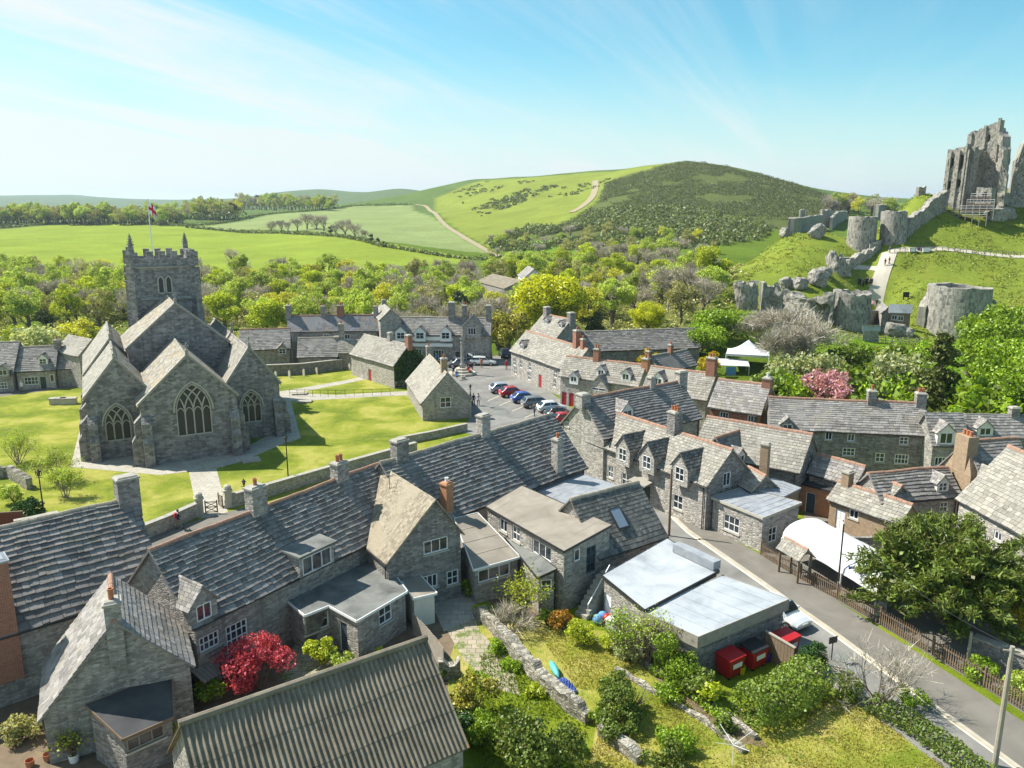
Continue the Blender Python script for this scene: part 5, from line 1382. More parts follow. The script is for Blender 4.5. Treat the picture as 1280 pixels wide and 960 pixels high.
# --- the keep
K = GT(1196, 264); e1 = Vector((.6, -.8, 0)); e2 = Vector((.8, .6, 0))
SK = K.y / 1000.0
def kp(px, b): a = (px - 1196 - 2.1 * b) / 5.2; q = K + e1 * a + e2 * b; return (q.x, q.y)
kz = K.z - 1.0
keep = ruin('castle_keep', 'towering broken castle keep with lit buttressed face standing above scaffolding', K, 'castle keep')
mb = MB()
ruin_wall(mb, [kp(1179, 1.6), kp(1203, 1.6)], 3.2, kz, [15.4, 16.4], .35, rough=.07, flare=.55, seed=2,
    holes=[(.8, 1.75, 11.4, 13.6), (3.0, 3.95, 11.2, 14.2), (.8, 1.7, 6.2, 8.0), (3.0, 3.9, 6.4, 8.2)])
ruin_wall(mb, [kp(1203.5, 1), kp(1203.5 + 15, 7.5)], 2.2, kz, [16.4, 15.0], .4, rough=.12, seed=3, holes=[(3, 4.2, 11.5, 14)])
for q, w_ in ((1180.5, .4), (1191.5, .35), (1202.5, .4)): ruin_wall(mb, [kp(q - 2.2 * w_, -.25), kp(q + 2.2 * w_, -.25)], .6, kz, [15.3, 15.3], .15, rough=.04, flare=.4, seed=int(q))
mb.build('tower_annexe', M['ruin'], keep)
mb = MB()
ruin_wall(mb, [kp(1199, 8.0), kp(1237, 8.0)], 2.4, kz, [19.4, 22.6], .4, rough=.10, seed=5, holes=[(4.6, 5.4, 17.4, 19.4), (2.2, 2.9, 13, 14.5)])
for q in (1201, 1218, 1234): ruin_wall(mb, [kp(q - 1.6, 6.7), kp(q + 1.6, 6.7)], .6, kz, [20.0 + (q - 1200) * .085] * 2, .1, rough=.04, seed=int(q))
mb.build('great_wall', M['ruin'], keep)
mb = MB()
ruin_wall(mb, [kp(1237, 7.6), kp(1247, 5.5)], 2.0, kz, [21.0, 15.5], 1.3, rough=.35, seed=8, holes=[(.6, 1.8, 12.5, 16.5)])
ruin_wall(mb, [kp(1243, 4.2), kp(1252, 4.6)], 2.0, kz, [13.0, 8.5], 1.3, rough=.35, seed=9)
mb.build('broken_wall', M['ruin'], keep)
mb = MB(); ruin_wall(mb, [kp(1220, -1), kp(1238, -1)], 2.4, kz + 1, [5.4, 5.2], .25, rough=.08, seed=12, holes=[(1.6, 2.4, 2.4, 4)]); mb.build('forebuilding', M['ruin'], keep)
K2 = D(1276, 236, 209); K2.z = T(K2.x, K2.y)
mb = MB(); ruin_wall(mb, [(K2.x - 2.6, K2.y), (K2.x + .6, K2.y - 1), (K2.x + 5, K2.y - 1.4)], 2.6, K2.z - 1, [10.5, 17.5, 18.5], 1.0, rough=.35, seed=14, flare=.5)
one(mb, 'castle_wall', 'tall jagged spire of castle wall standing alone beyond the keep', 'ruin')
P0, h0 = base_top(1244, 237, 226)
mb = MB(); pts = [Vector((q.x, q.y, T(q.x, q.y))) for q in (D(a, 240, 206) for a in (1240, 1256, 1278, 1300))]
ruin_wall(mb, [p[:2] for p in pts], 1.4, [p.z - .5 for p in pts], [1.6, 3.2, 2.2, 2.2], .6, rough=.25, seed=21); one(mb, 'castle_wall', 'low tumbled castle wall along the top of the mound beside the keep', 'ruin')
p = GT(1249, 273); mb = MB(); boulder(mb, p + UP * .8, 3.7, 1.3, 1.7, .15, -.12, 4); one(mb, 'fallen_masonry', 'huge pale slab of fallen castle masonry on the grass below the keep', 'ruin', 'ruin')
# --- scaffold below the keep
sc = thing('scaffold', 'tiered steel scaffold with plank decks wrapped round the foot of the keep', 'scaffold', K + e2 * -3)
mb = MB(); md = MB()
for lev, (xa, xb, y0) in enumerate(((1166, 1234, -4.4), (1168, 1241, -4.0), (1208, 1241, -3.4), (1212, 1236, -2.6))):
    z = kz - .5 + lev * 1.45
    for yy in (y0, y0 + 1.3):
        n_ = int((xb - xa) / 8)
        for k in range(n_ + 1):
            q = kp(xa + (xb - xa) * k / n_, yy); mb.tube([(q[0], q[1], z - 2.2), (q[0], q[1], z + 1.2)], .07, 5)
        for dz in (.5, 1.05): mb.tube([(*kp(xa, yy), z + dz), (*kp(xb, yy), z + dz)], .06, 5)
    q0, q1, q2, q3 = kp(xa, y0), kp(xb, y0), kp(xb, y0 + 1.3), kp(xa, y0 + 1.3)
    md.hexa([(*q, z - .08) for q in (q0, q1, q2, q3)], [(*q, z + .1) for q in (q0, q1, q2, q3)])
    0 and md.hexa([(*q, z + .1) for q in (q0, q1, kp(xb, y0 + .06), kp(xa, y0 + .06))], [(*q, z + .32) for q in (q0, q1, kp(xb, y0 + .06), kp(xa, y0 + .06))])
M['steel'] = m_plain('galvanised_steel', (.30, .30, .31), .6, .3, metal=.3, var=.1)
mb.build('tubes', M['steel'], sc); md.build('deck', M['wood'], sc)
# --- curtain wall from the keep down to the gatehouse
def curtain(label, trio, thick=1.5, jag=.3, seed=0, rough=.11, name='castle_wall', holes=()):
    P, Tp, Zb = [], [], []
    for px, pb, pt in trio:
        p, h = base_top(px, pb, pt); P.append(p[:2]); Tp.append(h + .6); Zb.append(p.z - .6)
    mb = MB(); ruin_wall(mb, P, thick, Zb, Tp, jag, rough=rough, seed=seed, holes=holes); return one(mb, name, label, 'ruin')
curtain('sloping curtain wall climbing from the inner gatehouse to the keep', [(1130, 298, 274), (1150, 281, 262), (1163, 272, 248), (1178, 264, 238)], seed=31)
q = D(1151, 240, 212); q.z = T(q.x, q.y); mb = MB(); ruin_wall(mb, [(q.x - .9, q.y), (q.x + .9, q.y)], 1.6, q.z - .5, [2.2, 2.4], .4, seed=33); one(mb, 'castle_wall', 'stub of wall on the skyline above the curtain wall', 'ruin')
def tower(label, px, pb, pt, wpx, seed=0, lean=(0, 0), a0=0, a1=360, tops=None, jag=.4, flare=.5, name='castle_tower', thick=1.4, rough=.07):
    p, h = base_top(px, pb, pt); rad = wpx / 2 * p.y / 1000
    c = p + Vector((p.x, p.y, 0)).normalized() * rad * .9 - UP * .8
    mb = MB(); drum(mb, c, rad, h + .8, thick, jag, flare, lean, a0, a1, tops, rough, seed); return one(mb, name, label, 'ruin')
tower('drum tower of the inner gatehouse with a rubble heap at its foot', 1075, 316, 271, 33, 41, jag=.14, flare=.2, rough=.04)
tower('leaning drum tower of the inner gatehouse where the curtain wall begins', 1116, 306, 264, 30, 42, lean=(-.03, .05), jag=.16, flare=.2, rough=.04)
curtain('square lit block of wall behind the two gatehouse drums', [(1094, 275, 256), (1108, 273, 255)], 3, .3, 44)
curtain('ruined parapet between the gatehouse drums with a dark passage below', [(1085, 318, 304), (1092, 318, 302), (1098, 314, 300)], 1.2, .2, 45)
tower('short broken drum tower with a crumbled top on the green slope', 1046, 343, 318, 27, 46, tops=[.7, .9, 1, 1, .95, .75, .6, .7], jag=.7, rough=.35)
curtain('low ridge of broken wall joining the crumbled drum to the gatehouse', [(1058, 336, 322), (1072, 330, 318), (1084, 322, 311), (1091, 318, 309)], 1.5, .5, 47, .3)
curtain('long pale wall on the brow of the green slope', [(988, 293, 273), (1000, 291, 272), (1012, 289, 270), (1026, 287, 268)], 1.4, .25, 48)
curtain('upright stone stump behind the wall on the brow', [(999, 274, 262), (1005, 274, 262)], 1.2, .3, 49)
curtain('broad ruined pier at the end of the wall on the brow', [(1025, 284, 262), (1038, 284, 263)], 2, .4, 50)
curtain('tilted ruined slab beyond the broad pier on the brow', [(1038, 288, 272), (1046, 280, 264), (1057, 274, 264)], 1.6, .4, 51)
for (px, pb, sx, sy, sz, tl, lab) in ((1021, 297, 2.2, 1.2, 1.6, -.6, 'leaning slab of masonry propped below the broad pier'), (982, 296, 1.3, 1.2, 1.2, .3, 'small grey boulder of masonry at the foot of the brow wall'),
        (1022, 357, 1.9, 1.6, 1.9, .3, 'dark split block of masonry rolled below the crumbled drum'), (999, 361, 1.5, 1.4, 1.3, .1, 'rounded pale block of masonry on the slope between two other blocks'), (981, 360, 1.1, 1.0, 1.3, -.3, 'tilted pale block of masonry lowest on the slope'),
        (1030, 345, 1.4, 1.3, 1.1, .1, 'small block of masonry tucked against the crumbled drum')):
    p = GT(px, pb); mb = MB(); boulder(mb, p + UP * sz * .7, sx, sy, sz, .4, tl, int(px)); one(mb, 'fallen_masonry', lab, 'ruin')
# --- outer gatehouse and front wall
tower('leaning tower at the end of the outer wall, cracked and rough topped', 934, 392, 355, 30, 61, lean=(-.12, -.05), jag=.6, flare=-.3, rough=.3)
curtain('rough outer bailey wall of pale rubble above the bare bush', [(950, 386, 355), (966, 388, 358), (982, 390, 364), (1000, 394, 370), (1013, 398, 374)], 2.2, .6, 62, .4)
curtain('shadowed remains of the gate arch beside the big outer drum', [(1013, 400, 372), (1020, 402, 371), (1031, 405, 366), (1040, 408, 364)], 2.0, .4, 63, .3, holes=[(1.2, 3.6, 0, 4.2)])
tower('big outer gatehouse drum streaked dark with a broken crown', 1061, 413, 366, 46, 64, tops=[1, .98, .97, 1, 1.02, 1, .96, .95, .98, 1], jag=.25, flare=.25, rough=.05)
curtain('low wall from the outer drum to the ticket hut', [(1078, 406, 386), (1092, 405, 388), (1101, 404, 386)], 1.2, .1, 65)
tower('massive squat round tower of the outer bailey beside the bright trees', 1192, 424, 360, 74, 66, tops=[.96, .97, 1, 1, 1, 1, 1, 1, 1, .98, .97, .96], jag=.16, flare=.35, rough=.04)
curtain('dark stub of wall trailing behind the massive round tower', [(1225, 398, 370), (1236, 396, 373), (1245, 394, 384)], 1.6, .5, 67)
curtain('flank wall on the path side of the massive round tower', [(1150, 408, 386), (1156, 402, 372), (1161, 398, 362)], 1.4, .5, 68)
# --- visitor buildings
def hut(label, A, B, zr, ze, E, **k):
    g = GT(*E[1]); return House('hut', label, A, B, g.z + zr, E[0], g.z + ze, z0=g.z, ridge=None, cat='hut', gutter=False, **k)
hut('ticket hut with a pale roof and glazed front inside the castle gate', (1112, 380), (1140, 381), 3.9, 2.3, ((1140, 392), (1125, 403)), wall='wood', roof='metal_white', gauge=0, wins=[('f', 1118, 397, 1.0, 1.0, 2, 1), ('f', 1126, 398, 1.0, 1.0, 2, 1), ('f', 1134, 398, 1.0, 1.0, 2, 1)])
hut('low stone hut with a white roof beside the ticket hut', (1079, 407), (1100, 407), 2.6, 1.7, ((1100, 413), (1090, 420)), wall='rubble', roof='metal_white', gauge=0)
p = GT(1103, 403); hut('dark gabled store wedged beside the ticket hut', (1103, 377), (1110, 384), 4.2, 2.8, ((1098, 388), (1103, 403)), wall='rubble', roof='slate', gauge=.4)
for k, (px, pb, s_) in enumerate(((1118, 419, 2.0), (1134, 420, 1.3), (1126, 417, 1.2))):
    p = GT(px, pb); mb = MB(); boulder(mb, p + UP * s_ * .4, s_, s_ * .8, s_ * .75, k, .1, 90 + k); one(mb, 'rock', ('broad pale rock in front of the ticket hut', 'pale rock nearer the massive round tower', 'small pale rock behind the broad one')[k], 'rock')
p = GT(1132, 375); ib = thing('information_board', 'black information board on legs on the castle lawn', 'sign', p)
mb = MB(); mb.box(p + UP * .5, 1.3, .12, 1.1, (1, .1, 0)); mb.build('panel', M['black'], ib)
for s_ in (-.5, .5):
    mb = MB(); mb.box(p + Vector((s_, s_ * .1, 0)), .1, .1, .6); mb.build('leg', M['black'], ib)
# ------------------------------------------------------------------ trees, shrubs, scrub
M['l_beech'] = m_leaf('beech_leaf', (0.6, 0.62, 0.015), .42)
M['l_lime'] = m_leaf('lime_leaf', (0.48, 0.55, 0.035), .38)
M['l_spring'] = m_leaf('spring_leaf', (0.42, 0.52, 0.085), .38, hue=(0.46, 0.48, 0.12))
M['l_gold'] = m_leaf('golden_leaf', (0.56, 0.56, 0.05), .40, hue=(0.52, 0.48, 0.1))
M['l_olive'] = m_leaf('olive_leaf', (0.42, 0.41, 0.15), .30, hue=(0.44, 0.38, 0.2))
M['l_dark'] = m_leaf('dark_evergreen_leaf', (0.055, 0.085, 0.02), .15, hue=(0.08, 0.09, 0.025))
M['l_yew'] = m_leaf('yew_leaf', (0.135, 0.19, 0.025), .2, hue=(0.15, 0.13, 0.02))
M['l_green'] = m_leaf('fresh_green_leaf', (0.27, 0.4, 0.025), .36)
M['l_hedge'] = m_leaf('hedge_leaf', (0.17, 0.25, 0.035), .3, hue=(0.25, 0.25, 0.05))
M['l_red'] = m_leaf('red_maple_leaf', (.78, .12, .17), .35, .4, hue=(0.42, 0.03, 0.06))
M['l_pink'] = m_leaf('cherry_blossom', (.62, .34, .40), .35, .3, hue=(.55, .25, .30))
M['l_cream'] = m_leaf('cream_blossom', (0.45, 0.47, 0.24), .35, .3, hue=(0.22, 0.3, 0.08))
M['l_orange'] = m_leaf('orange_young_leaf', (.45, .22, .03), .35, .35, hue=(.30, .25, .03))
M['l_yellow'] = m_leaf('yellow_leaf', (.52, .42, .012), .35, .3)
M['l_ivy'] = m_leaf('ivy_leaf', (0.05, 0.12, 0.02), .15)
M['l_varieg'] = m_leaf('variegated_leaf', (0.36, 0.33, 0.05), .25, .75, hue=(0.13, 0.17, 0.03))
M['l_twig'] = m_leaf('twig_haze', (0.47, 0.42, 0.35), .1, .35, hue=(0.42, 0.35, 0.29))
M['l_far'] = m_leaf('far_wood_leaf', (0.19, 0.235, 0.075), .3, .5, hue=(0.22, 0.21, 0.1))
M['l_scrub'] = m_leaf('hill_scrub_leaf', (0.12, 0.145, 0.046), .3, .55, hue=(0.15, 0.138, 0.068))
M['bark'] = m_plain('bark', (.17, .14, .105), .95, .05, var=.4, scale=3)
M['bark_pale'] = m_plain('pale_bark', (.30, .265, .21), .95, .05, var=.35, scale=3)

def leafmesh(name, P, S, mat, N=None, asp=.62, bias=.5, seed=1):
    """many leaf-sized faces: centres P (n,3), sizes S (n,), outward directions N"""
    rs = np.random.RandomState(seed); n = len(P)
    d = rs.normal(size=(n, 3)); d /= np.linalg.norm(d, axis=1)[:, None]
    if N is not None: d = d * (1 - bias) + N * bias; d /= np.linalg.norm(d, axis=1)[:, None] + 1e-9
    r = rs.normal(size=(n, 3)); a = np.cross(d, r); a /= np.linalg.norm(a, axis=1)[:, None] + 1e-9; b = np.cross(d, a)
    S = np.broadcast_to(S, (n,))[:, None]
    a, b = a * S * .5, b * S * .5 * asp
    fold = d * S * .12
    V = np.stack([P - a, P - b * 1.0 + fold, P + a, P + b * 1.0 + fold], 1).reshape(-1, 3)
    me = bpy.data.meshes.new(name)
    me.vertices.add(4 * n); me.vertices.foreach_set('co', V.ravel())
    me.loops.add(4 * n); me.loops.foreach_set('vertex_index', np.arange(4 * n))
    me.polygons.add(n); me.polygons.foreach_set('loop_start', np.arange(0, 4 * n, 4)); me.polygons.foreach_set('loop_total', np.full(n, 4))
    me.update(calc_edges=True); me.materials.append(M[mat])
    return me
def lobes(rs, R0, H, base, n=9, r=(.3, .5), flat=1.0, sub=5):
    """clumps of foliage: big lobes carrying smaller ones"""
    C = []
    for _ in range(n):
        t_ = rs.uniform(0, 2 * np.pi); z = rs.uniform(-.75, 1.0); q = math.sqrt(max(.02, 1 - z * z)) * rs.uniform(.35, .8)
        c = np.array([math.cos(t_) * q * R0, math.sin(t_) * q * R0, base + (H - base) * (.5 + .36 * z)])
        rad = R0 * rs.uniform(*r); C.append((c, rad))
        for _ in range(sub):
            d = rs.normal(size=3); d[2] = abs(d[2]) * .8 - .1; d /= np.linalg.norm(d)
            C.append((c + d * rad * .8 * np.array([1, 1, flat]), rad * rs.uniform(.3, .55)))
    return C
def crown(rs, C, n, flat=.85, shell=.4):
    w = np.array([r ** 2 for _, r in C]); w = w / w.sum()
    k = rs.choice(len(C), n, p=w)
    c = np.array([C[i][0] for i in k]); r = np.array([C[i][1] for i in k])
    d = rs.normal(size=(n, 3)); d /= np.linalg.norm(d, axis=1)[:, None]
    rr_ = r * (rs.uniform(0, 1, n) ** shell)
    P = c + d * rr_[:, None] * np.array([1, 1, flat])
    return P, d
def limb(mb, p, d, L, r, depth, rs, spread=.6, tips=None, up=.15, n=5, kids=3):
    q = p; pts = [tuple(p)]; rad = [r]
    for k in range(3):
        d = d + np.array([rs.normal() * .14, rs.normal() * .14, up * .25]); d = d / np.linalg.norm(d)
        q = q + d * L / 3; pts.append(tuple(q)); rad.append(r * (1 - .2 * (k + 1)))
    mb.tube(pts, rad, n, cap=False)
    if depth == 0:
        if tips is not None: tips.append((q, d))
        return
    for k in range(kids):
        e = d + rs.normal(size=3) * spread; e[2] += up; e /= np.linalg.norm(e)
        st = np.array(pts[2 if k else 3]); limb(mb, st, e, L * rs.uniform(.6, .85), r * .55, depth - 1, rs, spread, tips, up, max(3, n - 1), kids)
PROTO = {}
def tree_proto(key, H, Rc, leaf, n, size, kind='leafy', seed=1, bark='bark', base=.25, nl=9, trunk=.05, flat=.85, sub=5, depth=3, shell=.4, lr=(.3, .5)):
    """(trunk mesh, crown mesh) of a tree of height H and crown radius Rc"""
    rs = np.random.RandomState(seed); mb = MB()
    tr = H * trunk
    tips = []
    if kind == 'bare':
        mb.tube([(0, 0, -.3), (.05, 0, H * .12), (.0, .08, H * .25)], [tr, tr * .85, tr * .75], 7, cap=False)
        for k in range(4): 
            a = k * 1.57 + rs.uniform(-.4, .4); limb(mb, np.array([0, .05, H * (.12 + .04 * k)]), np.array([math.cos(a) * .6, math.sin(a) * .6, .9]), H * .30, tr * .55, depth, rs, .55, tips, .22, 5, 3)
        P, D = [], []
        for q, d in tips:
            m_ = max(1, n // len(tips))
            for _ in range(m_):
                v = d + rs.normal(size=3) * .6; v /= np.linalg.norm(v); P.append(q + v * rs.uniform(0, .14) * H); D.append(v)
        P, D = np.array(P), np.array(D)
        cm = twigmesh('twigs', P, D, size * rs.uniform(.6, 1.4, len(P)), leaf, seed)
    else:
        mb.tube([(0, 0, -.3), (.06, .02, H * base), (0, .1, H * .6)], [tr, tr * .8, tr * .4], 7, cap=False)
        for k in range(6):
            a = k * 2.4 + rs.uniform(-.4, .4); limb(mb, np.array([0, .05, H * (base * .8 + .07 * k)]), np.array([math.cos(a), math.sin(a), .7]), Rc * .45, tr * .4, 1, rs, .5, tips, .2, 5, 3)
        C = lobes(rs, Rc, H, H * base * .9, nl, lr, flat, sub)
        P, D = crown(rs, C, n, flat, shell)
        P[:, 2] = np.maximum(P[:, 2], H * base * .45)
        cm = leafmesh('crown', P, size * rs.uniform(.6, 1.35, n), leaf, D, seed=seed)
    tm = MB(); tm.v, tm.f, tm.m = mb.v, mb.f, mb.m
    me = bpy.data.meshes.new('trunk'); me.from_pydata(mb.v, [], mb.f); me.materials.append(M[bark]); me.polygons.foreach_set('use_smooth', [True] * len(me.polygons))
    PROTO[key] = (me, cm, H)
def twigmesh(name, P, D, S, mat, seed=1, w=.035):
    rs = np.random.RandomState(seed); n = len(P); r = rs.normal(size=(n, 3)); a = np.cross(D, r); a /= np.linalg.norm(a, axis=1)[:, None] + 1e-9
    S = S[:, None]; a = a * S * w; b = D * S * .5
    V = np.stack([P - b - a, P - b + a, P + b + a * .3, P + b - a * .3], 1).reshape(-1, 3)
    me = bpy.data.meshes.new(name); me.from_pydata(V.tolist(), [], np.arange(4 * n).reshape(-1, 4).tolist()); me.materials.append(M[mat]); return me
def plant(key, name, label, cat, loc, s=1.0, rz=None, group=None, sz=None):
    tm, cm, H = PROTO[key]
    r = thing(name, label, cat, loc, rnd.uniform(0, 6.28) if rz is None else rz, group); r.scale = (s, s, s * (sz or 1))
    for nm, me in (('trunk', tm), ('crown', cm)):
        o = bpy.data.objects.new(nm, me); link(o, r)
    return r
# prototypes, true size in metres
for k in range(3): tree_proto('broad%d' % k, 10, 4.6, 'l_spring', 4200, .45, seed=10 + k, base=.14)
for k in range(2): tree_proto('bright%d' % k, 10, 4.6, 'l_lime', 4400, .44, seed=20 + k, base=.14)
for k in range(2): tree_proto('gold%d' % k, 8, 4.0, 'l_gold', 3000, .40, seed=30 + k, shell=.6, base=.12)
for k in range(2): tree_proto('olive%d' % k, 9, 4.2, 'l_olive', 2900, .40, seed=40 + k, shell=.7, base=.14)
for k in range(3): tree_proto('bare%d' % k, 9, 4, 'l_twig', 2600, .9, 'bare', seed=50 + k, depth=3)
for k in range(2): tree_proto('dark%d' % k, 9, 3.4, 'l_dark', 2600, .5, seed=60 + k, base=.1)
for k in range(2): tree_proto('bush%d' % k, 3.2, 2.6, 'l_green', 1100, .4, seed=70 + k, base=.02, nl=6)
for k in range(2): tree_proto('scrubbush%d' % k, 2.6, 2.2, 'l_hedge', 900, .36, seed=75 + k, base=.02, nl=6)

# --- wood filling the valley behind the village
rs_ = np.random.RandomState(5)
KINDS = [('broad', 3, 'ash_tree', 'mid green spring tree in the valley wood', 'spring green trees of the valley wood', 'ash tree'),
         ('bright', 2, 'maple_tree', 'bright yellow green tree in the valley wood', 'bright trees of the valley wood', 'maple tree'),
         ('gold', 2, 'sallow_tree', 'golden flowering sallow in the valley wood', 'golden trees of the valley wood', 'sallow tree'),
         ('olive', 2, 'oak_tree', 'olive brown budding oak in the valley wood', 'budding trees of the valley wood', 'oak tree'),
         ('bare', 3, 'bare_tree', 'grey leafless tree in the valley wood', 'leafless trees of the valley wood', 'tree'),
         ('dark', 2, 'holm_oak', 'dark evergreen in the valley wood', 'evergreens of the valley wood', 'evergreen')]
def wood_tree(x, y, probs, smin=.75, smax=1.15, where=None):
    k = rs_.choice(6, p=probs); key, nv, nm, lab, grp, cat = KINDS[k]
    if where: lab, grp = lab.replace('in the valley wood', where[0]), grp.replace('the valley wood', where[1])
    plant('%s%d' % (key, rs_.randint(nv)), nm, lab, cat, (x, y, T(x, y) - .1), rs_.uniform(smin, smax), group=grp)
placed = []
def far_enough(x, y, d):
    for a, b in placed:
        if (a - x) ** 2 + (b - y) ** 2 < d * d: return False
    placed.append((x, y)); return True
cnt = 0
for _ in range(9000):
    y = rs_.uniform(158, 330); px = rs_.uniform(-30, 965)
    x = (px - 640) / 1000 * y * _cp * 1.02
    lim = 190 if px < 420 else 160
    if px < 640 and y < (176 if px < 300 else 162): continue
    if 590 < px < 690 and y > 205 and y < 260: continue
    if 628 < px < 850 and y < 196: continue
    if px > 850 and y > 250: continue
    if px > 893: continue
    if px < 620 and y > 285: continue
    if not far_enough(x, y, 5.6 if y < 230 else 7.0): continue
    if px < 130: pr = (.38, .16, .08, .16, .19, .03)
    elif px < 480: pr = (.30, .15, .22, .10, .22, .01)
    elif px < 640: pr = (.30, .06, .08, .16, .38, .02)
    elif px < 830: pr = (.30, .26, .12, .08, .22, .02)
    else: pr = (.18, .05, .08, .19, .48, .02)
    wood_tree(x, y, pr, .72, 1.12); cnt += 1
    if cnt > 295: break
print('wood trees', cnt)
# lower slopes of the hill
for _ in range(60):
    px = rs_.uniform(610, 895); py = rs_.uniform(296, 336); p = GT(px, py)
    if p.y > 520 or not far_enough(p.x, p.y, 8): continue
    wood_tree(p.x, p.y, (.15, .03, .1, .34, .34, .04), .55, .95, ('at the foot of the hill', 'the hill foot'))
# named trees close to the village
def at_px(px, py, z=0.0): p = G(px, py, z); return (p.x, p.y, T(p.x, p.y))
def bigtree(key, name, label, cat, px, ytop, Y, s_w=1.0, H=None, base=None):
    """tree standing at distance Y under picture column px, top at row ytop"""
    d = ray(px, 400); x = d.x * Y / d.y; z = T(x, Y); h = zat((x, Y), ytop) - z
    s = h / PROTO[key][2]; r = plant(key, name, label, cat, (x, Y, z - .1), s); r.scale = (s * s_w, s * s_w, s); return r
tree_proto('beech_big', 10, 5.0, 'l_beech', 16000, .38, seed=91, nl=17, sub=6, lr=(.36, .5), base=.1, shell=.25)
tree_proto('beech_mid', 10, 5.0, 'l_beech', 12000, .38, seed=92, nl=15, sub=6, lr=(.34, .48), base=.1, shell=.25)
tree_proto('spring_big', 10, 4.6, 'l_spring', 7000, .36, seed=93, nl=11, sub=6, lr=(.24, .42))
tree_proto('varieg_big', 8, 3.6, 'l_varieg', 6000, .36, seed=94, base=.06, nl=10, sub=6)
def cone_proto(key, H, Rc, leaf, n, size, seed):
    rs = np.random.RandomState(seed); mb = MB(); mb.tube([(0, 0, -.3), (0, 0, H * .5), (0, 0, H)], [.3, .18, .03], 7, cap=False); P, Dn = [], []
    for k in range(110):
        h = rs.uniform(.03, .97) ** .9; a = rs.uniform(0, 6.28); L = Rc * (1.03 - h) ** .75 * rs.uniform(.65, 1.12); d = np.array([math.cos(a), math.sin(a), -.12]); p0 = np.array([0, 0, h * H])
        for j in range(n // 110):
            t_ = rs.uniform(.2, 1.0); P.append(p0 + d * L * t_ + rs.normal(size=3) * np.array([.3, .3, .16]) * (1.2 - .5 * t_)); v = d + rs.normal(size=3) * .5; Dn.append(v / np.linalg.norm(v))
    cm = leafmesh('crown', np.array(P), size * rs.uniform(.6, 1.35, len(P)), leaf, np.array(Dn), seed=seed)
    me = bpy.data.meshes.new('trunk'); me.from_pydata(mb.v, [], mb.f); me.materials.append(M['bark']); PROTO[key] = (me, cm, H)
M['l_conifer'] = m_leaf('conifer_needle', (.10, .125, .025), .15, .5, hue=(.13, .12, .03))
cone_proto('conifer', 12, 4.0, 'l_conifer', 9000, .40, 95)
tree_proto('ash_big', 12, 6.0, 'l_green', 11000, .36, seed=96, nl=15, sub=7, lr=(.22, .38), base=.1)
tree_proto('thicket', 9, 5.2, 'l_twig', 5200, 1.0, 'bare', seed=97, depth=4, bark='bark_pale')
tree_proto('darkbig', 10, 4.2, 'l_dark', 7000, .36, seed=98, base=.08, nl=11, sub=6)
bigtree('beech_big', 'beech_tree', 'large round beech in brilliant yellow green leaf behind the square', 'beech tree', 684, 340, 168, 1.2)
bigtree('beech_mid', 'maple_tree', 'bright green maple just beyond the long dark roof', 'maple tree', 809, 377, 158, 1.05)
bigtree('spring_big', 'maple_tree', 'tall light green maple between the beech and the bare trees', 'maple tree', 765, 345, 186, 1.0)
bigtree('darkbig', 'holm_oak', 'dark evergreen oak under the two bright trees', 'evergreen', 742, 385, 162, .9)
bigtree('gold0', 'sallow_tree', 'bronze leaved tree beside the brilliant beech', 'tree', 735, 356, 176, .9)
bigtree('varieg_big', 'holly_tree', 'mottled evergreen at the far corner of the square by the parked van', 'evergreen', 636, 380, 146, 1.0)
bigtree('varieg_big', 'holly_tree', 'smaller yellowish evergreen beside the mottled one', 'evergreen', 622, 386, 150, .8)
for px, yt, Y, s in ((835, 335, 190, 1), (862, 328, 200, 1.1), (885, 335, 185, 1.0), (905, 342, 176, .9)): bigtree('thicket', 'bare_tree', 'spreading leafless tree left of the castle slope', 'tree', px, yt, Y, s)['group'] = 'spreading leafless trees by the castle'
for o_ in [o for o in COL.objects if o.get('label') == 'spreading leafless tree left of the castle slope']: o_['label'] = 'spreading leafless tree between the bright maple and the castle slope'
for k, (px, yt, Y, s) in enumerate(((955, 388, 134, 1.05), (988, 386, 127, 1.25), (1008, 398, 121, .9), (985, 408, 114, .8))): bigtree('thicket', 'bare_shrub', 'tall grey leafless thicket below the outer castle wall', 'shrub', px, yt, Y, s)['group'] = 'leafless thicket under the castle wall'
tree_proto('greenmass', 4.5, 4.2, 'l_green', 6000, .34, seed=99, base=.02, nl=9, sub=6)
bigtree('greenmass', 'green_shrub', 'rounded bright green shrub mass beside the grey thicket', 'shrub', 905, 386, 140, 1.3)
bigtree('greenmass', 'green_shrub', 'lower green shrub spilling towards the little sunlit shed', 'shrub', 880, 404, 134, 1.0)
tree_proto('cherry', 5, 3.0, 'l_pink', 4200, .26, seed=101, base=.12, nl=9, shell=.6)
bigtree('cherry', 'cherry_tree', 'cherry tree covered in pink blossom above the long stone roof', 'cherry tree', 1045, 461, 94, 1.0)
bigtree('conifer', 'conifer_tree', 'dark dense conifer standing among the bright trees', 'conifer', 1184, 413, 90, 1.0)
for px, yt, Y, s, lab in ((1240, 376, 112, .9, 'tall fresh green ash next to the dark conifer'), (1285, 362, 104, 1.0, 'tall fresh green ash at the frame edge below the castle'), (1262, 425, 92, .75, 'smaller fresh green ash in front of the two tall ones'), (1300, 400, 88, 1.0, 'leaning fresh green ash mostly beyond the frame')):
    bigtree('ash_big', 'ash_tree', lab, 'ash tree', px, yt, Y, s)
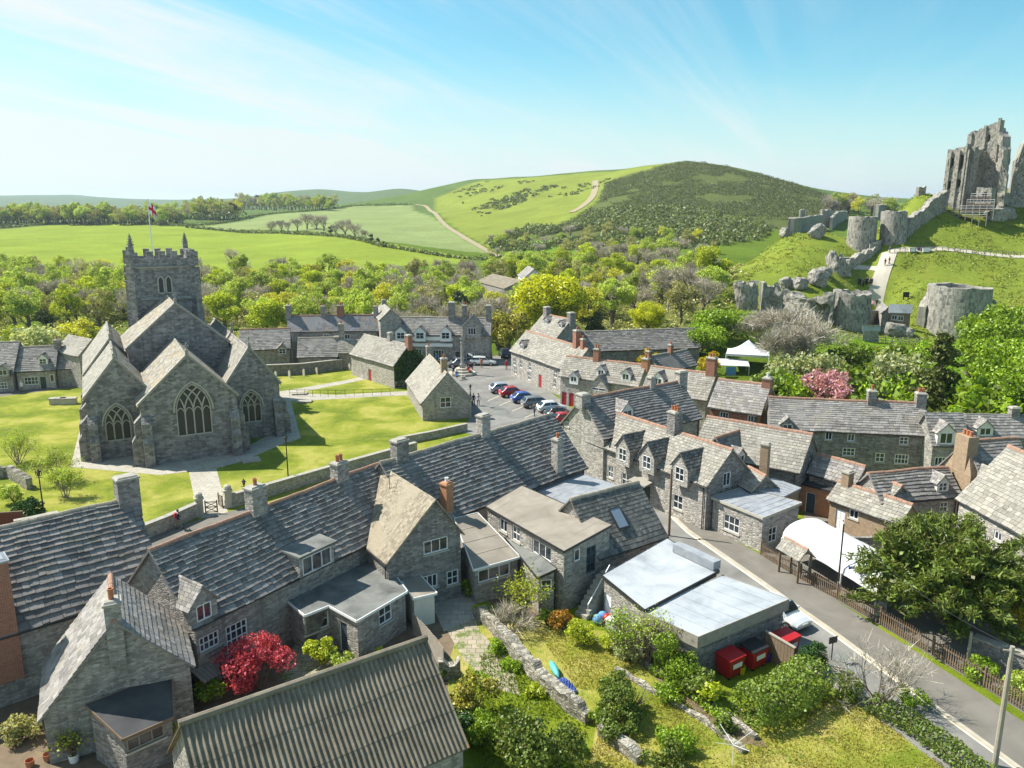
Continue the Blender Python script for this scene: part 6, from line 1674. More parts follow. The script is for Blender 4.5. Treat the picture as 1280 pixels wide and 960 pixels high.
# shrubs on the bank between the houses and the castle
bk = [(1028, 434, 122, 'bush0'), (1060, 430, 122, 'scrubbush0'), (1090, 428, 124, 'bush1'), (1125, 428, 122, 'scrubbush1'), (1010, 446, 112, 'scrubbush0'), (1085, 446, 110, 'bush0'), (1100, 452, 104, 'scrubbush1'), (1120, 455, 102, 'bush1'), (1140, 450, 106, 'bush0'), (1070, 455, 104, 'scrubbush0'), (1150, 440, 112, 'scrubbush1'), (1000, 462, 100, 'bush1'), (985, 468, 98, 'scrubbush0'),
      (1100, 470, 96, 'bush0'), (1125, 474, 94, 'scrubbush1'), (1145, 470, 94, 'bush1'), (1078, 468, 97, 'scrubbush0'), (1020, 474, 96, 'bush1'), (1150, 425, 126, 'bush0'), (1225, 490, 86, 'bush0'), (1200, 500, 84, 'scrubbush1'), (1250, 495, 84, 'bush1'), (1275, 480, 84, 'bush0'), (968, 476, 98, 'bush1'), (1120, 485, 90, 'bush1')]
for px, yt, Y, key in bk:
    o = bigtree(key, 'green_shrub', 'leafy green shrub on the bank between the stone houses and the castle', 'shrub', px, yt, Y, 1.0); o['group'] = 'shrubs on the bank below the castle'
tree_proto('magnolia', 3.6, 3.0, 'l_cream', 2600, .26, seed=103, base=.05, nl=8)
bigtree('magnolia', 'flowering_shrub', 'shrub with cream flowers just above the pink cherry', 'shrub', 1030, 446, 104, 1.0)
bigtree('magnolia', 'flowering_shrub', 'pale grey green shrub between the cherry and the conifer', 'shrub', 1118, 447, 99, .9)
bigtree('magnolia', 'flowering_tree', 'cream flowering tree behind the cottages at the frame edge', 'tree', 45, 412, 132, 1.3)
tree_proto('fir', 4, 1.8, 'l_yellow', 1500, .26, seed=104, base=.02, nl=6)
bigtree('fir', 'golden_hedge', 'clipped golden shrub between the shed and the marquee', 'shrub', 887, 432, 122, 1.0); bigtree('fir', 'golden_hedge', 'small golden shrub below the square stack', 'shrub', 969, 480, 88, .6); bigtree('fir', 'golden_hedge', 'golden climber on the long dark roof', 'climber', 814, 430, 126, .8)
bigtree('dark0', 'holm_oak', 'dark evergreen behind the cottages beyond the churchyard', 'evergreen', 52, 388, 150, 1.0)
bigtree('bright0', 'maple_tree', 'bright maple behind the cottages beyond the churchyard', 'maple tree', 25, 400, 146, 1.1)
bigtree('gold1', 'sallow_tree', 'bronze and gold tree beside the church', 'tree', 100, 398, 148, 1.3)
bigtree('gold0', 'sallow_tree', 'broad gold tree between the cottages and the church', 'tree', 82, 404, 142, 1.2)
# far trees along field edges: individuals
for px0, px1, py, n_, smin, smax, lab in ((-20, 232, 283, 86, 1.0, 1.7, 'wood along the top of the far meadow'), (232, 300, 277, 26, 1.1, 1.8, 'wood beside the pale crop field'), (300, 420, 264, 36, .9, 1.4, 'wood on the skyline above the crop field')):
    for k in range(n_):
        px = px0 + (px1 - px0) * (k + rs_.uniform(-.4, .4)) / n_; p = GT(px, py - rs_.uniform(0, 2.5)); q = p * 1.0
        q = Vector((p.x, p.y, 0)) * rs_.uniform(1.0, 1.06)
        wood_tree(q.x, q.y, (.40, .05, .05, .26, .12, .12), smin * p.y / 620, smax * p.y / 620, ('in the ' + lab, 'the ' + lab))
for px, py, s in ((372, 289, .9), (384, 287, 1.1), (396, 287, 1.0), (405, 289, 1.1), (432, 296, 1.25), (444, 299, 1.1), (420, 294, .8), (455, 302, .8), (340, 291, .8), (352, 290, .8), (360, 290, .7)):
    p = GT(px, py); plant('bare%d' % rs_.randint(3), 'bare_tree', 'leafless hedgerow tree between the meadow and the pale crop field', 'tree', p, s * p.y / 480, group='leafless hedgerow trees in the fields')
for px, py, s in ((414, 294, .6), (464, 304, .6), (472, 306, .5), (480, 309, .4)):
    p = GT(px, py); plant('dark%d' % rs_.randint(2), 'hawthorn_tree', 'dark hawthorn in the hedgerow below the pale crop field', 'tree', p, s * p.y / 480, group='hawthorns in the far hedgerow')
p = GT(290, 331); plant('bare0', 'dead_tree', 'dead forked tree alone in the bright meadow', 'tree', p, .8)
p = GT(119, 345); plant('scrubbush0', 'round_bush', 'single dark round bush in the bright meadow', 'bush', p, 1.4)
# right skyline
for k in range(30):
    px = rs_.uniform(1035, 1120); p = GT(px, 262 + max(0, (px - 1060) * .12) + rs_.uniform(0, 6))
    if p.y < 380: continue
    wood_tree(p.x, p.y, (.2, 0, .05, .3, .45, 0), .9, 1.5, ('on the skyline between hill and castle', 'the skyline by the castle'))

# --- one mesh of scrub over the hill, and the hedge lines
def scatter_mass(name, label, pts, per, size, spread, mat, cat):
    rs = np.random.RandomState(len(pts)); P = []
    c = np.array(pts); k = np.repeat(np.arange(len(c)), per); n = len(k)
    d = rs.normal(size=(n, 3)); d /= np.linalg.norm(d, axis=1)[:, None]; d[:, 2] = np.abs(d[:, 2])
    sc_ = rs.uniform(.5, 1.5, len(c))[k][:, None]
    P = c[k] + d * sc_ * np.array(spread)
    me = leafmesh(name, P, size * rs.uniform(.6, 1.4, n), mat, d, seed=3)
    o = bpy.data.objects.new(name, me); link(o); return tag(o, label, cat, kind='stuff')
def zone_points(px_poly, n, keep=None, seed=1):
    rs = np.random.RandomState(seed); poly = gpoly(px_poly); a = np.array(poly); lo, hi = a.min(0), a.max(0); out = []
    X_ = rs.uniform(lo[0], hi[0], n * 6); Y_ = rs.uniform(lo[1], hi[1], n * 6); m = in_poly(X_, Y_, poly); X_, Y_ = X_[m], Y_[m]
    if keep is not None:
        nz = np.array([mnoise.noise(Vector((x * .02, y * .02, 3.3))) + .5 * mnoise.noise(Vector((x * .07, y * .07, 1))) for x, y in zip(X_, Y_)]); m = nz > keep; X_, Y_ = X_[m], Y_[m]
    X_, Y_ = X_[:n], Y_[:n]; return np.stack([X_, Y_, Tn(X_, Y_)], 1)
hill = [(758, 230), (800, 216), (860, 203), (930, 213), (1000, 233), (1060, 252), (1060, 275), (960, 288), (860, 296), (760, 296), (690, 298), (660, 300), (720, 274), (750, 252)]
scatter_mass('hill_scrub', 'dark gorse and scrub covering the steep hillside', zone_points(hill, 9000, -.14), 18, .72, (2.3, 2.3, 1.4), 'l_scrub', 'scrub')
scatter_mass('thorn_scrub', 'thicker thorn scrub low on the hillside', np.concatenate([zone_points([(690, 300), (760, 262), (860, 262), (960, 280), (960, 300), (860, 312), (740, 318)], 1100, -.1, 2), zone_points([(605, 306), (660, 286), (720, 286), (720, 310), (640, 316)], 260, -.05, 4)]), 26, 1.5, (2.6, 2.6, 2.6), 'l_far', 'scrub')
scatter_mass('gorse_clumps', 'scattered gorse on the open grassy spur', np.concatenate([zone_points([(545, 248), (600, 228), (700, 220), (800, 209), (750, 232), (700, 262), (640, 290), (590, 290)], 260, .22, 6), zone_points([(590, 262), (690, 226), (700, 232), (600, 272)], 140, -.2, 7)]), 14, 1.6, (1.8, 1.8, 1.3), 'l_scrub', 'gorse')
def line_pts(px, step, jit):
    out = []
    W_ = [GT(a, b) for a, b in px]
    for a, b in zip(W_[:-1], W_[1:]):
        n_ = max(1, int((b - a).length / step))
        for k in range(n_):
            q = lerp(a, b, k / n_); x, y = q.x + rnd.uniform(-jit, jit), q.y + rnd.uniform(-jit, jit); out.append((x, y, T(x, y)))
    return np.array(out)
scatter_mass('far_wood', 'far wood standing along the field tops', np.concatenate([line_pts([(-40, 284), (60, 280), (150, 277), (232, 281)], 6, 7), line_pts([(232, 279), (300, 276)], 7, 6), line_pts([(300, 268), (360, 265), (420, 263)], 9, 6)]) + np.array([0, 12, 4]), 60, 2.0, (7, 7, 6.5), 'l_far', 'wood')
scatter_mass('field_hedge', 'hedges dividing the far meadow from the pale crop field', np.concatenate([line_pts([(-20, 287), (60, 281), (150, 278), (235, 283)], 2.0, .8), line_pts([(235, 285), (300, 291), (350, 292), (420, 296), (480, 309), (560, 322), (630, 325)], 1.6, 1.0), line_pts([(330, 269), (440, 258), (515, 256)], 2.5, 1.0), line_pts([(232, 283), (330, 269)], 2.5, 1)]), 22, 1.3, (1.5, 1.5, 1.6), 'l_far', 'hedge')
ug = []
for _ in range(1500):
    y = rs_.uniform(152, 300); px = rs_.uniform(-30, 930); x = (px - 640) / 1000 * y; 
    if px > 880 and y > 150 + (985 - px): continue
    if px < 640 and y < 158: continue
    ug.append((x, y, T(x, y)))
scatter_mass('undergrowth', 'brambles and low growth under the valley trees', ug, 44, .5, (2.0, 2.0, 1.5), 'l_olive', 'undergrowth')
bn = []
for _ in range(700):
    y = rs_.uniform(86, 134); px = rs_.uniform(985, 1420); x = (px - 640) / 1000 * y
    if y > 124 + (px - 1100) * .05: continue
    bn.append((x, y, T(x, y)))
scatter_mass('bank_growth', 'rank weeds and bramble on the bank below the castle', bn, 24, .45, (1.1, 1.1, .55), 'l_green', 'undergrowth')

_mp = [tuple(D(a, 300, b)[:2]) for a, b in ((905, 166), (915, 178), (945, 200), (985, 212), (1060, 222), (1160, 235), (1420, 235), (1420, 140), (1270, 136), (1010, 136), (915, 144))]
_lo, _hi = np.array(_mp).min(0), np.array(_mp).max(0); _r = np.random.RandomState(8); _x, _y = _r.uniform(_lo[0], _hi[0], 16000), _r.uniform(_lo[1], _hi[1], 16000); _m = in_poly(_x, _y, _mp); _x, _y = _x[_m], _y[_m]
_k = np.array([mnoise.noise(Vector((a * .09, b * .09, 2))) + .5 * mnoise.noise(Vector((a * .3, b * .3, 5))) for a, b in zip(_x, _y)]) > -.1
for _ in 'p': _pp = np.array([GT(*q)[:2] for q in ((1092, 383), (1098, 360), (1107, 330), (1112, 315))])
_d = np.min([np.hypot(_x - (a[0] + (b[0] - a[0]) * f), _y - (a[1] + (b[1] - a[1]) * f)) for a, b in zip(_pp[:-1], _pp[1:]) for f in np.linspace(0, 1, 8)], 0); _k &= _d > 3
_x, _y = _x[_k], _y[_k]
M['l_tuss'] = m_leaf('tussock_blade', (.24, .29, .035), .3, .5, hue=(.30, .27, .08))
scatter_mass('tussock_grass', 'rough tussocky grass over the castle mound', np.stack([_x, _y, Tn(_x, _y)], 1), 7, .34, (.55, .55, .22), 'l_tuss', 'grass')
# ------------------------------------------------------------------ garden plants near the camera
def bush_mesh(R0, H, n, size, mat, seed, nl=8, base=.02, sub=6, lr=(.3, .5), shell=.35):
    rs = np.random.RandomState(seed); P, Dn = crown(rs, lobes(rs, R0, H, H * base, nl, lr, .9, sub), n, .9, shell); P[:, 2] = np.maximum(P[:, 2], .03)
    return leafmesh('foliage', P, size * rs.uniform(.6, 1.35, n), mat, Dn, seed=seed)
def bush(name, label, px, py, R0, H, mat, n=1800, size=.17, seed=0, z=0.0, cat='bush', group=None, stem=True, core=True):
    p = G(px, py, z); r = thing(name, label, cat, p, group=group)
    o = bpy.data.objects.new('foliage', bush_mesh(R0, H, n, size, mat, seed or int(px * 7 + py))); link(o, r)
    rs = np.random.RandomState(int(px)); mb = MB()
    for k in range(7):
        a = rs.uniform(0, 6.28); limb(mb, np.array([0, 0, -.1]), np.array([math.cos(a) * .6, math.sin(a) * .6, 1.0]), H * .45, .04 + .012 * H, 1, rs, .5, None, .2, 4, 3)
    me = bpy.data.meshes.new('stems'); me.from_pydata(mb.v, [], mb.f); me.materials.append(M['bark']); o = bpy.data.objects.new('stems', me); link(o, r)
    return r
bush('maple_tree', 'low spreading maple with crimson leaves beside the corrugated barn', 326, 860, 2.15, 3.1, 'l_red', 6500, .17, cat='maple tree')
bush('variegated_bush', 'mottled yellow and dark laurel at the end of the barn', 590, 892, 1.5, 2.1, 'l_varieg', 3400, .17)
bush('laurel_bush', 'broad olive laurel in front of the garden path at the frame bottom', 655, 965, 2.6, 2.5, 'l_yew', 6500, .18)
bush('laurel_bush', 'dark upright laurel growing over the garden wall end', 785, 893, 1.5, 2.4, 'l_hedge', 4200, .16)
bush('box_bush', 'dense bright green dome beside the metal roof', 836, 846, 1.7, 2.6, 'l_green', 6500, .14)
bush('orange_bush', 'shrub with orange young leaves near the workshop stair', 703, 786, .95, 1.2, 'l_orange', 1700, .13)
bush('green_bush', 'rounded yellow green bush beside the orange leaved shrub', 733, 803, 1.1, 1.5, 'l_lime', 2600, .13)
bush('green_bush', 'small dark bush below the workshop door', 685, 782, .7, 1.0, 'l_hedge', 1100, .13)
bush('green_bush', 'little clipped bush by the garden steps', 775, 822, .5, .7, 'l_green', 900, .11)
bush('fig_bush', 'big leaved pale green plant beside the bins', 884, 880, 1.0, 1.2, 'l_lime', 900, .30)
bush('flowering_bush', 'white flowered bush leaning on the metal roof', 788, 828, 1.0, 1.7, 'l_cream', 1900, .13)
bush('creeper_vine', 'creeper heaped over the back yard wall by the stepped extension', 402, 828, .95, 1.8, 'l_lime', 2300, .15)
bush('green_bush', 'loose greenery at the barn corner by the yard gate', 425, 838, .9, .9, 'l_spring', 1500, .14)
bush('green_bush', 'leafy shrub growing between cottage and barn', 270, 875, 1.1, 1.0, 'l_green', 1800, .16)
bush('green_bush', 'yellowing shrub by the barn gable end', 207, 938, .8, 1.7, 'l_varieg', 1700, .14)
bush('green_bush', 'rough shrub at the bottom corner of the yard', 25, 925, 1.1, 1.1, 'l_olive', 1700, .15)
bush('green_bush', 'low shrub under the french doors wall', 235, 880, .8, .8, 'l_dark', 1100, .14)
bush('green_bush', 'shrub hiding the far end of the garden wall', 770, 915, 1.3, 1.2, 'l_hedge', 2600, .15)
bush('green_bush', 'dark low shrub on the lawn edge at the frame bottom', 845, 935, 1.2, .9, 'l_green', 2300, .15)
bush('green_bush', 'olive shrub at the frame bottom below the dark laurel', 830, 965, 1.4, 1.2, 'l_yew', 2600, .15)
bush('green_bush', 'tangle of green beside the metal roofed garage corner', 872, 868, 1.2, 1.2, 'l_hedge', 2400, .15)
bush('green_bush', 'low planting below the tangle at the garage corner', 838, 872, 1.2, .8, 'l_green', 2000, .15)
bush('green_bush', 'climbing green on the kitchen wall by the stone path', 583, 745, .55, 1.3, 'l_green', 900, .15)
bush('green_bush', 'weeds sprouting from the head of the garden wall', 600, 768, .6, .7, 'l_lime', 800, .15)
bush('green_bush', 'shrub at the foot of the garden wall opposite the porch', 620, 815, .8, .6, 'l_green', 1100, .15)
bush('green_bush', 'low shrub among the paving stones', 545, 850, .8, .8, 'l_hedge', 1300, .14)
bush('green_bush', 'green border plants along the extension wall', 475, 830, .9, .6, 'l_lime', 1300, .14)
bush('green_bush', 'dark yard shrub behind the lamp by the churchyard', 40, 652, 1.5, 2.0, 'l_ivy', 2600, .2)
bush('green_bush', 'pale spiky shrub on the churchyard wall', 18, 628, 1.2, 1.6, 'l_spring', 1600, .2)
bush('yellow_bush', 'vivid yellow flowering bush at the frame edge behind the yew', 1282, 800, 1.7, 2.8, 'l_yellow', 2600, .18)
bush('green_bush', 'green growth at the fence foot below the yew', 1225, 845, 1.2, .9, 'l_green', 1900, .15); bush('green_bush', 'green growth at the fence end by the wooden pole', 1270, 865, 1.3, .9, 'l_spring', 1900, .15)
bush('green_bush', 'dark clipped bush at the end of the bin hedge', 1020, 838, 1.1, 1.7, 'l_ivy', 2600, .14)
bush('green_bush', 'low ivy tangle at the foot of the bare roadside shrub', 1062, 870, 1.3, .8, 'l_hedge', 2200, .14); bush('green_bush', 'glossy bush beside the bare roadside shrub', 1138, 882, .8, 1.0, 'l_green', 1500, .14)
bush('ivy_bush', 'dark shrubs between the barn and the garden wall', 560, 925, 1.3, 1.3, 'l_ivy', 2200, .16)
bush('green_bush', 'leafy shrub crowding the barn corner below the mottled laurel', 607, 925, 1.1, 1.3, 'l_green', 2200, .15)
bush('green_bush', 'fresh green shrub between the broad laurel and the rubble wall', 706, 935, 1.0, 1.0, 'l_hedge', 2000, .15)
bush('green_bush', 'low tangle round the white pot at the wall end', 752, 905, .8, .7, 'l_green', 1300, .14)
bush('green_bush', 'small dense shrub halfway down the rubble wall on its lawn side', 757, 868, .7, .9, 'l_hedge', 1300, .13)
bush('green_bush', 'yellow green shrub by the orange leaved shrub and clipped bush', 762, 812, .6, .9, 'l_lime', 1200, .12)
bush('green_bush', 'weedy growth along the path side of the rubble wall', 640, 838, .7, .5, 'l_green', 1100, .13)
bush('green_bush', 'second patch of weeds lower along the rubble wall', 668, 868, .7, .5, 'l_lime', 1000, .13)
bush('green_bush', 'ferny clump beside the stepping stones', 600, 858, .7, .6, 'l_green', 1100, .13)
bush('green_bush', 'leafy clump at the foot of the earth path', 905, 915, .8, .7, 'l_hedge', 1300, .14)
bush('green_bush', 'green clump between the dome bush and the pale big leaved plant', 868, 858, .8, .9, 'l_spring', 1300, .14)
# hedges: masses along a line
def hedge(name, label, pts, w, h, mat, dens=420, size=.15, seed=1):
    P0 = [G(a, b) for a, b in pts]; rs = np.random.RandomState(seed); c = P0[0]; r = thing(name, label, 'hedge', c); P, Dn = [], []
    for a, b in zip(P0[:-1], P0[1:]):
        L = (b - a).length; n = int(L * dens); d = (b - a) / L; s = Vector((-d.y, d.x, 0))
        for _ in range(n):
            u = rs.uniform(-.03, 1.03); t_ = rs.uniform(0, 2 * math.pi); rad = rs.uniform(.7, 1.08) + .22 * mnoise.noise(Vector((u * L * .9, t_ * 1.2, seed)))
            o = s * (math.cos(t_) * w * rad) + UP * (h * .5 + math.sin(t_) * h * .5 * rad); q = a + d * (u * L) + o - c; q.z = max(q.z, .05); P.append(q); Dn.append((o - UP * h * .5).normalized())
    o = bpy.data.objects.new('foliage', leafmesh('foliage', np.array(P), size * rs.uniform(.6, 1.4, len(P)), mat, np.array(Dn), seed=seed)); link(o, r)
    mb = MB()
    for a, b in zip(P0[:-1], P0[1:]):
        n_ = int((b - a).length / .5)
        mb.beam(a - c + UP * .03, b - c + UP * .03, .06)
        for k in range(n_): limb(mb, np.array(lerp(a, b, k / n_) - c), np.array([rs.normal() * .3, rs.normal() * .3, 1]), h * .4, .03, 1, rs, .5, None, .2, 3, 3)
    me = bpy.data.meshes.new('stems'); me.from_pydata(mb.v, [], mb.f); me.materials.append(M['bark']); o = bpy.data.objects.new('stems', me); link(o, r); return r
hedge('hedge', 'thick mixed hedge curving round the red bins', [(930, 905), (975, 893), (1015, 862)], 1.25, 2.1, 'l_hedge', 1300, .16, 2)
hedge('hedge', 'low green hedge along the near edge of the road', [(1085, 885), (1130, 905), (1180, 940), (1240, 985)], .8, .8, 'l_hedge', 520, .15, 3)
hedge('hedge', 'ragged green border along the garden path wall', [(818, 838), (860, 862), (905, 900)], .5, .5, 'l_green', 420, .15, 4)
# yew across the road
def spray_tree(name, label, cat, loc, Rc, H, n, mat, seed, base=.5):
    rs = np.random.RandomState(seed); r = thing(name, label, cat, loc); mb = MB(); P, Dn, S = [], [], []
    mb.tube([(0, 0, -.3), (.1, 0, 1.0), (0, .1, H * .5)], [.45, .38, .2], 9, cap=False)
    for k in range(95):
        a = rs.uniform(0, 6.28); el = rs.uniform(-.05, 1.35); L = Rc * rs.uniform(.75, 1.08) * (1 - .12 * el); z0 = rs.uniform(.12, .42) * H
        d = np.array([math.cos(a) * math.cos(el), math.sin(a) * math.cos(el), math.sin(el) * .95]); p0 = np.array([0, 0, z0]); q = p0 + d * L * np.array([1, 1, (H - z0) / Rc * .95])
        if q[2] < base: q[2] = base + rs.uniform(0, .5)
        mid = p0 * .5 + q * .5 + np.array([0, 0, .25]); mb.tube([tuple(p0), tuple(mid), tuple(q)], [.10, .06, .015], 4, cap=False)
        for j in range(n // 95):
            t_ = rs.uniform(.38, 1.04); c = (p0 * (1 - t_) + q * t_) + np.array([0, 0, .25 * 4 * t_ * (1 - t_)]); sp = .75 * (1.1 - t_ * .55)
            P.append(c + rs.normal(size=3) * sp * np.array([.55, .55, .3])); v = d * .6 + rs.normal(size=3) * .45 + np.array([0, 0, -.05]); Dn.append(v / np.linalg.norm(v)); S.append(rs.uniform(.22, .5))
    k = rs.choice(len(P), 16000); Pi = np.array(P)[k] * np.array([.86, .86, .9]) + rs.normal(size=(16000, 3)) * .25; o = bpy.data.objects.new('inner_foliage', leafmesh('inner_foliage', Pi, .34 * rs.uniform(.6, 1.3, 16000), mat, seed=seed + 1)); link(o, r)
    me = twigmesh('foliage', np.array(P), np.array(Dn), np.array(S), mat, seed, w=.13); o = bpy.data.objects.new('crown', me); link(o, r)
    me = bpy.data.meshes.new('trunk'); me.from_pydata(mb.v, [], mb.f); me.materials.append(M['bark']); o = bpy.data.objects.new('trunk', me); link(o, r); return r
p = G(1178, 778); spray_tree('yew_tree', 'huge spreading yew overhanging the picket fence', 'yew tree', (p.x, p.y, 0), 6.1, 8.0, 46000, 'l_yew', 5, .55)
# bare shrub by the road, bare shrub with a yellow tree by the workshop
def bare_shrub(label, px, py, H, seed, mat='bark', leaf=None, n=0, spread=.5, name='bare_shrub'):
    p = G(px, py); r = thing(name, label, 'shrub', p); rs = np.random.RandomState(seed); mb = MB(); tips = []
    for k in range(9):
        a = k * .7 + rs.uniform(-.3, .3); limb(mb, np.array([rs.normal() * .1, rs.normal() * .1, -.1]), np.array([math.cos(a) * spread, math.sin(a) * spread, 1.0]), H * .34, .06, 3, rs, .42, tips, .12, 4, 3)
    me = bpy.data.meshes.new('stems'); me.from_pydata(mb.v, [], mb.f); me.materials.append(M[mat]); o = bpy.data.objects.new('branches', me); link(o, r)
    if not leaf:
        c = np.array([t_[0] for t_ in tips]); dd = np.array([t_[1] for t_ in tips]); k = rs.choice(len(c), 900); v = dd[k] + rs.normal(size=(900, 3)) * .55; v /= np.linalg.norm(v, axis=1)[:, None]; S = rs.uniform(.3, .85, 900)
        o = bpy.data.objects.new('twigs', twigmesh('twigs', c[k] + v * S[:, None] * .4, v, S, 'l_twig', seed, w=.018)); link(o, r)
    if leaf:
        c = np.array([t_[0] for t_ in tips]); k = rs.choice(len(c), n); P = c[k] + rs.normal(size=(n, 3)) * .16
        o = bpy.data.objects.new('foliage', leafmesh('foliage', P, .13 * rs.uniform(.6, 1.4, n), leaf, seed=seed)); link(o, r)
    return r
bare_shrub('bare pale twigged shrub leaning over the roadside hedge', 1095, 885, 4.6, 3, spread=.75)
bare_shrub('bare grey shrub growing over the garden wall', 640, 790, 2.3, 4, spread=.95)
bare_shrub('slender yellow green tree against the workshop lean-to', 652, 775, 4.0, 6, 'bark', 'l_lime', 1500, .3, 'small_tree')
bare_shrub('young leafy tree with an upright leader before the upper garage', 776, 822, 3.8, 8, 'bark', 'l_green', 1300, .28, 'young_tree')
bare_shrub('thin young tree rising in front of the white metal roof', 812, 832, 4.4, 9, 'bark', 'l_spring', 900, .25, 'young_tree')
for k, (px, py, h) in enumerate(((22, 580, 4.3), (70, 603, 4.2), (84, 622, 3.6))):
    bare_shrub(('sparse sapling on the churchyard lawn nearest the frame edge', 'sparse multi stemmed sapling in the churchyard beside the wall', 'slim sapling standing apart in the churchyard')[k], px, py, h, 20 + k, 'bark_pale', 'l_spring', 3200, .35, 'sapling')
# ivy on the gable of the red doored house, climbing over its wall
iv = []; w = N5.W['r']; rs = np.random.RandomState(3)
top = max(q[1] for q in w.outline); Wd = w.outline[1][0]
n_ = 0
while n_ < 2600:
    u, v = rs.uniform(0, Wd), rs.uniform(.2, top); lim = top - abs(u - N5.hw) * .95
    if v > lim + .1 or (v < 1.6 and rs.rand() < .75): continue
    iv.append(tuple(w.P(u, v, rs.uniform(.02, .30)))); n_ += 1
c = w.P(Wd / 2, 0)
o = bpy.data.objects.new('ivy', leafmesh('ivy', np.array(iv) - np.array(c), .34 * rs.uniform(.6, 1.3, len(iv)), 'l_ivy', np.tile(np.array(w.n), (len(iv), 1)), seed=4)); o.location = c; link(o); tag(o, 'dark glossy ivy covering the gable of the red doored house', 'ivy')
# rough grass tufts in the gardens
def tufts(name, label, poly, n, h, mat, seed):
    rs = np.random.RandomState(seed); a = np.array(gp(poly)); lo, hi = a.min(0), a.max(0); X_ = rs.uniform(lo[0], hi[0], n * 3); Y_ = rs.uniform(lo[1], hi[1], n * 3); m = in_poly(X_, Y_, [tuple(q) for q in a]); X_, Y_ = X_[m][:n], Y_[m][:n]; n = len(X_)
    nz = np.array([mnoise.noise(Vector((x * .5, y * .5, 9))) for x, y in zip(X_, Y_)]); k = nz + rs.uniform(-.5, .5, n) > -.1; X_, Y_ = X_[k], Y_[k]; n = len(X_)
    Dn = rs.normal(size=(n, 3)) * .35 + np.array([0, 0, 1]); Dn /= np.linalg.norm(Dn, axis=1)[:, None]; S = h * rs.uniform(.5, 1.5, n)
    o = bpy.data.objects.new(name, twigmesh(name, np.stack([X_, Y_, .02 + S * .4], 1), Dn, S, mat, seed, w=.22)); link(o); tag(o, label, 'grass', kind='stuff')
M['l_grass'] = m_leaf('grass_blade', (.36, .33, .07), .35, .3, hue=(.40, .34, .11))
M['l_grassg'] = m_leaf('green_grass_blade', (.22, .30, .03), .35, .35)
tufts('rough_grass', 'dry rough grass of the sloping garden', [(780, 870), (850, 850), (930, 915), (1040, 870), (1100, 900), (1240, 1000), (700, 1000)], 26000, .11, 'l_grass', 1)
tufts('garden_grass', 'green weedy grass beside the stone path', [(600, 820), (640, 800), (740, 900), (700, 1000), (600, 1000)], 12000, .13, 'l_grassg', 2)
tufts('lawn_grass', 'yellowed lawn behind the rubble garden wall', [(670, 790), (740, 800), (790, 830), (800, 880), (720, 860)], 8000, .10, 'l_grass', 3)
# ------------------------------------------------------------------ cars
def carpaint(name, c, metal=.3): t = NT(name); t.bsdf.inputs['Coat Weight'].default_value = .6; return t.done(c, .32, .5, metal)
for nm, c in (('silver', (.38, .40, .43)), ('red', (.42, .018, .022)), ('blue', (.05, .11, .36)), ('grey', (.17, .175, .19)), ('white', (.72, .73, .74)), ('black', (.02, .021, .025)), ('navy', (.03, .045, .085))): M['car_' + nm] = carpaint('car_paint_' + nm, c)
t = NT('tyre_rubber'); M['tyre'] = t.done((.018, .018, .019), .8, .2)
t = NT('alloy'); M['alloy'] = t.done((.45, .46, .47), .35, .5, .8)
t = NT('lamp_glass'); M['lamp_clear'] = t.done((.75, .77, .8), .12, .7)
t = NT('tail_lamp'); M['lamp_red'] = t.done((.40, .015, .012), .2, .6)
t = NT('number_plate'); M['plate'] = t.done((.72, .70, .55), .5, .3)
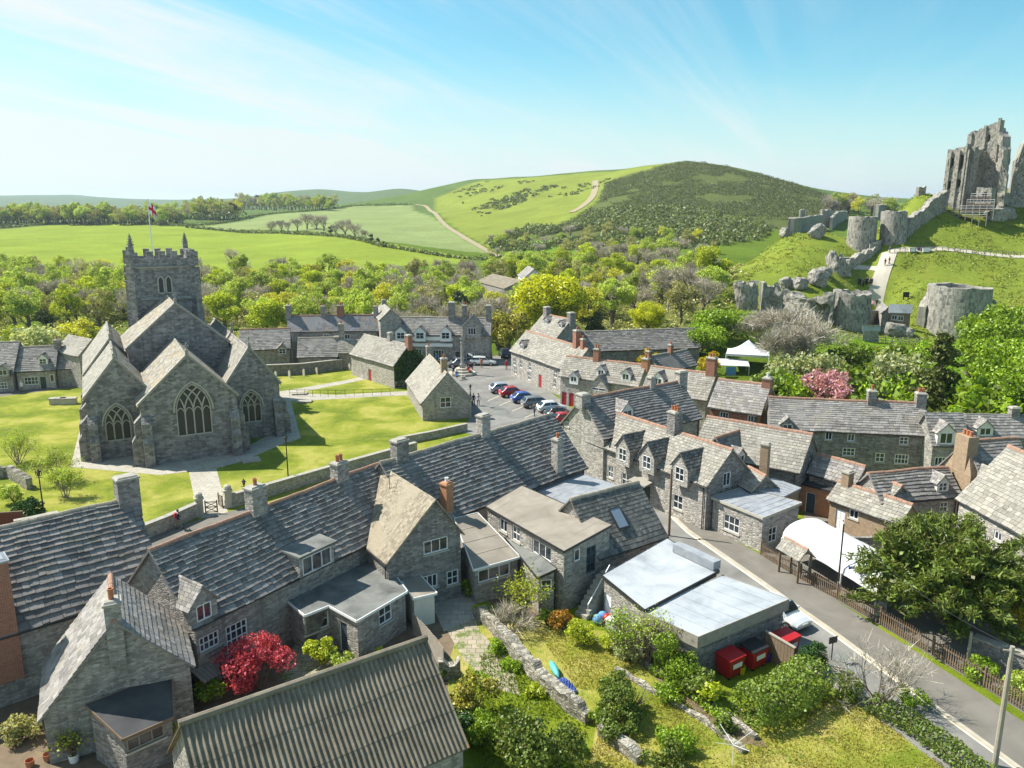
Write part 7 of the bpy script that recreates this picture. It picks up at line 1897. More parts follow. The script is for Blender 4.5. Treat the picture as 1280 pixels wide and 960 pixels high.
def car(label, px, py, head, paint, kind='hatch', z=None, boot=False, pos=None):
    p = pos or G(px, py, .03); r = thing('parked_car', label, 'car', (p.x, p.y, .03), head, 'parked cars')
    L, Wd, Hh = {'hatch': (4.0, 1.74, 1.48), 'estate': (4.55, 1.8, 1.5), 'suv': (4.4, 1.85, 1.72), 'small': (3.5, 1.62, 1.46), 'van': (4.7, 1.9, 1.95)}[kind]
    h = L / 2; bz = .30; belt = Hh * .60
    back = -h * (.97 if kind in ('estate', 'suv', 'van') else .93)
    def loft(secs, m=0, cap=True):
        mb = MB(); n = len(secs[0])
        vs = [q for s_ in secs for q in s_]; fs = []
        for k in range(len(secs) - 1):
            for j in range(n - 1): fs.append((k * n + j, k * n + j + 1, (k + 1) * n + j + 1, (k + 1) * n + j))
        fs += [tuple(reversed(range(n))), tuple((len(secs) - 1) * n + j for j in range(n))]
        mb.mesh(vs, fs, m); return mb
    w = Wd / 2
    def sec(x, zt, ww, zb=bz): return [Vector(q) for q in ((x, -ww * .90, zb), (x, -ww, zb + .18), (x, -ww, zt - .16), (x, -ww * .90, zt), (x, 0, zt + .03), (x, ww * .90, zt), (x, ww, zt - .16), (x, ww, zb + .18), (x, ww * .90, zb))]
    hood = belt * (.92 if kind != 'van' else 1.0)
    S = [sec(-h, belt * .86, w * .80, .42), sec(-h * .95, belt * .98, w * .95), sec(-h * .6, belt, w), sec(0, belt, w), sec(h * .42, belt * .97, w), sec(h * .8, hood * .9, w * .95), sec(h * .96, hood * .76, w * .84), sec(h, hood * .64, w * .70, .40)]
    body = loft(S)
    def cs(x, zt, ww, zb=belt - .04): return [Vector(q) for q in ((x, -w * .93, zb), (x, -ww, zt - .07), (x, -ww * .8, zt), (x, ww * .8, zt), (x, ww, zt - .07), (x, w * .93, zb))]
    roofx0, roofx1 = back * (.78 if kind in ('estate', 'suv', 'van') else .62), h * (.16 if kind != 'van' else .35)
    rw = w * .74
    C = [cs(back * .98, belt, w * .86), cs(roofx0, Hh - .04, rw), cs((roofx0 + roofx1) / 2, Hh, rw), cs(roofx1, Hh - .05, rw), cs(h * (.50 if kind != 'van' else .62), belt, w * .84)]
    cab = loft(C); i = len(body.v); body.v += cab.v; body.f += [tuple(i + k for k in f) for f in cab.f]; body.m += cab.m
    bo = body.build('body', M['car_' + paint], None, smooth=False); bo.parent = r; KIDS.setdefault(r.name, []).append(bo)
    def add(nm, mb, mat, par=None): o = mb.build(nm, M[mat], None); o.parent = par or r; return o
    # glass
    g = MB(); e = .012
    x0, x1, x2, x3 = back * .98, roofx0, roofx1, C[4][0].x
    for sg in (-1, 1):
        q = [Vector((lerp(x0, x1, .30), sg * (lerp(w * .93, rw, .30) + e), lerp(belt, Hh, .22))), Vector((lerp(x3, x2, .30), sg * (lerp(w * .93, rw, .22) + e), lerp(belt, Hh, .18))), Vector((lerp(x3, x2, .86), sg * (lerp(w * .93, rw, .80) + e), lerp(belt, Hh, .78))), Vector((lerp(x0, x1, .86), sg * (lerp(w * .93, rw, .80) + e), lerp(belt, Hh, .78)))]
        m_ = [lerp(q[0], q[1], .50), lerp(q[3], q[2], .50), lerp(q[0], q[1], .54), lerp(q[3], q[2], .54)]
        for f in ([q[0], m_[0], m_[1], q[3]], [m_[2], q[1], q[2], m_[3]]): g = MB(); g.face(f if sg < 0 else f[::-1]); add('side_window', g, 'carglass')
    for nm, xa, xb, sg in (('windscreen', x3, x2, 1), ('rear_window', x0, x1, -1)):
        g = MB(); ya, yb = w * .80, rw * .80
        g.face([Vector((lerp(xa, xb, .14) + sg * .02, -lerp(ya, yb, .14), lerp(belt, Hh - .05, .14) + .02)), Vector((lerp(xa, xb, .14) + sg * .02, lerp(ya, yb, .14), lerp(belt, Hh - .05, .14) + .02)), Vector((lerp(xa, xb, .88) + sg * .02, lerp(ya, yb, .88), lerp(belt, Hh - .05, .88) + .02)), Vector((lerp(xa, xb, .88) + sg * .02, -lerp(ya, yb, .88), lerp(belt, Hh - .05, .88) + .02))]); add(nm, g, 'carglass')
    for sx in (-.62, .62):
        for sy in (-1, 1):
            mb = MB(); cx, cy = h * sx, sy * (w - .06); N = 16
            ring = [(.31, -.1), (.31, .1), (.2, .115)]
            for rr0, yy in ring:
                for j in range(N): a = 2 * math.pi * j / N; mb.v.append((cx + rr0 * math.cos(a), cy + sy * yy, .31 + rr0 * math.sin(a)))
            for k in range(2):
                for j in range(N): mb.f.append((k * N + j, k * N + (j + 1) % N, (k + 1) * N + (j + 1) % N, (k + 1) * N + j)); mb.m.append(0)
            o = add('wheel', mb, 'tyre'); md = MB()
            md.v = [(cx + .2 * math.cos(2 * math.pi * j / N), cy + sy * .117, .31 + .2 * math.sin(2 * math.pi * j / N)) for j in range(N)]; md.f = [tuple(range(N))]; md.m = [0]; add('rim', md, 'alloy', o)
    for sy in (-1, 1):
        mb = MB(); mb.box((h * .93, sy * w * .62, hood * .58), .16, .34, .14); add('headlight', mb, 'lamp_clear')
        mb = MB(); mb.box((-h * .97, sy * w * .74, belt * .68), .10, .22, .22); add('tail_light', mb, 'lamp_red')
        mb = MB(); mb.box((h * .34, sy * (w + .08), belt), .14, .16, .12); add('wing_mirror', mb, 'car_' + paint)
    for sx in (-1, 1): mb = MB(); mb.box((sx * (h + .005), 0, .5), .03, .5, .11); add('number_plate', mb, 'plate')
    if boot:
        mb = MB(); mb.hexa([Vector((back * .82, -w * .75, Hh + .02)), Vector((back * .82, w * .75, Hh + .02)), Vector((back * .82 - .75, w * .7, Hh + .42)), Vector((back * .82 - .75, -w * .7, Hh + .42))], [Vector((back * .82, -w * .75, Hh + .07)), Vector((back * .82, w * .75, Hh + .07)), Vector((back * .82 - .75, w * .7, Hh + .47)), Vector((back * .82 - .75, -w * .7, Hh + .47))]); add('tailgate', mb, 'car_' + paint)
    return r
hd = math.atan2(.32, .95)
car('silver blue hatchback parked at the far end of the row of cars', 628, 490, hd, 'silver')
car('red hatchback parked between the silver blue car and the blue car', 641, 495, hd, 'red')
car('blue hatchback parked between the red car and the grey car', 656, 502, hd, 'blue')
car('dark grey estate car parked between the blue car and the white car', 672, 508, hd, 'grey', 'estate')
car('white hatchback parked between the grey estate and the black car', 689, 514, hd, 'white')
car('black hatchback tucked between the white car and the little red car', 697, 522, hd, 'black', 'small')
car('little red car parked last in the row by the blank stone gable', 706, 529, hd, 'red', 'small')
car('white estate car with its tailgate up in the middle of the square', 604, 456, R(176) + math.pi, 'white', 'estate', boot=True)
car('dark blue off-road car parked at the corner of the square', 631, 446, R(100), 'navy', 'suv')
car('black car half hidden behind the mottled evergreen', 625, 432, R(95), 'black', 'hatch')
car('white car nosing out from behind the lower metal roofed garage', 974, 774, math.atan2(-.83, .55), 'white', 'hatch')
car('silver car showing only its bonnet behind the market cross', 572, 458, R(200), 'grey', 'hatch')

# road repairs, drains and worn bay lines
for k, pts in enumerate((((900, 720), (925, 735), (915, 748), (892, 730)), ((1050, 815), (1085, 838), (1078, 848), (1040, 822)), ((610, 500), (640, 515), (628, 522), (600, 506)), ((850, 678), (866, 688), (858, 694), (842, 684)))):
    sheet('road_patch', gp(pts), 'felt', .0275 + .0005 * k if k != 2 else .027)
for k, (px, py) in enumerate(((905, 752), (1000, 770), (1100, 880), (615, 510))):
    p = G(px, py); mb = MB((p.x, p.y, .031)); mb.lathe(p + UP * .031, [(.32, 0), (.32, .004), (.3, .006)], 16); tag(mb.build('manhole_cover', M['gutter']), ('manhole cover in the road beside the lower metal roofed garage', 'manhole cover in the road opposite the slim lamp column', 'manhole cover in the road near the bare twigged shrub', 'manhole cover in the square by the parked cars')[k], 'manhole cover')
for k, (a, b) in enumerate((((618, 497), (640, 505)), ((632, 503), (655, 512)), ((648, 510), (672, 519)), ((664, 518), (688, 528)))):
    A_, B_ = G(a[0] - 8, a[1] + 4, .030), G(a[0] + 6, a[1] - 2, .030); mb = MB(); d = (B_ - A_); s_ = Vector((-d.y, d.x, 0)).normalized() * .05; mb.face([A_ - s_, B_ - s_, B_ + s_, A_ + s_]); tag(mb.build('bay_line', M['roadpaint']), kind='structure')
# ------------------------------------------------------------------ people
SKIN = m_plain('skin', (.52, .33, .24), .6, .3)
HAIRS = {'dark': m_plain('dark_hair', (.03, .022, .018), .7), 'brown': m_plain('brown_hair', (.12, .07, .04), .7), 'fair': m_plain('fair_hair', (.38, .28, .14), .7), 'grey': m_plain('grey_hair', (.4, .39, .38), .7)}
CL = {k: m_plain('cloth_' + k, c, .9, .1) for k, c in {'navy': (.03, .04, .09), 'white': (.7, .7, .7), 'red': (.42, .03, .03), 'black': (.02, .02, .022), 'lilac': (.42, .38, .58), 'blue': (.10, .20, .45), 'khaki': (.25, .22, .13), 'pink': (.6, .28, .32), 'grey': (.2, .2, .21), 'orange': (.5, .16, .03), 'jeans': (.07, .10, .18)}.items()}
def person(label, loc, rz, top='navy', leg='jeans', hair='brown', pose='stand', group=None, dress=False, seed=0, bag=None):
    """one continuous body grown over a skeleton, clothing colours by height"""
    rs = random.Random(seed + int(loc[0] * 10)); st = {'stand': 0, 'walk': 1, 'sit': 2}[pose]
    sw = .20 if st == 1 else .03
    if st == 2: hipz = .48
    else: hipz = .92
    V = {}; E = []; Rr_ = {}
    def v(k, p, r): V[k] = p; Rr_[k] = r
    v('pel', (0, 0, hipz), .135); v('waist', (0, .0, hipz + .18), .125); v('chest', (0, .0, hipz + .40), .15); v('neck', (0, .01, hipz + .56), .06); v('head', (0, .03, hipz + .66), .085); v('crown', (0, .03, hipz + .78), .075)
    for s_ in (-1, 1):
        n = 'lr'[s_ > 0]
        sg = s_ * sw
        v('hip' + n, (s_ * .09, 0, hipz - .04), .10)
        if st == 2: v('knee' + n, (s_ * .11, .42, hipz + .0), .07); v('ank' + n, (s_ * .11, .44, .08), .05); v('toe' + n, (s_ * .12, .60, .04), .04)
        else: v('knee' + n, (s_ * .10, sg * .6 + .02, .50), .068); v('ank' + n, (s_ * .10, sg * 1.3 - .02, .08), .046); v('toe' + n, (s_ * .11, sg * 1.3 + .15, .04), .04)
        v('sh' + n, (s_ * .18, 0, hipz + .48), .068); v('elb' + n, (s_ * .25, -sg * .5 - .02, hipz + .22), .047); v('wri' + n, (s_ * .25, -sg * .8 + .10, hipz - .01), .034); v('han' + n, (s_ * .245, -sg * .8 + .15, hipz - .10), .036)
        E += [('pel', 'hip' + n), ('hip' + n, 'knee' + n), ('knee' + n, 'ank' + n), ('ank' + n, 'toe' + n), ('chest', 'sh' + n), ('sh' + n, 'elb' + n), ('elb' + n, 'wri' + n), ('wri' + n, 'han' + n)]
    E += [('pel', 'waist'), ('waist', 'chest'), ('chest', 'neck'), ('neck', 'head'), ('head', 'crown')]
    ks = list(V); me = bpy.data.meshes.new('body'); me.from_pydata([V[k] for k in ks], [(ks.index(a), ks.index(b)) for a, b in E], [])
    o = bpy.data.objects.new('body', me); r = thing('person', label, 'person', loc, rz, group); link(o, r)
    m = o.modifiers.new('skin', 'SKIN'); me.skin_vertices or None
    for k, sv in zip(ks, me.skin_vertices[0].data): sv.radius = (Rr_[k], Rr_[k] * (.8 if k in ('pel', 'waist', 'chest') else 1)); sv.use_root = (k == 'pel')
    o.modifiers.new('sub', 'SUBSURF').levels = 1; o.modifiers['sub'].render_levels = 1
    dg = bpy.context.evaluated_depsgraph_get(); ev = bpy.data.meshes.new_from_object(o.evaluated_get(dg)); o.modifiers.clear(); o.data = ev
    for mm in (CL[leg], CL[top], SKIN, CL['black']): ev.materials.append(mm)
    for p in ev.polygons:
        c = p.center; p.use_smooth = True
        arm = abs(c.x) > .2
        if c.z > hipz + .53: p.material_index = 2
        elif arm and c.z < hipz + .0: p.material_index = 2
        elif c.z < .10: p.material_index = 3
        elif c.z > hipz - (.10 if not dress else .45): p.material_index = 1
        else: p.material_index = 0 if not dress else 2
    mb = MB(); mb.lathe((0, .005, hipz + .655), [(.085, 0), (.103, .07), (.098, .13), (.06, .18), (.015, .195)], 10)
    ho = mb.build('hair', HAIRS[hair]); ho.parent = r
    if bag: mb = MB(); mb.box((0, -.2, hipz + .12), .3, .16, .42); b = mb.build('rucksack', CL[bag]); b.parent = r
    return r
def pp(label, px, py, rz, *a, z=.03, **k): p = G(px, py, z); return person(label, (p.x, p.y, z), rz, *a, **k)
pp('person in dark clothes walking down the square beside one in white', 592, 507, R(170), 'navy', 'black', 'dark', 'walk', seed=1)
pp('person in a white top walking down the square beside one in dark clothes', 598, 507, R(175), 'white', 'jeans', 'brown', 'walk', seed=2)
pp('person with long dark hair and a rucksack walking along the lane by the church gate', 224, 661, R(-60), 'navy', 'khaki', 'dark', 'walk', seed=3, bag='red')
pp('person in a pale lilac dress standing by the market cross', 569, 455, R(150), 'lilac', 'white', 'fair', 'stand', dress=True, seed=4)
pp('person in orange standing at the side of the white estate car', 602, 460, R(10), 'orange', 'khaki', 'brown', 'stand', seed=5)
pp('person in white standing on the path before the porch cottage', 28, 490, R(170), 'white', 'khaki', 'grey', 'stand', seed=6)
for k, (px, py, c) in enumerate(((567, 467, 'navy'), (571, 472, 'blue'), (586, 466, 'red'), (588, 462, 'navy'))):
    pp(('person in navy sitting on the cross steps at the shop end', 'person in blue sitting low on the cross steps', 'person in red sitting on the cross steps', 'person in navy sitting high on the cross steps')[k], px, py, R(170 + 20 * k), c, 'black', 'brown', 'sit', z=.42 + .0, seed=7 + k)
pp('person in white crossing the square towards the shop', 556, 462, R(20), 'white', 'jeans', 'dark', 'walk', seed=31); pp('person in blue looking in at the shop window', 546, 454, R(10), 'blue', 'khaki', 'grey', 'stand', seed=32)
pp('person in khaki walking past the shop door', 574, 453, R(-80), 'khaki', 'black', 'brown', 'walk', seed=33); pp('person in pink standing behind the white estate car', 615, 452, R(100), 'pink', 'jeans', 'fair', 'stand', seed=34)
pp('person in grey walking beside the dark grey parked car', 668, 520, R(200), 'grey', 'jeans', 'brown', 'walk', seed=35)
pp('person in red standing at the corner of the sash windowed house', 633, 462, R(200), 'red', 'red', 'brown', 'stand', seed=14)
def pt(label, px, py, rz, *a, **k): p = GT(px, py); return person(label, tuple(p), rz, *a, **k)
for k in range(9):
    px, py = 1073 + k * 2.1 + rnd.uniform(-.5, .5), 360 + rnd.uniform(-2, 1.5)
    pt('person in dark clothes in the tour group on the castle lawn', px, py, rnd.uniform(0, 6), ('navy', 'black', 'grey', 'black')[k % 4], 'black', ('dark', 'brown', 'grey')[k % 3], 'stand', group='tour group on the castle lawn', seed=20 + k)
for k, (px, py, c, lab) in enumerate(((1106, 333, 'navy', 'person in navy halfway up the castle path'), (1111, 332, 'red', 'person in red beside the one in navy on the castle path'), (1095, 316, 'black', 'person in black at the inner gatehouse'), (1090, 386, 'pink', 'person in pink at the foot of the castle path'), (1095, 387, 'black', 'person in black at the foot of the castle path'), (1112, 317, 'grey', 'person in grey where the castle path meets the terrace'))):
    pt(lab, px, py, R(40 * k), c, 'black', 'brown', 'walk', seed=40 + k)

# ------------------------------------------------------------------ the market cross
p = G(578, 468); mx = thing('market_cross', 'stone market cross on octagonal steps in the square', 'market cross', (p.x, p.y, .03))
for k, (r_, h_) in enumerate(((2.2, .38), (1.6, .36), (1.05, .34))):
    mb = MB(); mb.lathe(p + UP * (.03 + sum((.38, .36, .34)[:k])), [(r_, 0), (r_, h_ - .03), (r_ - .04, h_)], 8); mb.build('step', M['dressed'], mx)
mb = MB(); mb.box(p + UP * 1.1, .8, .8, .6); mb.lathe(p + UP * 1.7, [(.27, 0), (.24, .4), (.2, 3.3), (.3, 3.4), (.3, 3.6)], 8); mb.build('shaft', M['rubble_pale'], mx)
mb = MB(); mb.box(p + UP * 5.3, .26, .26, 1.0); mb.box(p + UP * 5.7, .8, .24, .26); mb.build('cross_head', M['rubble_pale'], mx)
p = G(579, 474); mb = MB((p.x, p.y, .03)); mb.lathe(p + UP * .03, [(.32, 0), (.38, .3), (.38, .5), (.3, .52), (.28, .4)], 12); tag(mb.build('stone_planter', M['dressed']), 'round stone tub at the foot of the market cross', 'planter')

# ------------------------------------------------------------------ lamps, poles, signs
def lamp(label, px, pyb, pyt, group=None, z=.02, hook=False):
    p = G(px, pyb, z); h = zat((p.x, p.y), pyt) - z; r = thing('street_lamp', label, 'lamp post', (p.x, p.y, z), group=group)
    mb = MB(); mb.lathe(p, [(.13, 0), (.13, .5), (.07, .6), (.055, h * .55), (.05, h - .5)], 8); mb.beam(p + UP * (h - .65) - Vector((.3, 0, 0)), p + UP * (h - .65) + Vector((.3, 0, 0)), .04); mb.build('post', M['black'], r)
    if hook:
        for s_ in (-1, 1): mb = MB(); mb.tube([p + UP * (h - .5) + Vector((s_ * .12 + .15 * s_ * math.sin(a), 0, .55 * (1 - math.cos(a)) * .5)) for a in np.linspace(0, 2.6, 8)], .03, 5); mb.build('bracket', M['black'], r)
    mb = MB(); mb.lathe(p + UP * (h - .5), [(.10, 0), (.17, .32), (.2, .34)], 6); mb.build('lantern', M['glass'], r)
    mb = MB(); mb.lathe(p + UP * (h - .16), [(.24, 0), (.08, .16), (.03, .28)], 6); mb.build('lamp_cap', M['black'], r)
lamp('tall slim black lamp post on the churchyard edge behind the twin pots', 361, 608, 545)
lamp('black lamp post with hooked brackets beside the dark churchyard shrub', 56, 650, 588, hook=True)
lamp('black lantern post at the corner of the gabled hall in the square', 588, 497, 481)
lamp('short post lamp beside the church gate pier', 306, 621, 600)
def pole(label, px, pyb, pyt, r=.11, mat='pole', arms=0, z=.0, px2=None):
    p = G(px, pyb, z); h = zat((p.x, p.y), pyt) - z; o = thing('utility_pole', label, 'pole', (p.x, p.y, z)); mb = MB(); lean = 0 if px2 is None else (G(px2, pyb).x - p.x)
    mb.tube([p - UP * .3, p + UP * h + Vector((lean, 0, 0))], [r, r * .72], 10); mb.build('shaft', M[mat], o)
    for k in range(arms): mb = MB(); mb.beam(p + UP * (h - .25 - .35 * k) + Vector((-.35, .1, 0)), p + UP * (h - .25 - .35 * k) + Vector((.35, -.1, 0)), .07); mb.build('crossarm', M['wood_grey'], o)
    return p + UP * h
A1 = pole('weathered wooden utility pole at the near edge of the road', 1243, 958, 808, .15, 'wood_grey', 1)
A2 = pole('dark timber telegraph pole on the pavement outside the hotel', 836, 670, 586, .12, 'wood')
A3 = pole('grey steel pole with side brackets against the blank gable', 752, 585, 528, .11, 'wood_grey', 2)
A4 = pole('slim dark lamp column rising from the picket fence', 1046, 746, 655, .07, 'gutter')
A5 = pole('grey post under the yew behind the fence', 1209, 830, 790, .12, 'wood_grey')
A6 = pole('short dark flue post beside the white doored cottage', 1068, 655, 622, .08, 'gutter')
def wire(a, b, label, sag=.5):
    mb = MB(a); P = [lerp(Vector(a), Vector(b), k / 16) - UP * (sag * 4 * (k / 16) * (1 - k / 16)) for k in range(17)]; mb.tube(P, .012, 4); tag(mb.build('overhead_wire', M['black']), label, 'wire')
wire(A1, A5, 'sagging wire from the wooden pole to the grey post under the yew'); wire(A1, A4, 'long wire from the wooden pole to the slim lamp column', .8)
p = G(1066, 752); s_ = thing('notice_board', 'blue notice board on a post behind the picket fence', 'sign', (p.x, p.y, 0))
h = zat((p.x, p.y), 708); mb = MB(); mb.tube([p, p + UP * h], .035, 6); mb.build('post', M['gutter'], s_)
M['signblue'] = m_plain('blue_sign', (.05, .09, .28), .5, .3); mb = MB(); mb.box(p + UP * (h - .75), 1.0, .06, .62, (.75, -.66, 0)); mb.build('panel', M['signblue'], s_)
mt = MB()
for k in range(4): mt.box(p + UP * (h - .30 - .12 * k) + Vector((-.66, -.75, 0)).normalized() * .035, (.6, .8, .7, .5)[k], .012, .05, (.75, -.66, 0))
mt.build('lettering', M['white'], s_)
p = G(1039, 826); s_ = thing('road_sign', 'small dark backed road sign above the bin hedge', 'sign', (p.x, p.y, 0)); h = zat((p.x, p.y), 796)
mb = MB(); mb.tube([p, p + UP * h], .035, 6); mb.build('post', M['gutter'], s_)
mb = MB(); mb.box(p + UP * (h - .42), .62, .04, .42, (.9, .35, 0)); mb.build('panel', M['gutter'], s_)

# ------------------------------------------------------------------ walls, gates, fences
def stonewall(name, label, pts, h=1.1, th=.4, mat='drywall', cap=None, z=0.0, jag=.12, rough=.06, cat='wall'):
    P = [G(a, b, z) for a, b in pts]; r = thing(name, label, cat, (P[0].x, P[0].y, z)); mb = MB(); ruin_wall(mb, [q[:2] for q in P], th, z - .2, [h + .2] * len(P) if not hasattr(h, '__len__') else [x + .2 for x in h], jag, .3, rough, seed=int(pts[0][0])); mb.build('stones', M[mat], r)
    if cap:
        mc = MB()
        for a, b in zip(P[:-1], P[1:]): mc.beam(a + UP * (h + .05), b + UP * (h + .05), th + .12, .14)
        mc.build('coping', M[cap], r)
    return r
stonewall('churchyard_wall', 'churchyard wall along the lane up to the gate pier', [(170, 678), (210, 662), (247, 645)], 1.15, .45, 'rubble_pale', 'coping', jag=.04)
stonewall('churchyard_wall', 'churchyard wall running from the second gate pier behind the roof ridge', [(289, 634), (350, 616), (430, 592), (520, 566)], 1.15, .45, 'rubble_pale', 'coping', jag=.04)
stonewall('churchyard_wall', 'tall shaded wall closing the far side of the churchyard', [(328, 470), (376, 468), (428, 462)], 1.7, .5, 'rubble_dark', 'coping', jag=.05)
stonewall('churchyard_wall', 'low wall between the gabled hall and the lower lawn corner', [(498, 556), (540, 548), (583, 538)], .8, .4, 'rubble_pale', 'coping', jag=.04)
stonewall('stone_wall', 'low tumbled wall at the churchyard edge beside the spiky shrub', [(-30, 600), (12, 596), (38, 612)], 1.2, .6)
def pier(label, px, py, h):
    p = G(px, py); r = thing('gate_pier', label, 'gate pier', (p.x, p.y, 0)); mb = MB(); mb.box(p - UP * .2, .62, .62, h + .2, CU); mb.build('shaft', M['dressed'], r)
    mb = MB(); mb.box(p + UP * h, .8, .8, .14, CU); mb.lathe(p + UP * (h + .14), [(.34, 0), (.36, .14), (.28, .34), (.1, .46)], 10); mb.build('pier_cap', M['dressed'], r)
pier('stone church gate pier on the side of the walker', 250, 643, 1.5); pier('stone church gate pier with a notice beside the second gate leaf', 286, 634, 1.6)
def gate_leaf(label, p, d, w=1.0, h=1.25):
    p = Vector(p); d = Vector(d).normalized(); r = thing('gate', label, 'gate', p); mb = MB()
    for a in (0, w): mb.beam(p + d * a + UP * .08, p + d * a + UP * h, .09)
    for z in (.15, .62, 1.1): mb.beam(p + UP * z, p + d * w + UP * z, .07)
    for z0_, z1_ in ((.15, .62), (.62, 1.1)):
        for s_ in (0, 1): mb.beam(p + UP * (z0_ if s_ else z1_), p + d * w + UP * (z1_ if s_ else z0_), .05)
    mb.build('frame', M['wood'], r)
q1, q2 = G(253, 643), G(283, 635)
gate_leaf('crossed wooden church gate leaf nearer the walker', q1 + CU * .3, CU + CF * -.35); gate_leaf('crossed wooden church gate leaf standing open by the notice pier', q2 - CU * .3, CF * 1.0 - CU * .2)
# picket fence by the road
FP = [(951, 698), (1000, 728), (1046, 752), (1100, 784), (1165, 822), (1230, 862), (1300, 905)]
Pf = [G(a, b - 3) for a, b in FP]; fr = thing('picket_fence', 'long brown picket fence along the pavement under the yew', 'fence', Pf[0]); mbp, mbr = MB(), MB()
for a, b in zip(Pf[:-1], Pf[1:]):
    d = (b - a); L = d.length; d.normalize(); s_ = Vector((-d.y, d.x, 0))
    if s_.dot(Vector((-a.x, -a.y, 0))) < 0: s_ = -s_
    for z in (.35, .9): mbr.beam(a + UP * z, b + UP * z, .06, .09)
    for k in range(int(L / .165)):
        q = a + d * (k * .165) + s_ * .055; j = rnd.uniform(-.04, .04); mbp.hexa([q + d * x + s_ * y + UP * .1 for x, y in ((-.045, -.012), (.045, -.012), (.045, .012), (-.045, .012))], [q + d * (x * .25) + s_ * y + UP * (1.22 + j) for x, y in ((-.045, -.012), (.045, -.012), (.045, .012), (-.045, .012))])
mbr.build('rails', M['wood'], fr); mbp.build('slats', M['wood'], fr)
for a, b in zip(Pf[:-1], Pf[1:]):
    n_ = max(1, int((b - a).length / 2.4))
    for k in range(n_): mb = MB(); mb.box(lerp(a, b, k / n_), .12, .12, 1.3); mb.build('post', M['wood'], fr)
# pale paling fence between the yards
Pq = [G(a, b) for a, b in ((517, 792), (536, 812), (556, 838))]; fr = thing('paling_fence', 'silvered board fence beside the rendered porch', 'fence', Pq[0]); mbp = MB(); mbr = MB()
for a, b in zip(Pq[:-1], Pq[1:]):
    d = (b - a); L = d.length; d.normalize(); mbr.beam(a + UP * .5, b + UP * .5, .06, .1); mbr.beam(a + UP * 1.2, b + UP * 1.2, .06, .1)
    for k in range(int(L / .17)): mbp.box(a + d * (k * .17 + .08) + Vector((-d.y, d.x, 0)) * -.05, .15, .025, 1.5 + rnd.uniform(-.05, .05), d)
mbr.build('rails', M['wood_grey'], fr); mbp.build('slats', M['wood_grey'], fr)
# iron railing beside the churchyard path
Pr = [G(a, b) for a, b in ((362, 495), (420, 496), (488, 494))]; fr = thing('iron_railing', 'thin black iron railing beside the churchyard path', 'railing', Pr[0]); mb = MB()
for a, b in zip(Pr[:-1], Pr[1:]):
    for z in (.5, .95): mb.beam(a + UP * z, b + UP * z, .035)
    for k in range(7): q = lerp(a, b, k / 6); mb.beam(q, q + UP * 1.0, .045)
mb.build('bars', M['black'], fr)
Pr = [GT(a, b) for a, b in ((1030, 417), (1050, 421), (1080, 427), (1115, 430), (1155, 430))]; fr = thing('rail_fence', 'pale post and rail fence along the path under the outer castle wall', 'fence', Pr[0]); mb = MB()
for a, b in zip(Pr[:-1], Pr[1:]):
    for z in (.5, 1.0): mb.beam(a + UP * z, b + UP * z, .09)
    for k in range(4): q = lerp(a, b, k / 4); mb.beam(q - UP * .2, q + UP * 1.15, .12)
mb.build('rails', M['wood_grey'], fr)
Pr = [GT(a, b) for a, b in ((1118, 316), (1170, 316), (1230, 319), (1290, 322))]; fr = thing('rail_fence', 'thin rail fence along the castle terrace below the keep', 'fence', Pr[0]); mb = MB()
for a, b in zip(Pr[:-1], Pr[1:]):
    mb.beam(a + UP * .9, b + UP * .9, .09)
    for k in range(8): q = lerp(a, b, k / 8); mb.beam(q, q + UP * 1.0, .11)
mb.build('rails', M['wood_grey'], fr)
for k, (px, c) in enumerate(((1140, 'white'), (1150, 'navy'), (1157, 'white'))):
    p = GT(px, 315); r = thing('tool_chest', ('white builders chest at the near end of the castle terrace', 'dark blue builders chest between two white ones on the terrace', 'white builders chest by the terrace fence')[k], 'chest', p); mb = MB(); mb.box(p, 1.5, .8, .8); mb.build('chest_body', M['car_' + c], r); mb = MB(); mb.box(p + UP * .81, 1.58, .88, .1); mb.build('lid', M['car_' + c], r)
# ------------------------------------------------------------------ churchyard stones
def tomb(label, px, py, d=CU):
    p = G(px, py); r = thing('chest_tomb', label, 'tomb', (p.x, p.y, 0)); mb = MB(); mb.box(p, 2.0, .9, .75, d); mb.build('chest', M['dressed'], r); mb = MB(); mb.box(p + UP * .752, 2.2, 1.1, .14, d); mb.build('lid', M['coping'], r)
tomb('stone chest tomb on the churchyard lawn nearer the cottages', 73, 505, Vector((.98, .2, 0))); tomb('stone chest tomb beside the church path end', 86, 505, Vector((.98, .2, 0)))
for k, (px, py) in enumerate(((268, 583), (314, 576))):
    p = G(px, py); mb = MB((p.x, p.y, 0)); mb.box(p + UP * .03, 1.9, 1.5, .16, CU, taper=.96); tag(mb.build('ledger_stone', M['flags']), ('flat ledger stone nearest the church gate', 'flat ledger stone under the tall gable shadow')[k], 'grave slab')
for k, (px, py) in enumerate(((380, 503), (375, 493))):
    p = G(px, py); mb = MB((p.x, p.y, 0)); mb.box(p + UP * .03, 2.2, 1.2, .2, (1, .1, 0), taper=.96); tag(mb.build('ledger_stone', M['flags']), ('flat ledger stone beside the iron railing', 'flat ledger stone where the two churchyard paths meet')[k], 'grave slab')
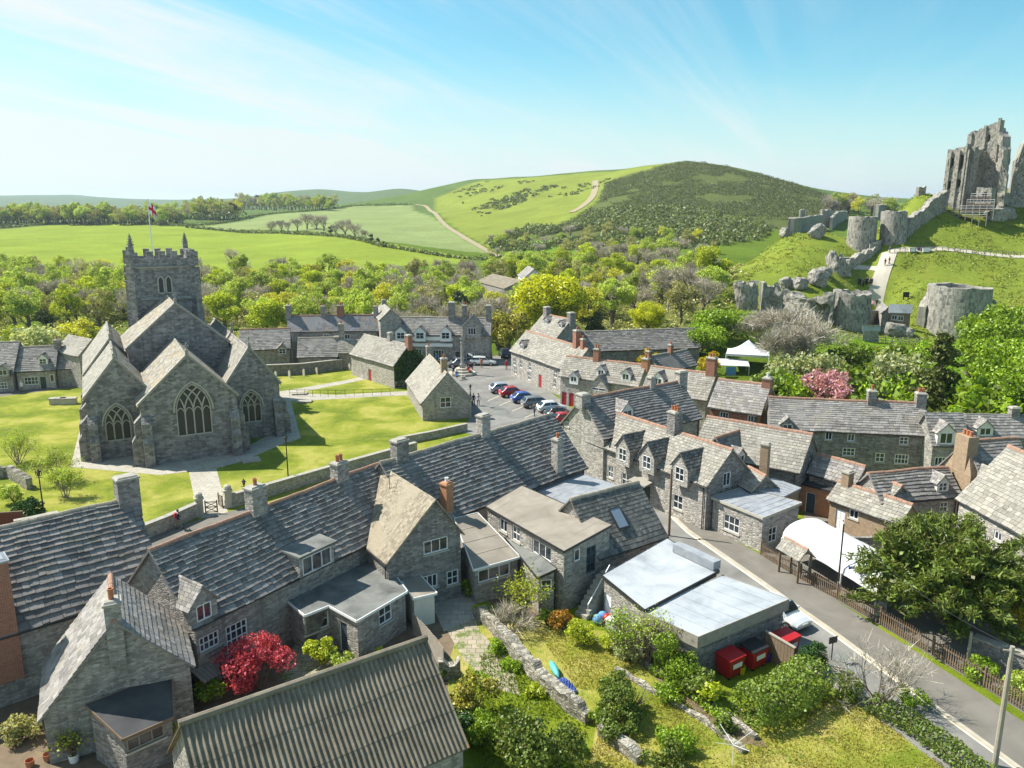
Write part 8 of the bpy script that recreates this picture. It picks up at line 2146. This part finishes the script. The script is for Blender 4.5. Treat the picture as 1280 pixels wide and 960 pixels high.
def headstone(px, py, k):
    p = G(px, py); mb = MB((p.x, p.y, 0)); w_ = .62; d = Vector((.7, -.7, 0)); s_ = Vector((.7, .7, 0)); prof = [(-w_ / 2, 0), (w_ / 2, 0), (w_ / 2, .95), (.18, 1.08), (0, 1.2), (-.18, 1.08), (-w_ / 2, .95)]
    mb.hexa([p + d * a + UP * b - s_ * .06 for a, b in prof], [p + d * a + UP * b + s_ * .06 for a, b in prof]); o = mb.build('headstone', M['dressed']); tag(o, 'weathered headstone leaning by the wall of the red doored house', 'headstone', 'headstones by the red doored house')
for k, (px, py) in enumerate(((437, 463), (441, 465), (446, 467), (451, 469), (455, 471))): headstone(px, py, k)
for k, (px, py) in enumerate(((345, 473), (362, 472), (380, 470), (396, 468))): 
    headstone(px, py, k); o = COL.objects[-1]; o['label'] = 'weathered headstone standing in the shade of the far churchyard wall'; o['group'] = 'headstones by the far churchyard wall'
# ------------------------------------------------------------------ marquees and canopies
t = NT('white_canvas'); nz = t.noise(t.pos(), 1.1, 5, .6, .8); t.bump(nz, .5, .12); M['canvas'] = t.done(t.ramp(nz, [(.3, (.50, .50, .51)), (.7, (.62, .62, .63))]), .8, .1)
def marquee(label, px, py, w_, d_, he, hp, ax):
    p = G(px, py); p.z = T(p.x, p.y); r = thing('marquee', label, 'marquee', p); ax = Vector(ax).normalized(); ay = Vector((-ax.y, ax.x, 0)); C4 = [p + ax * (a * w_ / 2) + ay * (b * d_ / 2) for a, b in ((-1, -1), (1, -1), (1, 1), (-1, 1))]
    mb = MB(); N = 7
    for k in range(4):
        a, b = C4[k] + UP * he, C4[(k + 1) % 4] + UP * he; top = p + UP * hp
        rows = []
        for j in range(N + 1):
            f = j / N; cz = (hp - he) * (f ** 1.7)
            l_ = lerp(a, top, f); r_ = lerp(b, top, f); l_.z = p.z + he + cz if False else he + p.z + cz; r_.z = l_.z
            rows.append((l_, r_))
        for (l0, r0), (l1, r1) in zip(rows[:-1], rows[1:]): mb.face([l0, r0, r1, l1])
        mb.face([a - UP * .35, b - UP * .35, b, a])
    mb.build('canopy', M['canvas'], r)
    for c in C4: mb = MB(); mb.tube([c, c + UP * he], .05, 6); mb.build('pole', M['white'], r)
    return r
marquee('white peaked marquee in the garden behind the brick house', 933, 470, 6.5, 5, 2.4, 4.4, (.95, -.3, 0))
p = G(914, 474); r = thing('awning', 'long flat white awning with a blue side panel in front of the marquee', 'awning', (p.x, p.y, 0)); a = Vector((.98, -.17, 0)); b = Vector((.17, .98, 0))
mb = MB(); mb.hexa([p + a * x + b * y + UP * z for x, y, z in ((-2.6, -1, 2.3), (2.6, -1, 2.3), (2.4, 1, 3.0), (-2.4, 1, 3.0))], [p + a * x + b * y + UP * (z + .08) for x, y, z in ((-2.6, -1, 2.3), (2.6, -1, 2.3), (2.4, 1, 3.0), (-2.4, 1, 3.0))]); mb.build('canopy', M['canvas'], r)
M['bluepanel'] = m_plain('blue_tarpaulin', (.12, .30, .62), .6, .3); mb = MB(); mb.box(p - a * .2 - b * 1.0, 1.5, .06, 2.2, a); mb.build('side_panel', M['bluepanel'], r)
for x, y in ((-2.5, -1), (2.5, -1), (2.3, 1), (-2.3, 1)): mb = MB(); mb.tube([p + a * x + b * y, p + a * x + b * y + UP * 2.4], .05, 6); mb.build('pole', M['white'], r)
# tunnel shaped white canopy behind the fence
a0, a1 = G(970, 700), G(1086, 774); ax = (a1 - a0).normalized(); ay = Vector((-ax.y, ax.x, 0)); L = (a1 - a0).length
a0 = a0 + ay * 2.5; r = thing('tunnel_canopy', 'long white barrel shaped canopy on white posts behind the picket fence', 'canopy', (a0.x, a0.y, 0)); mb = MB(); NS = 12; NL = 18; rows = []
for i in range(NL + 1):
    row = []
    for j in range(NS + 1):
        th_ = math.pi * j / NS; sagz = -.05 * math.sin(i / NL * math.pi * 4) ** 2
        row.append(a0 + ax * (L * i / NL) + ay * (-2.1 * math.cos(th_)) + UP * (1.75 + 1.35 * math.sin(th_) ** .8 + sagz))
    rows.append(row)
for x, y in zip(rows[:-1], rows[1:]):
    for j in range(NS): mb.face([x[j + 1], x[j], y[j], y[j + 1]])
mb.face(rows[0][::-1]); 
mb.build('canopy', M['canvas'], r, smooth=True)
for k in range(4):
    for s_ in (-1, 1): mb = MB(); q = a0 + ax * (L * k / 3) + ay * (2.1 * s_); mb.tube([q, q + UP * 1.8], .06, 6); mb.build('post', M['white'], r)
mb = MB(); q = a0 + ax * (L - .05); mb.face([q + ay * -2.1, q + ay * -1.0, q + ay * -1.0 + UP * 2.4, q + ay * -2.1 + UP * 1.8]); mb.build('side_curtain', M['canvas'], r)
# gate hood at the fence
g0 = G(992, 722); ax_ = (Pf[1] - Pf[0]).normalized(); r = thing('gate_hood', 'little slate roofed hood on posts over the picket gate', 'gate hood', g0); ay_ = Vector((-ax_.y, ax_.x, 0)); mr = MB()
for s_ in (-1, 1):
    e0, e1 = g0 - ax_ * 1.25 - ay_ * .75 * s_ + UP * 2.0, g0 + ax_ * 1.25 - ay_ * .75 * s_ + UP * 2.0; r0, r1 = g0 - ax_ * 1.25 + UP * 2.75, g0 + ax_ * 1.25 + UP * 2.75
    if s_ < 0: e0, e1, r0, r1 = e1, e0, r1, r0
    slab(mr, e0, e1, r1, r0, .07); slates(mr, e0, e1, r1, r0, .22, .2, .4, .03)
mr.build('roof', M['slate_warm'], r); mb = MB(); ridge_run(mb, g0 - ax_ * 1.25 + UP * 2.75, g0 + ax_ * 1.25 + UP * 2.75, .08); mb.build('ridge_tiles', M['ridge_tile'], r)
for a_, b_ in ((-1, -.55), (1, -.55), (1, .55), (-1, .55)): mb = MB(); mb.box(g0 + ax_ * a_ + ay_ * b_, .14, .14, 2.1); mb.build('post', M['wood'], r)
# yard surfaces by the hotel
sheet('hotel_yard', gp([(950, 692), (1003, 655), (1010, 622), (1060, 640), (1150, 660), (1215, 660), (1225, 690), (1300, 700), (1300, 905), (1230, 860), (1100, 782), (1000, 725)]), 'pavement', .024)
stonewall('stone_wall', 'dark garden wall between the brick cottage yard and the white canopy', [(1003, 668), (1040, 690), (1100, 690)], 1.3, .35, 'rubble_dark', jag=.05)
stonewall('stone_wall', 'shaded stone wall behind the fence under the yew', [(1215, 818), (1300, 850)], 1.2, .5, 'rubble_dark', 'coping')
# ------------------------------------------------------------------ things in the gardens
sheet('garden_ground', gp([(560, 830), (590, 740), (640, 770), (760, 790), (880, 870), (1000, 910), (1060, 860), (1090, 890), (1240, 1000), (1400, 1200), (600, 1200), (560, 960)]), 'garden', .020)
sheet('path_side_grass', gp([(596, 800), (630, 795), (660, 830), (745, 905), (730, 1000), (605, 1010), (570, 880)]), 'verge', .0235)
sheet('stone_path', gp([(545, 765), (585, 750), (600, 790), (640, 830), (650, 870), (615, 860), (580, 825)]), 'weedy_flags', .026)
sheet('stone_terrace', gp([(538, 752), (590, 735), (600, 770), (555, 790)]), 'flags', .030)
sheet('yard_paving', gp([(350, 840), (372, 800), (440, 820), (420, 860), (370, 880)]), 'weedy_flags', .026)
sheet('earth_path', gp([(765, 800), (785, 798), (870, 855), (935, 905), (960, 935), (930, 930), (850, 875)]), 'earth', .030)
stonewall('rubble_garden_wall', 'broad dry rubble wall dividing the two back gardens', [(597, 770), (622, 795), (645, 822), (680, 858), (712, 888), (735, 905)], [.8, 1.0, 1.05, .95, 1.0, .7], .58, 'drywall', jag=.16, rough=.16)
stonewall('rubble_garden_wall', 'lower broken length of the rubble wall below the dark laurel', [(752, 918), (775, 935), (800, 955)], [.6, .8, .7], .6, 'drywall', jag=.25, rough=.16)
stonewall('edging_wall', 'low stone edging beside the earth garden path', [(800, 828), (850, 858), (900, 890), (945, 925)], .3, .3, 'drywall', jag=.1, rough=.06)
stonewall('edging_wall', 'low stone edging on the lawn side of the earth path', [(770, 838), (820, 868), (875, 900), (930, 942)], .25, .3, 'drywall', jag=.1, rough=.06)
stonewall('stone_wall', 'mossy stub of wall at the end of the paling fence', [(548, 848), (575, 845)], 1.0, .5, 'drywall', jag=.2)
# stair to the workshop door
p0 = G(716, 772); ax = (G(757, 750) - p0).normalized(); ay = Vector((-ax.y, ax.x, 0)); st = thing('outside_stair', 'grey concrete stair climbing the workshop end to its upper door', 'stair', p0); mb = MB()
p0 = G(728, 764)
for k in range(8): mb.box(p0 + ax * (.30 * k - .6) - ay * .5, .32, 1.0, .28 * (k + 1), ax)
mb.box(p0 + ax * 2.5 - ay * .5, 1.4, 1.0, 2.3, ax); mb.build('steps', M['coping'], st)
mr = MB(); mr.beam(p0 + ax * -.6 - ay * .98 + UP * 1.1, p0 + ax * 1.6 - ay * .98 + UP * 3.2, .05); mr.beam(p0 + ax * -.6 - ay * .98, p0 + ax * -.6 - ay * .98 + UP * 1.1, .05); mr.build('handrail', M['white'], st)
# bins
M['binred'] = m_plain('red_bin_plastic', (.38, .012, .015), .45, .4)
def bin_(label, px, py, rz, open_=False):
    p = G(px, py); r = thing('wheeled_bin', label, 'bin', (p.x, p.y, .02), group='red wheeled bins'); d = Vector((math.cos(rz), math.sin(rz), 0)); s_ = Vector((-d.y, d.x, 0)); mb = MB()
    b = [p + d * a * .58 + s_ * c * .42 + UP * .16 for a, c in ((-1, -1), (1, -1), (1, 1), (-1, 1))]; t_ = [p + d * a * .68 + s_ * c * .54 + UP * 1.2 for a, c in ((-1, -1), (1, -1), (1, 1), (-1, 1))]; mb.hexa(b, t_); mb.hexa([q + UP * .002 for q in t_], [p + (q - p) * 1.04 + UP * .01 for q in t_]); mb.build('bin_body', M['binred'], r)
    ml = MB(); lt = [p + d * a * .71 + s_ * c * .57 + UP * (1.26 + .1 * (c > 0)) for a, c in ((-1, -1), (1, -1), (1, 1), (-1, 1))]; ml.hexa(lt, [q + UP * .07 for q in lt]); ml.build('lid', M['black' if open_ else 'binred'], r)
    for a in (-.45, .45):
        for c in (-.35, .35): mw = MB(); mw.lathe(p + d * a + s_ * c + UP * .0, [(.08, 0), (.08, .14)], 8); mw.build('wheel', M['black'], r)
    mp = MB(); f = -s_ * .53; mp.hexa([p + f + d * a * .38 + UP * z - s_ * .0 for a, z in ((-1, .72), (1, .72), (1, 1.0), (-1, 1.0))], [p + f - s_ * .03 + d * a * .38 + UP * z for a, z in ((-1, .72), (1, .72), (1, 1.0), (-1, 1.0))]); mp.build('label_plate', M['white'], r)
bdir = math.atan2((G(985, 800) - G(880, 850)).y, (G(985, 800) - G(880, 850)).x)
bin_('red wheeled bin nearest the bright green dome bush', 912, 843, bdir); bin_('red wheeled bin with a black lid in the middle of the three', 941, 832, bdir, True); bin_('red wheeled bin standing beyond the timber screen', 981, 818, bdir)
p = G(962, 826); r = thing('timber_screen', 'brown timber screen with a pale capping between the red bins', 'screen', p); d = Vector((.5, -.86, 0)); mb = MB()
for k in range(9): mb.box(p + d * (k * .24 - .3), .22, .05, 1.75, d)
mb.build('boards', M['wood'], r); mb = MB(); mb.beam(p + d * -.45 + UP * 1.78, p + d * 1.8 + UP * 1.78, .16, .08); mb.build('capping', M['wood_grey'], r)
M['purple'] = m_plain('purple_plastic', (.10, .03, .28), .5, .4); M['yellowp'] = m_plain('yellow_plastic', (.62, .45, .02), .5, .4)
def tub(name, label, cat, px, py, r_, h_, mat, n=14, z=.02):
    p = G(px, py); mb = MB((p.x, p.y, z)); mb.lathe(p + UP * z, [(r_ * .8, 0), (r_, h_), (r_ * .9, h_), (r_ * .75, .05)], n); return tag(mb.build(name, M[mat]), label, cat)
tub('bucket', 'purple tub beside the red bins', 'tub', 957, 826, .34, .6, 'purple'); tub('bucket', 'yellow bucket at the foot of the red bins', 'bucket', 926, 842, .26, .5, 'yellowp')
tub('plant_pot', 'white plant pot at the end of the rubble wall', 'plant pot', 719, 892, .28, .5, 'white'); tub('plant_pot', 'terracotta bowl on the path by the rubble wall', 'plant pot', 739, 897, .36, .2, 'terracotta')
for k, (px, py, m_) in enumerate(((747, 780, 'bluepanel'), (753, 776, 'bluepanel'), (759, 779, 'binred'))):
    p = G(px, py); mb = MB((p.x, p.y, 0)); mb.lathe(p, [(.05, 0), (.22, .06), (.32, .2), (.34, .34), (.30, .5), (.2, .62), (.04, .68)], 14); tag(mb.build('buoy', M[m_], smooth=True), ('round blue buoy lying by the upper garage, outer of two', 'round blue buoy touching the red one', 'round red buoy by the upper garage wall')[k], 'buoy')
p = G(768, 786); r = thing('garden_chest', 'white garden chest by the upper garage wall', 'chest', p); mb = MB(); mb.box(p, 1.0, .6, .6, (.8, -.6, 0)); mb.build('chest_body', M['white'], r); mb = MB(); mb.box(p + UP * .605, 1.08, .68, .07, (.8, -.6, 0)); mb.build('lid', M['white'], r)
# kayak and tarpaulin on the rubble wall
M['turq'] = m_plain('turquoise_plastic', (.10, .42, .42), .5, .4); p = G(693, 842); d = (G(700, 856) - p).normalized(); mb = MB((p.x, p.y, .25))
mb.tube([p + UP * .3 + d * x for x in (-.9, -.5, 0, .5, .9)], [.03, .17, .22, .17, .03], 10); tag(mb.build('canoe', M['turq'], smooth=True), 'small turquoise canoe lying against the rubble wall', 'canoe')
p = G(707, 858); mb = MB((p.x, p.y, .02)); d = (G(716, 868) - p).normalized(); s_ = Vector((-d.y, d.x, 0)); N = 9
gr = [[p + d * (i / N * 1.5 - .6) + s_ * (j / N * .6 - .3) + UP * (.12 + .22 * math.sin(i * 1.7 + j) ** 2 * math.sin(math.pi * i / N) + .1 * math.sin(math.pi * j / N)) for j in range(N + 1)] for i in range(N + 1)]
for i in range(N):
    for j in range(N): mb.face([gr[i][j], gr[i + 1][j], gr[i + 1][j + 1], gr[i][j + 1]])
tag(mb.build('tarpaulin', M['signblue']), 'crumpled blue tarpaulin on the grass beside the canoe', 'tarpaulin')
# rotary dryer
p = G(915, 958); r = thing('rotary_dryer', 'folded white rotary clothes dryer on the rough lawn', 'clothes dryer', p); mb = MB(); mb.tube([p, p + UP * 1.5], .02, 6); mb.build('post', M['white'], r)
for k in range(4): a = k * math.pi / 2 + .4; mb = MB(); mb.tube([p + UP * 1.2, p + UP * 1.65 + Vector((math.cos(a), math.sin(a), 0)) * 1.1], .012, 5); mb.build('arm', M['white'], r)
# little shed roof beside the french doors, dish, aerial
p = G(262, 862); r = thing('log_store', 'small tumbledown board roofed log store beside the white windowed wall', 'log store', p); ax = R2.right; n = R2.n; mb = MB()
for k in range(7): q = p + ax * (k * .24 - .8); mb.hexa([q + n * -.7 + UP * 1.5, q + ax * .22 + n * -.7 + UP * 1.5, q + ax * .22 + n * (.7 + rnd.uniform(-.1, .2)) + UP * 1.1, q + n * (.7 + rnd.uniform(-.1, .2)) + UP * 1.1][::-1], [q + n * -.7 + UP * 1.54, q + ax * .22 + n * -.7 + UP * 1.54, q + ax * .22 + n * .8 + UP * 1.14, q + n * .8 + UP * 1.14][::-1])
mb.build('roof', M['wood_grey'], r)
for a, b in ((-.75, -.6), (.75, -.6), (-.75, .6), (.75, .6)): mb = MB(); mb.box(p + ax * a + n * b, .1, .1, 1.15); mb.build('post', M['wood'], r)
w = H9.W['l']; u, v = w.uv(1217, 646); c = w.P(u, v, .3); r = thing('satellite_dish', 'grey satellite dish on the shouldered gable', 'satellite dish', c); mb = MB(); N = 14
rg = [[c + w.u * (rr_ * math.cos(a)) + UP * (rr_ * math.sin(a)) + w.n * (rr_ * rr_ * .8) for a in np.linspace(0, 2 * math.pi, N + 1)[:-1]] for rr_ in (.02, .2, .38)]
for x, y in zip(rg[:-1], rg[1:]):
    for j in range(N): mb.face([x[j], x[(j + 1) % N], y[(j + 1) % N], y[j]])
mb.build('dish', M['lead'], r); mb = MB(); mb.beam(c, c - w.n * .3, .06); mb.build('bracket', M['gutter'], r)
def scat(name, label, cat, px, py, mat, n, rmin, rmax):
    pass
# brown double gate in the corner by the lamp
p = G(5, 668); r = thing('yard_gate', 'red brown boarded yard gate at the frame edge behind the long roof', 'gate', p); mb = MB(); mb.box(p, 3.2, .08, 1.9, (.98, .2, 0)); mb.build('boards', m_plain('red_brown_boards', (.16, .05, .04), .8, var=.3, scale=3), r); mb = MB(); mb.box(p + UP * 1.905, 3.3, .14, .07, (.98, .2, 0)); mb.build('top_rail', M['wood'], r)
stonewall('stone_wall', 'pale garden wall beside the red brown yard gate', [(20, 672), (40, 668), (75, 660)], 1.4, .4, 'rubble_pale', 'coping')
tub('plant_pot', 'white pot holding a slim plant outside the lean-to', 'plant pot', 93, 952, .26, .42, 'white')
bare_shrub('slim potted plant outside the lean-to', 93, 952, 2.2, 44, 'bark', 'l_lime', 260, .15, 'potted_plant')
for k, (px, py) in enumerate(((60, 950), (38, 958))): tub('plant_pot', ('terracotta pot between the white pot and the corner shrub', 'terracotta pot close to the corner shrub')[k], 'plant pot', px, py, .22, .34, 'terracotta')
# ------------------------------------------------------------------ the air between here and the far hills
hz = MB(); hz.hexa([Vector(q) for q in ((-12000, -300, -60), (12000, -300, -60), (12000, 12000, -60), (-12000, 12000, -60))], [Vector(q) for q in ((-12000, -300, 140), (12000, -300, 140), (12000, 12000, 140), (-12000, 12000, 140))])
hm = bpy.data.materials.new('haze_air'); hm.use_nodes = True; hn = hm.node_tree.nodes; hn.clear()
ho = hn.new('ShaderNodeOutputMaterial'); hv = hn.new('ShaderNodeVolumePrincipled'); hv.inputs['Density'].default_value = 0.0001; hv.inputs['Color'].default_value = (.72, .86, 1.0, 1); hv.inputs['Anisotropy'].default_value = .3
hm.node_tree.links.new(hv.outputs[0], ho.inputs['Volume'])
o = hz.build('haze', hm, uv=False); tag(o, 'thin bluish haze over the far hills', 'haze', kind='stuff')
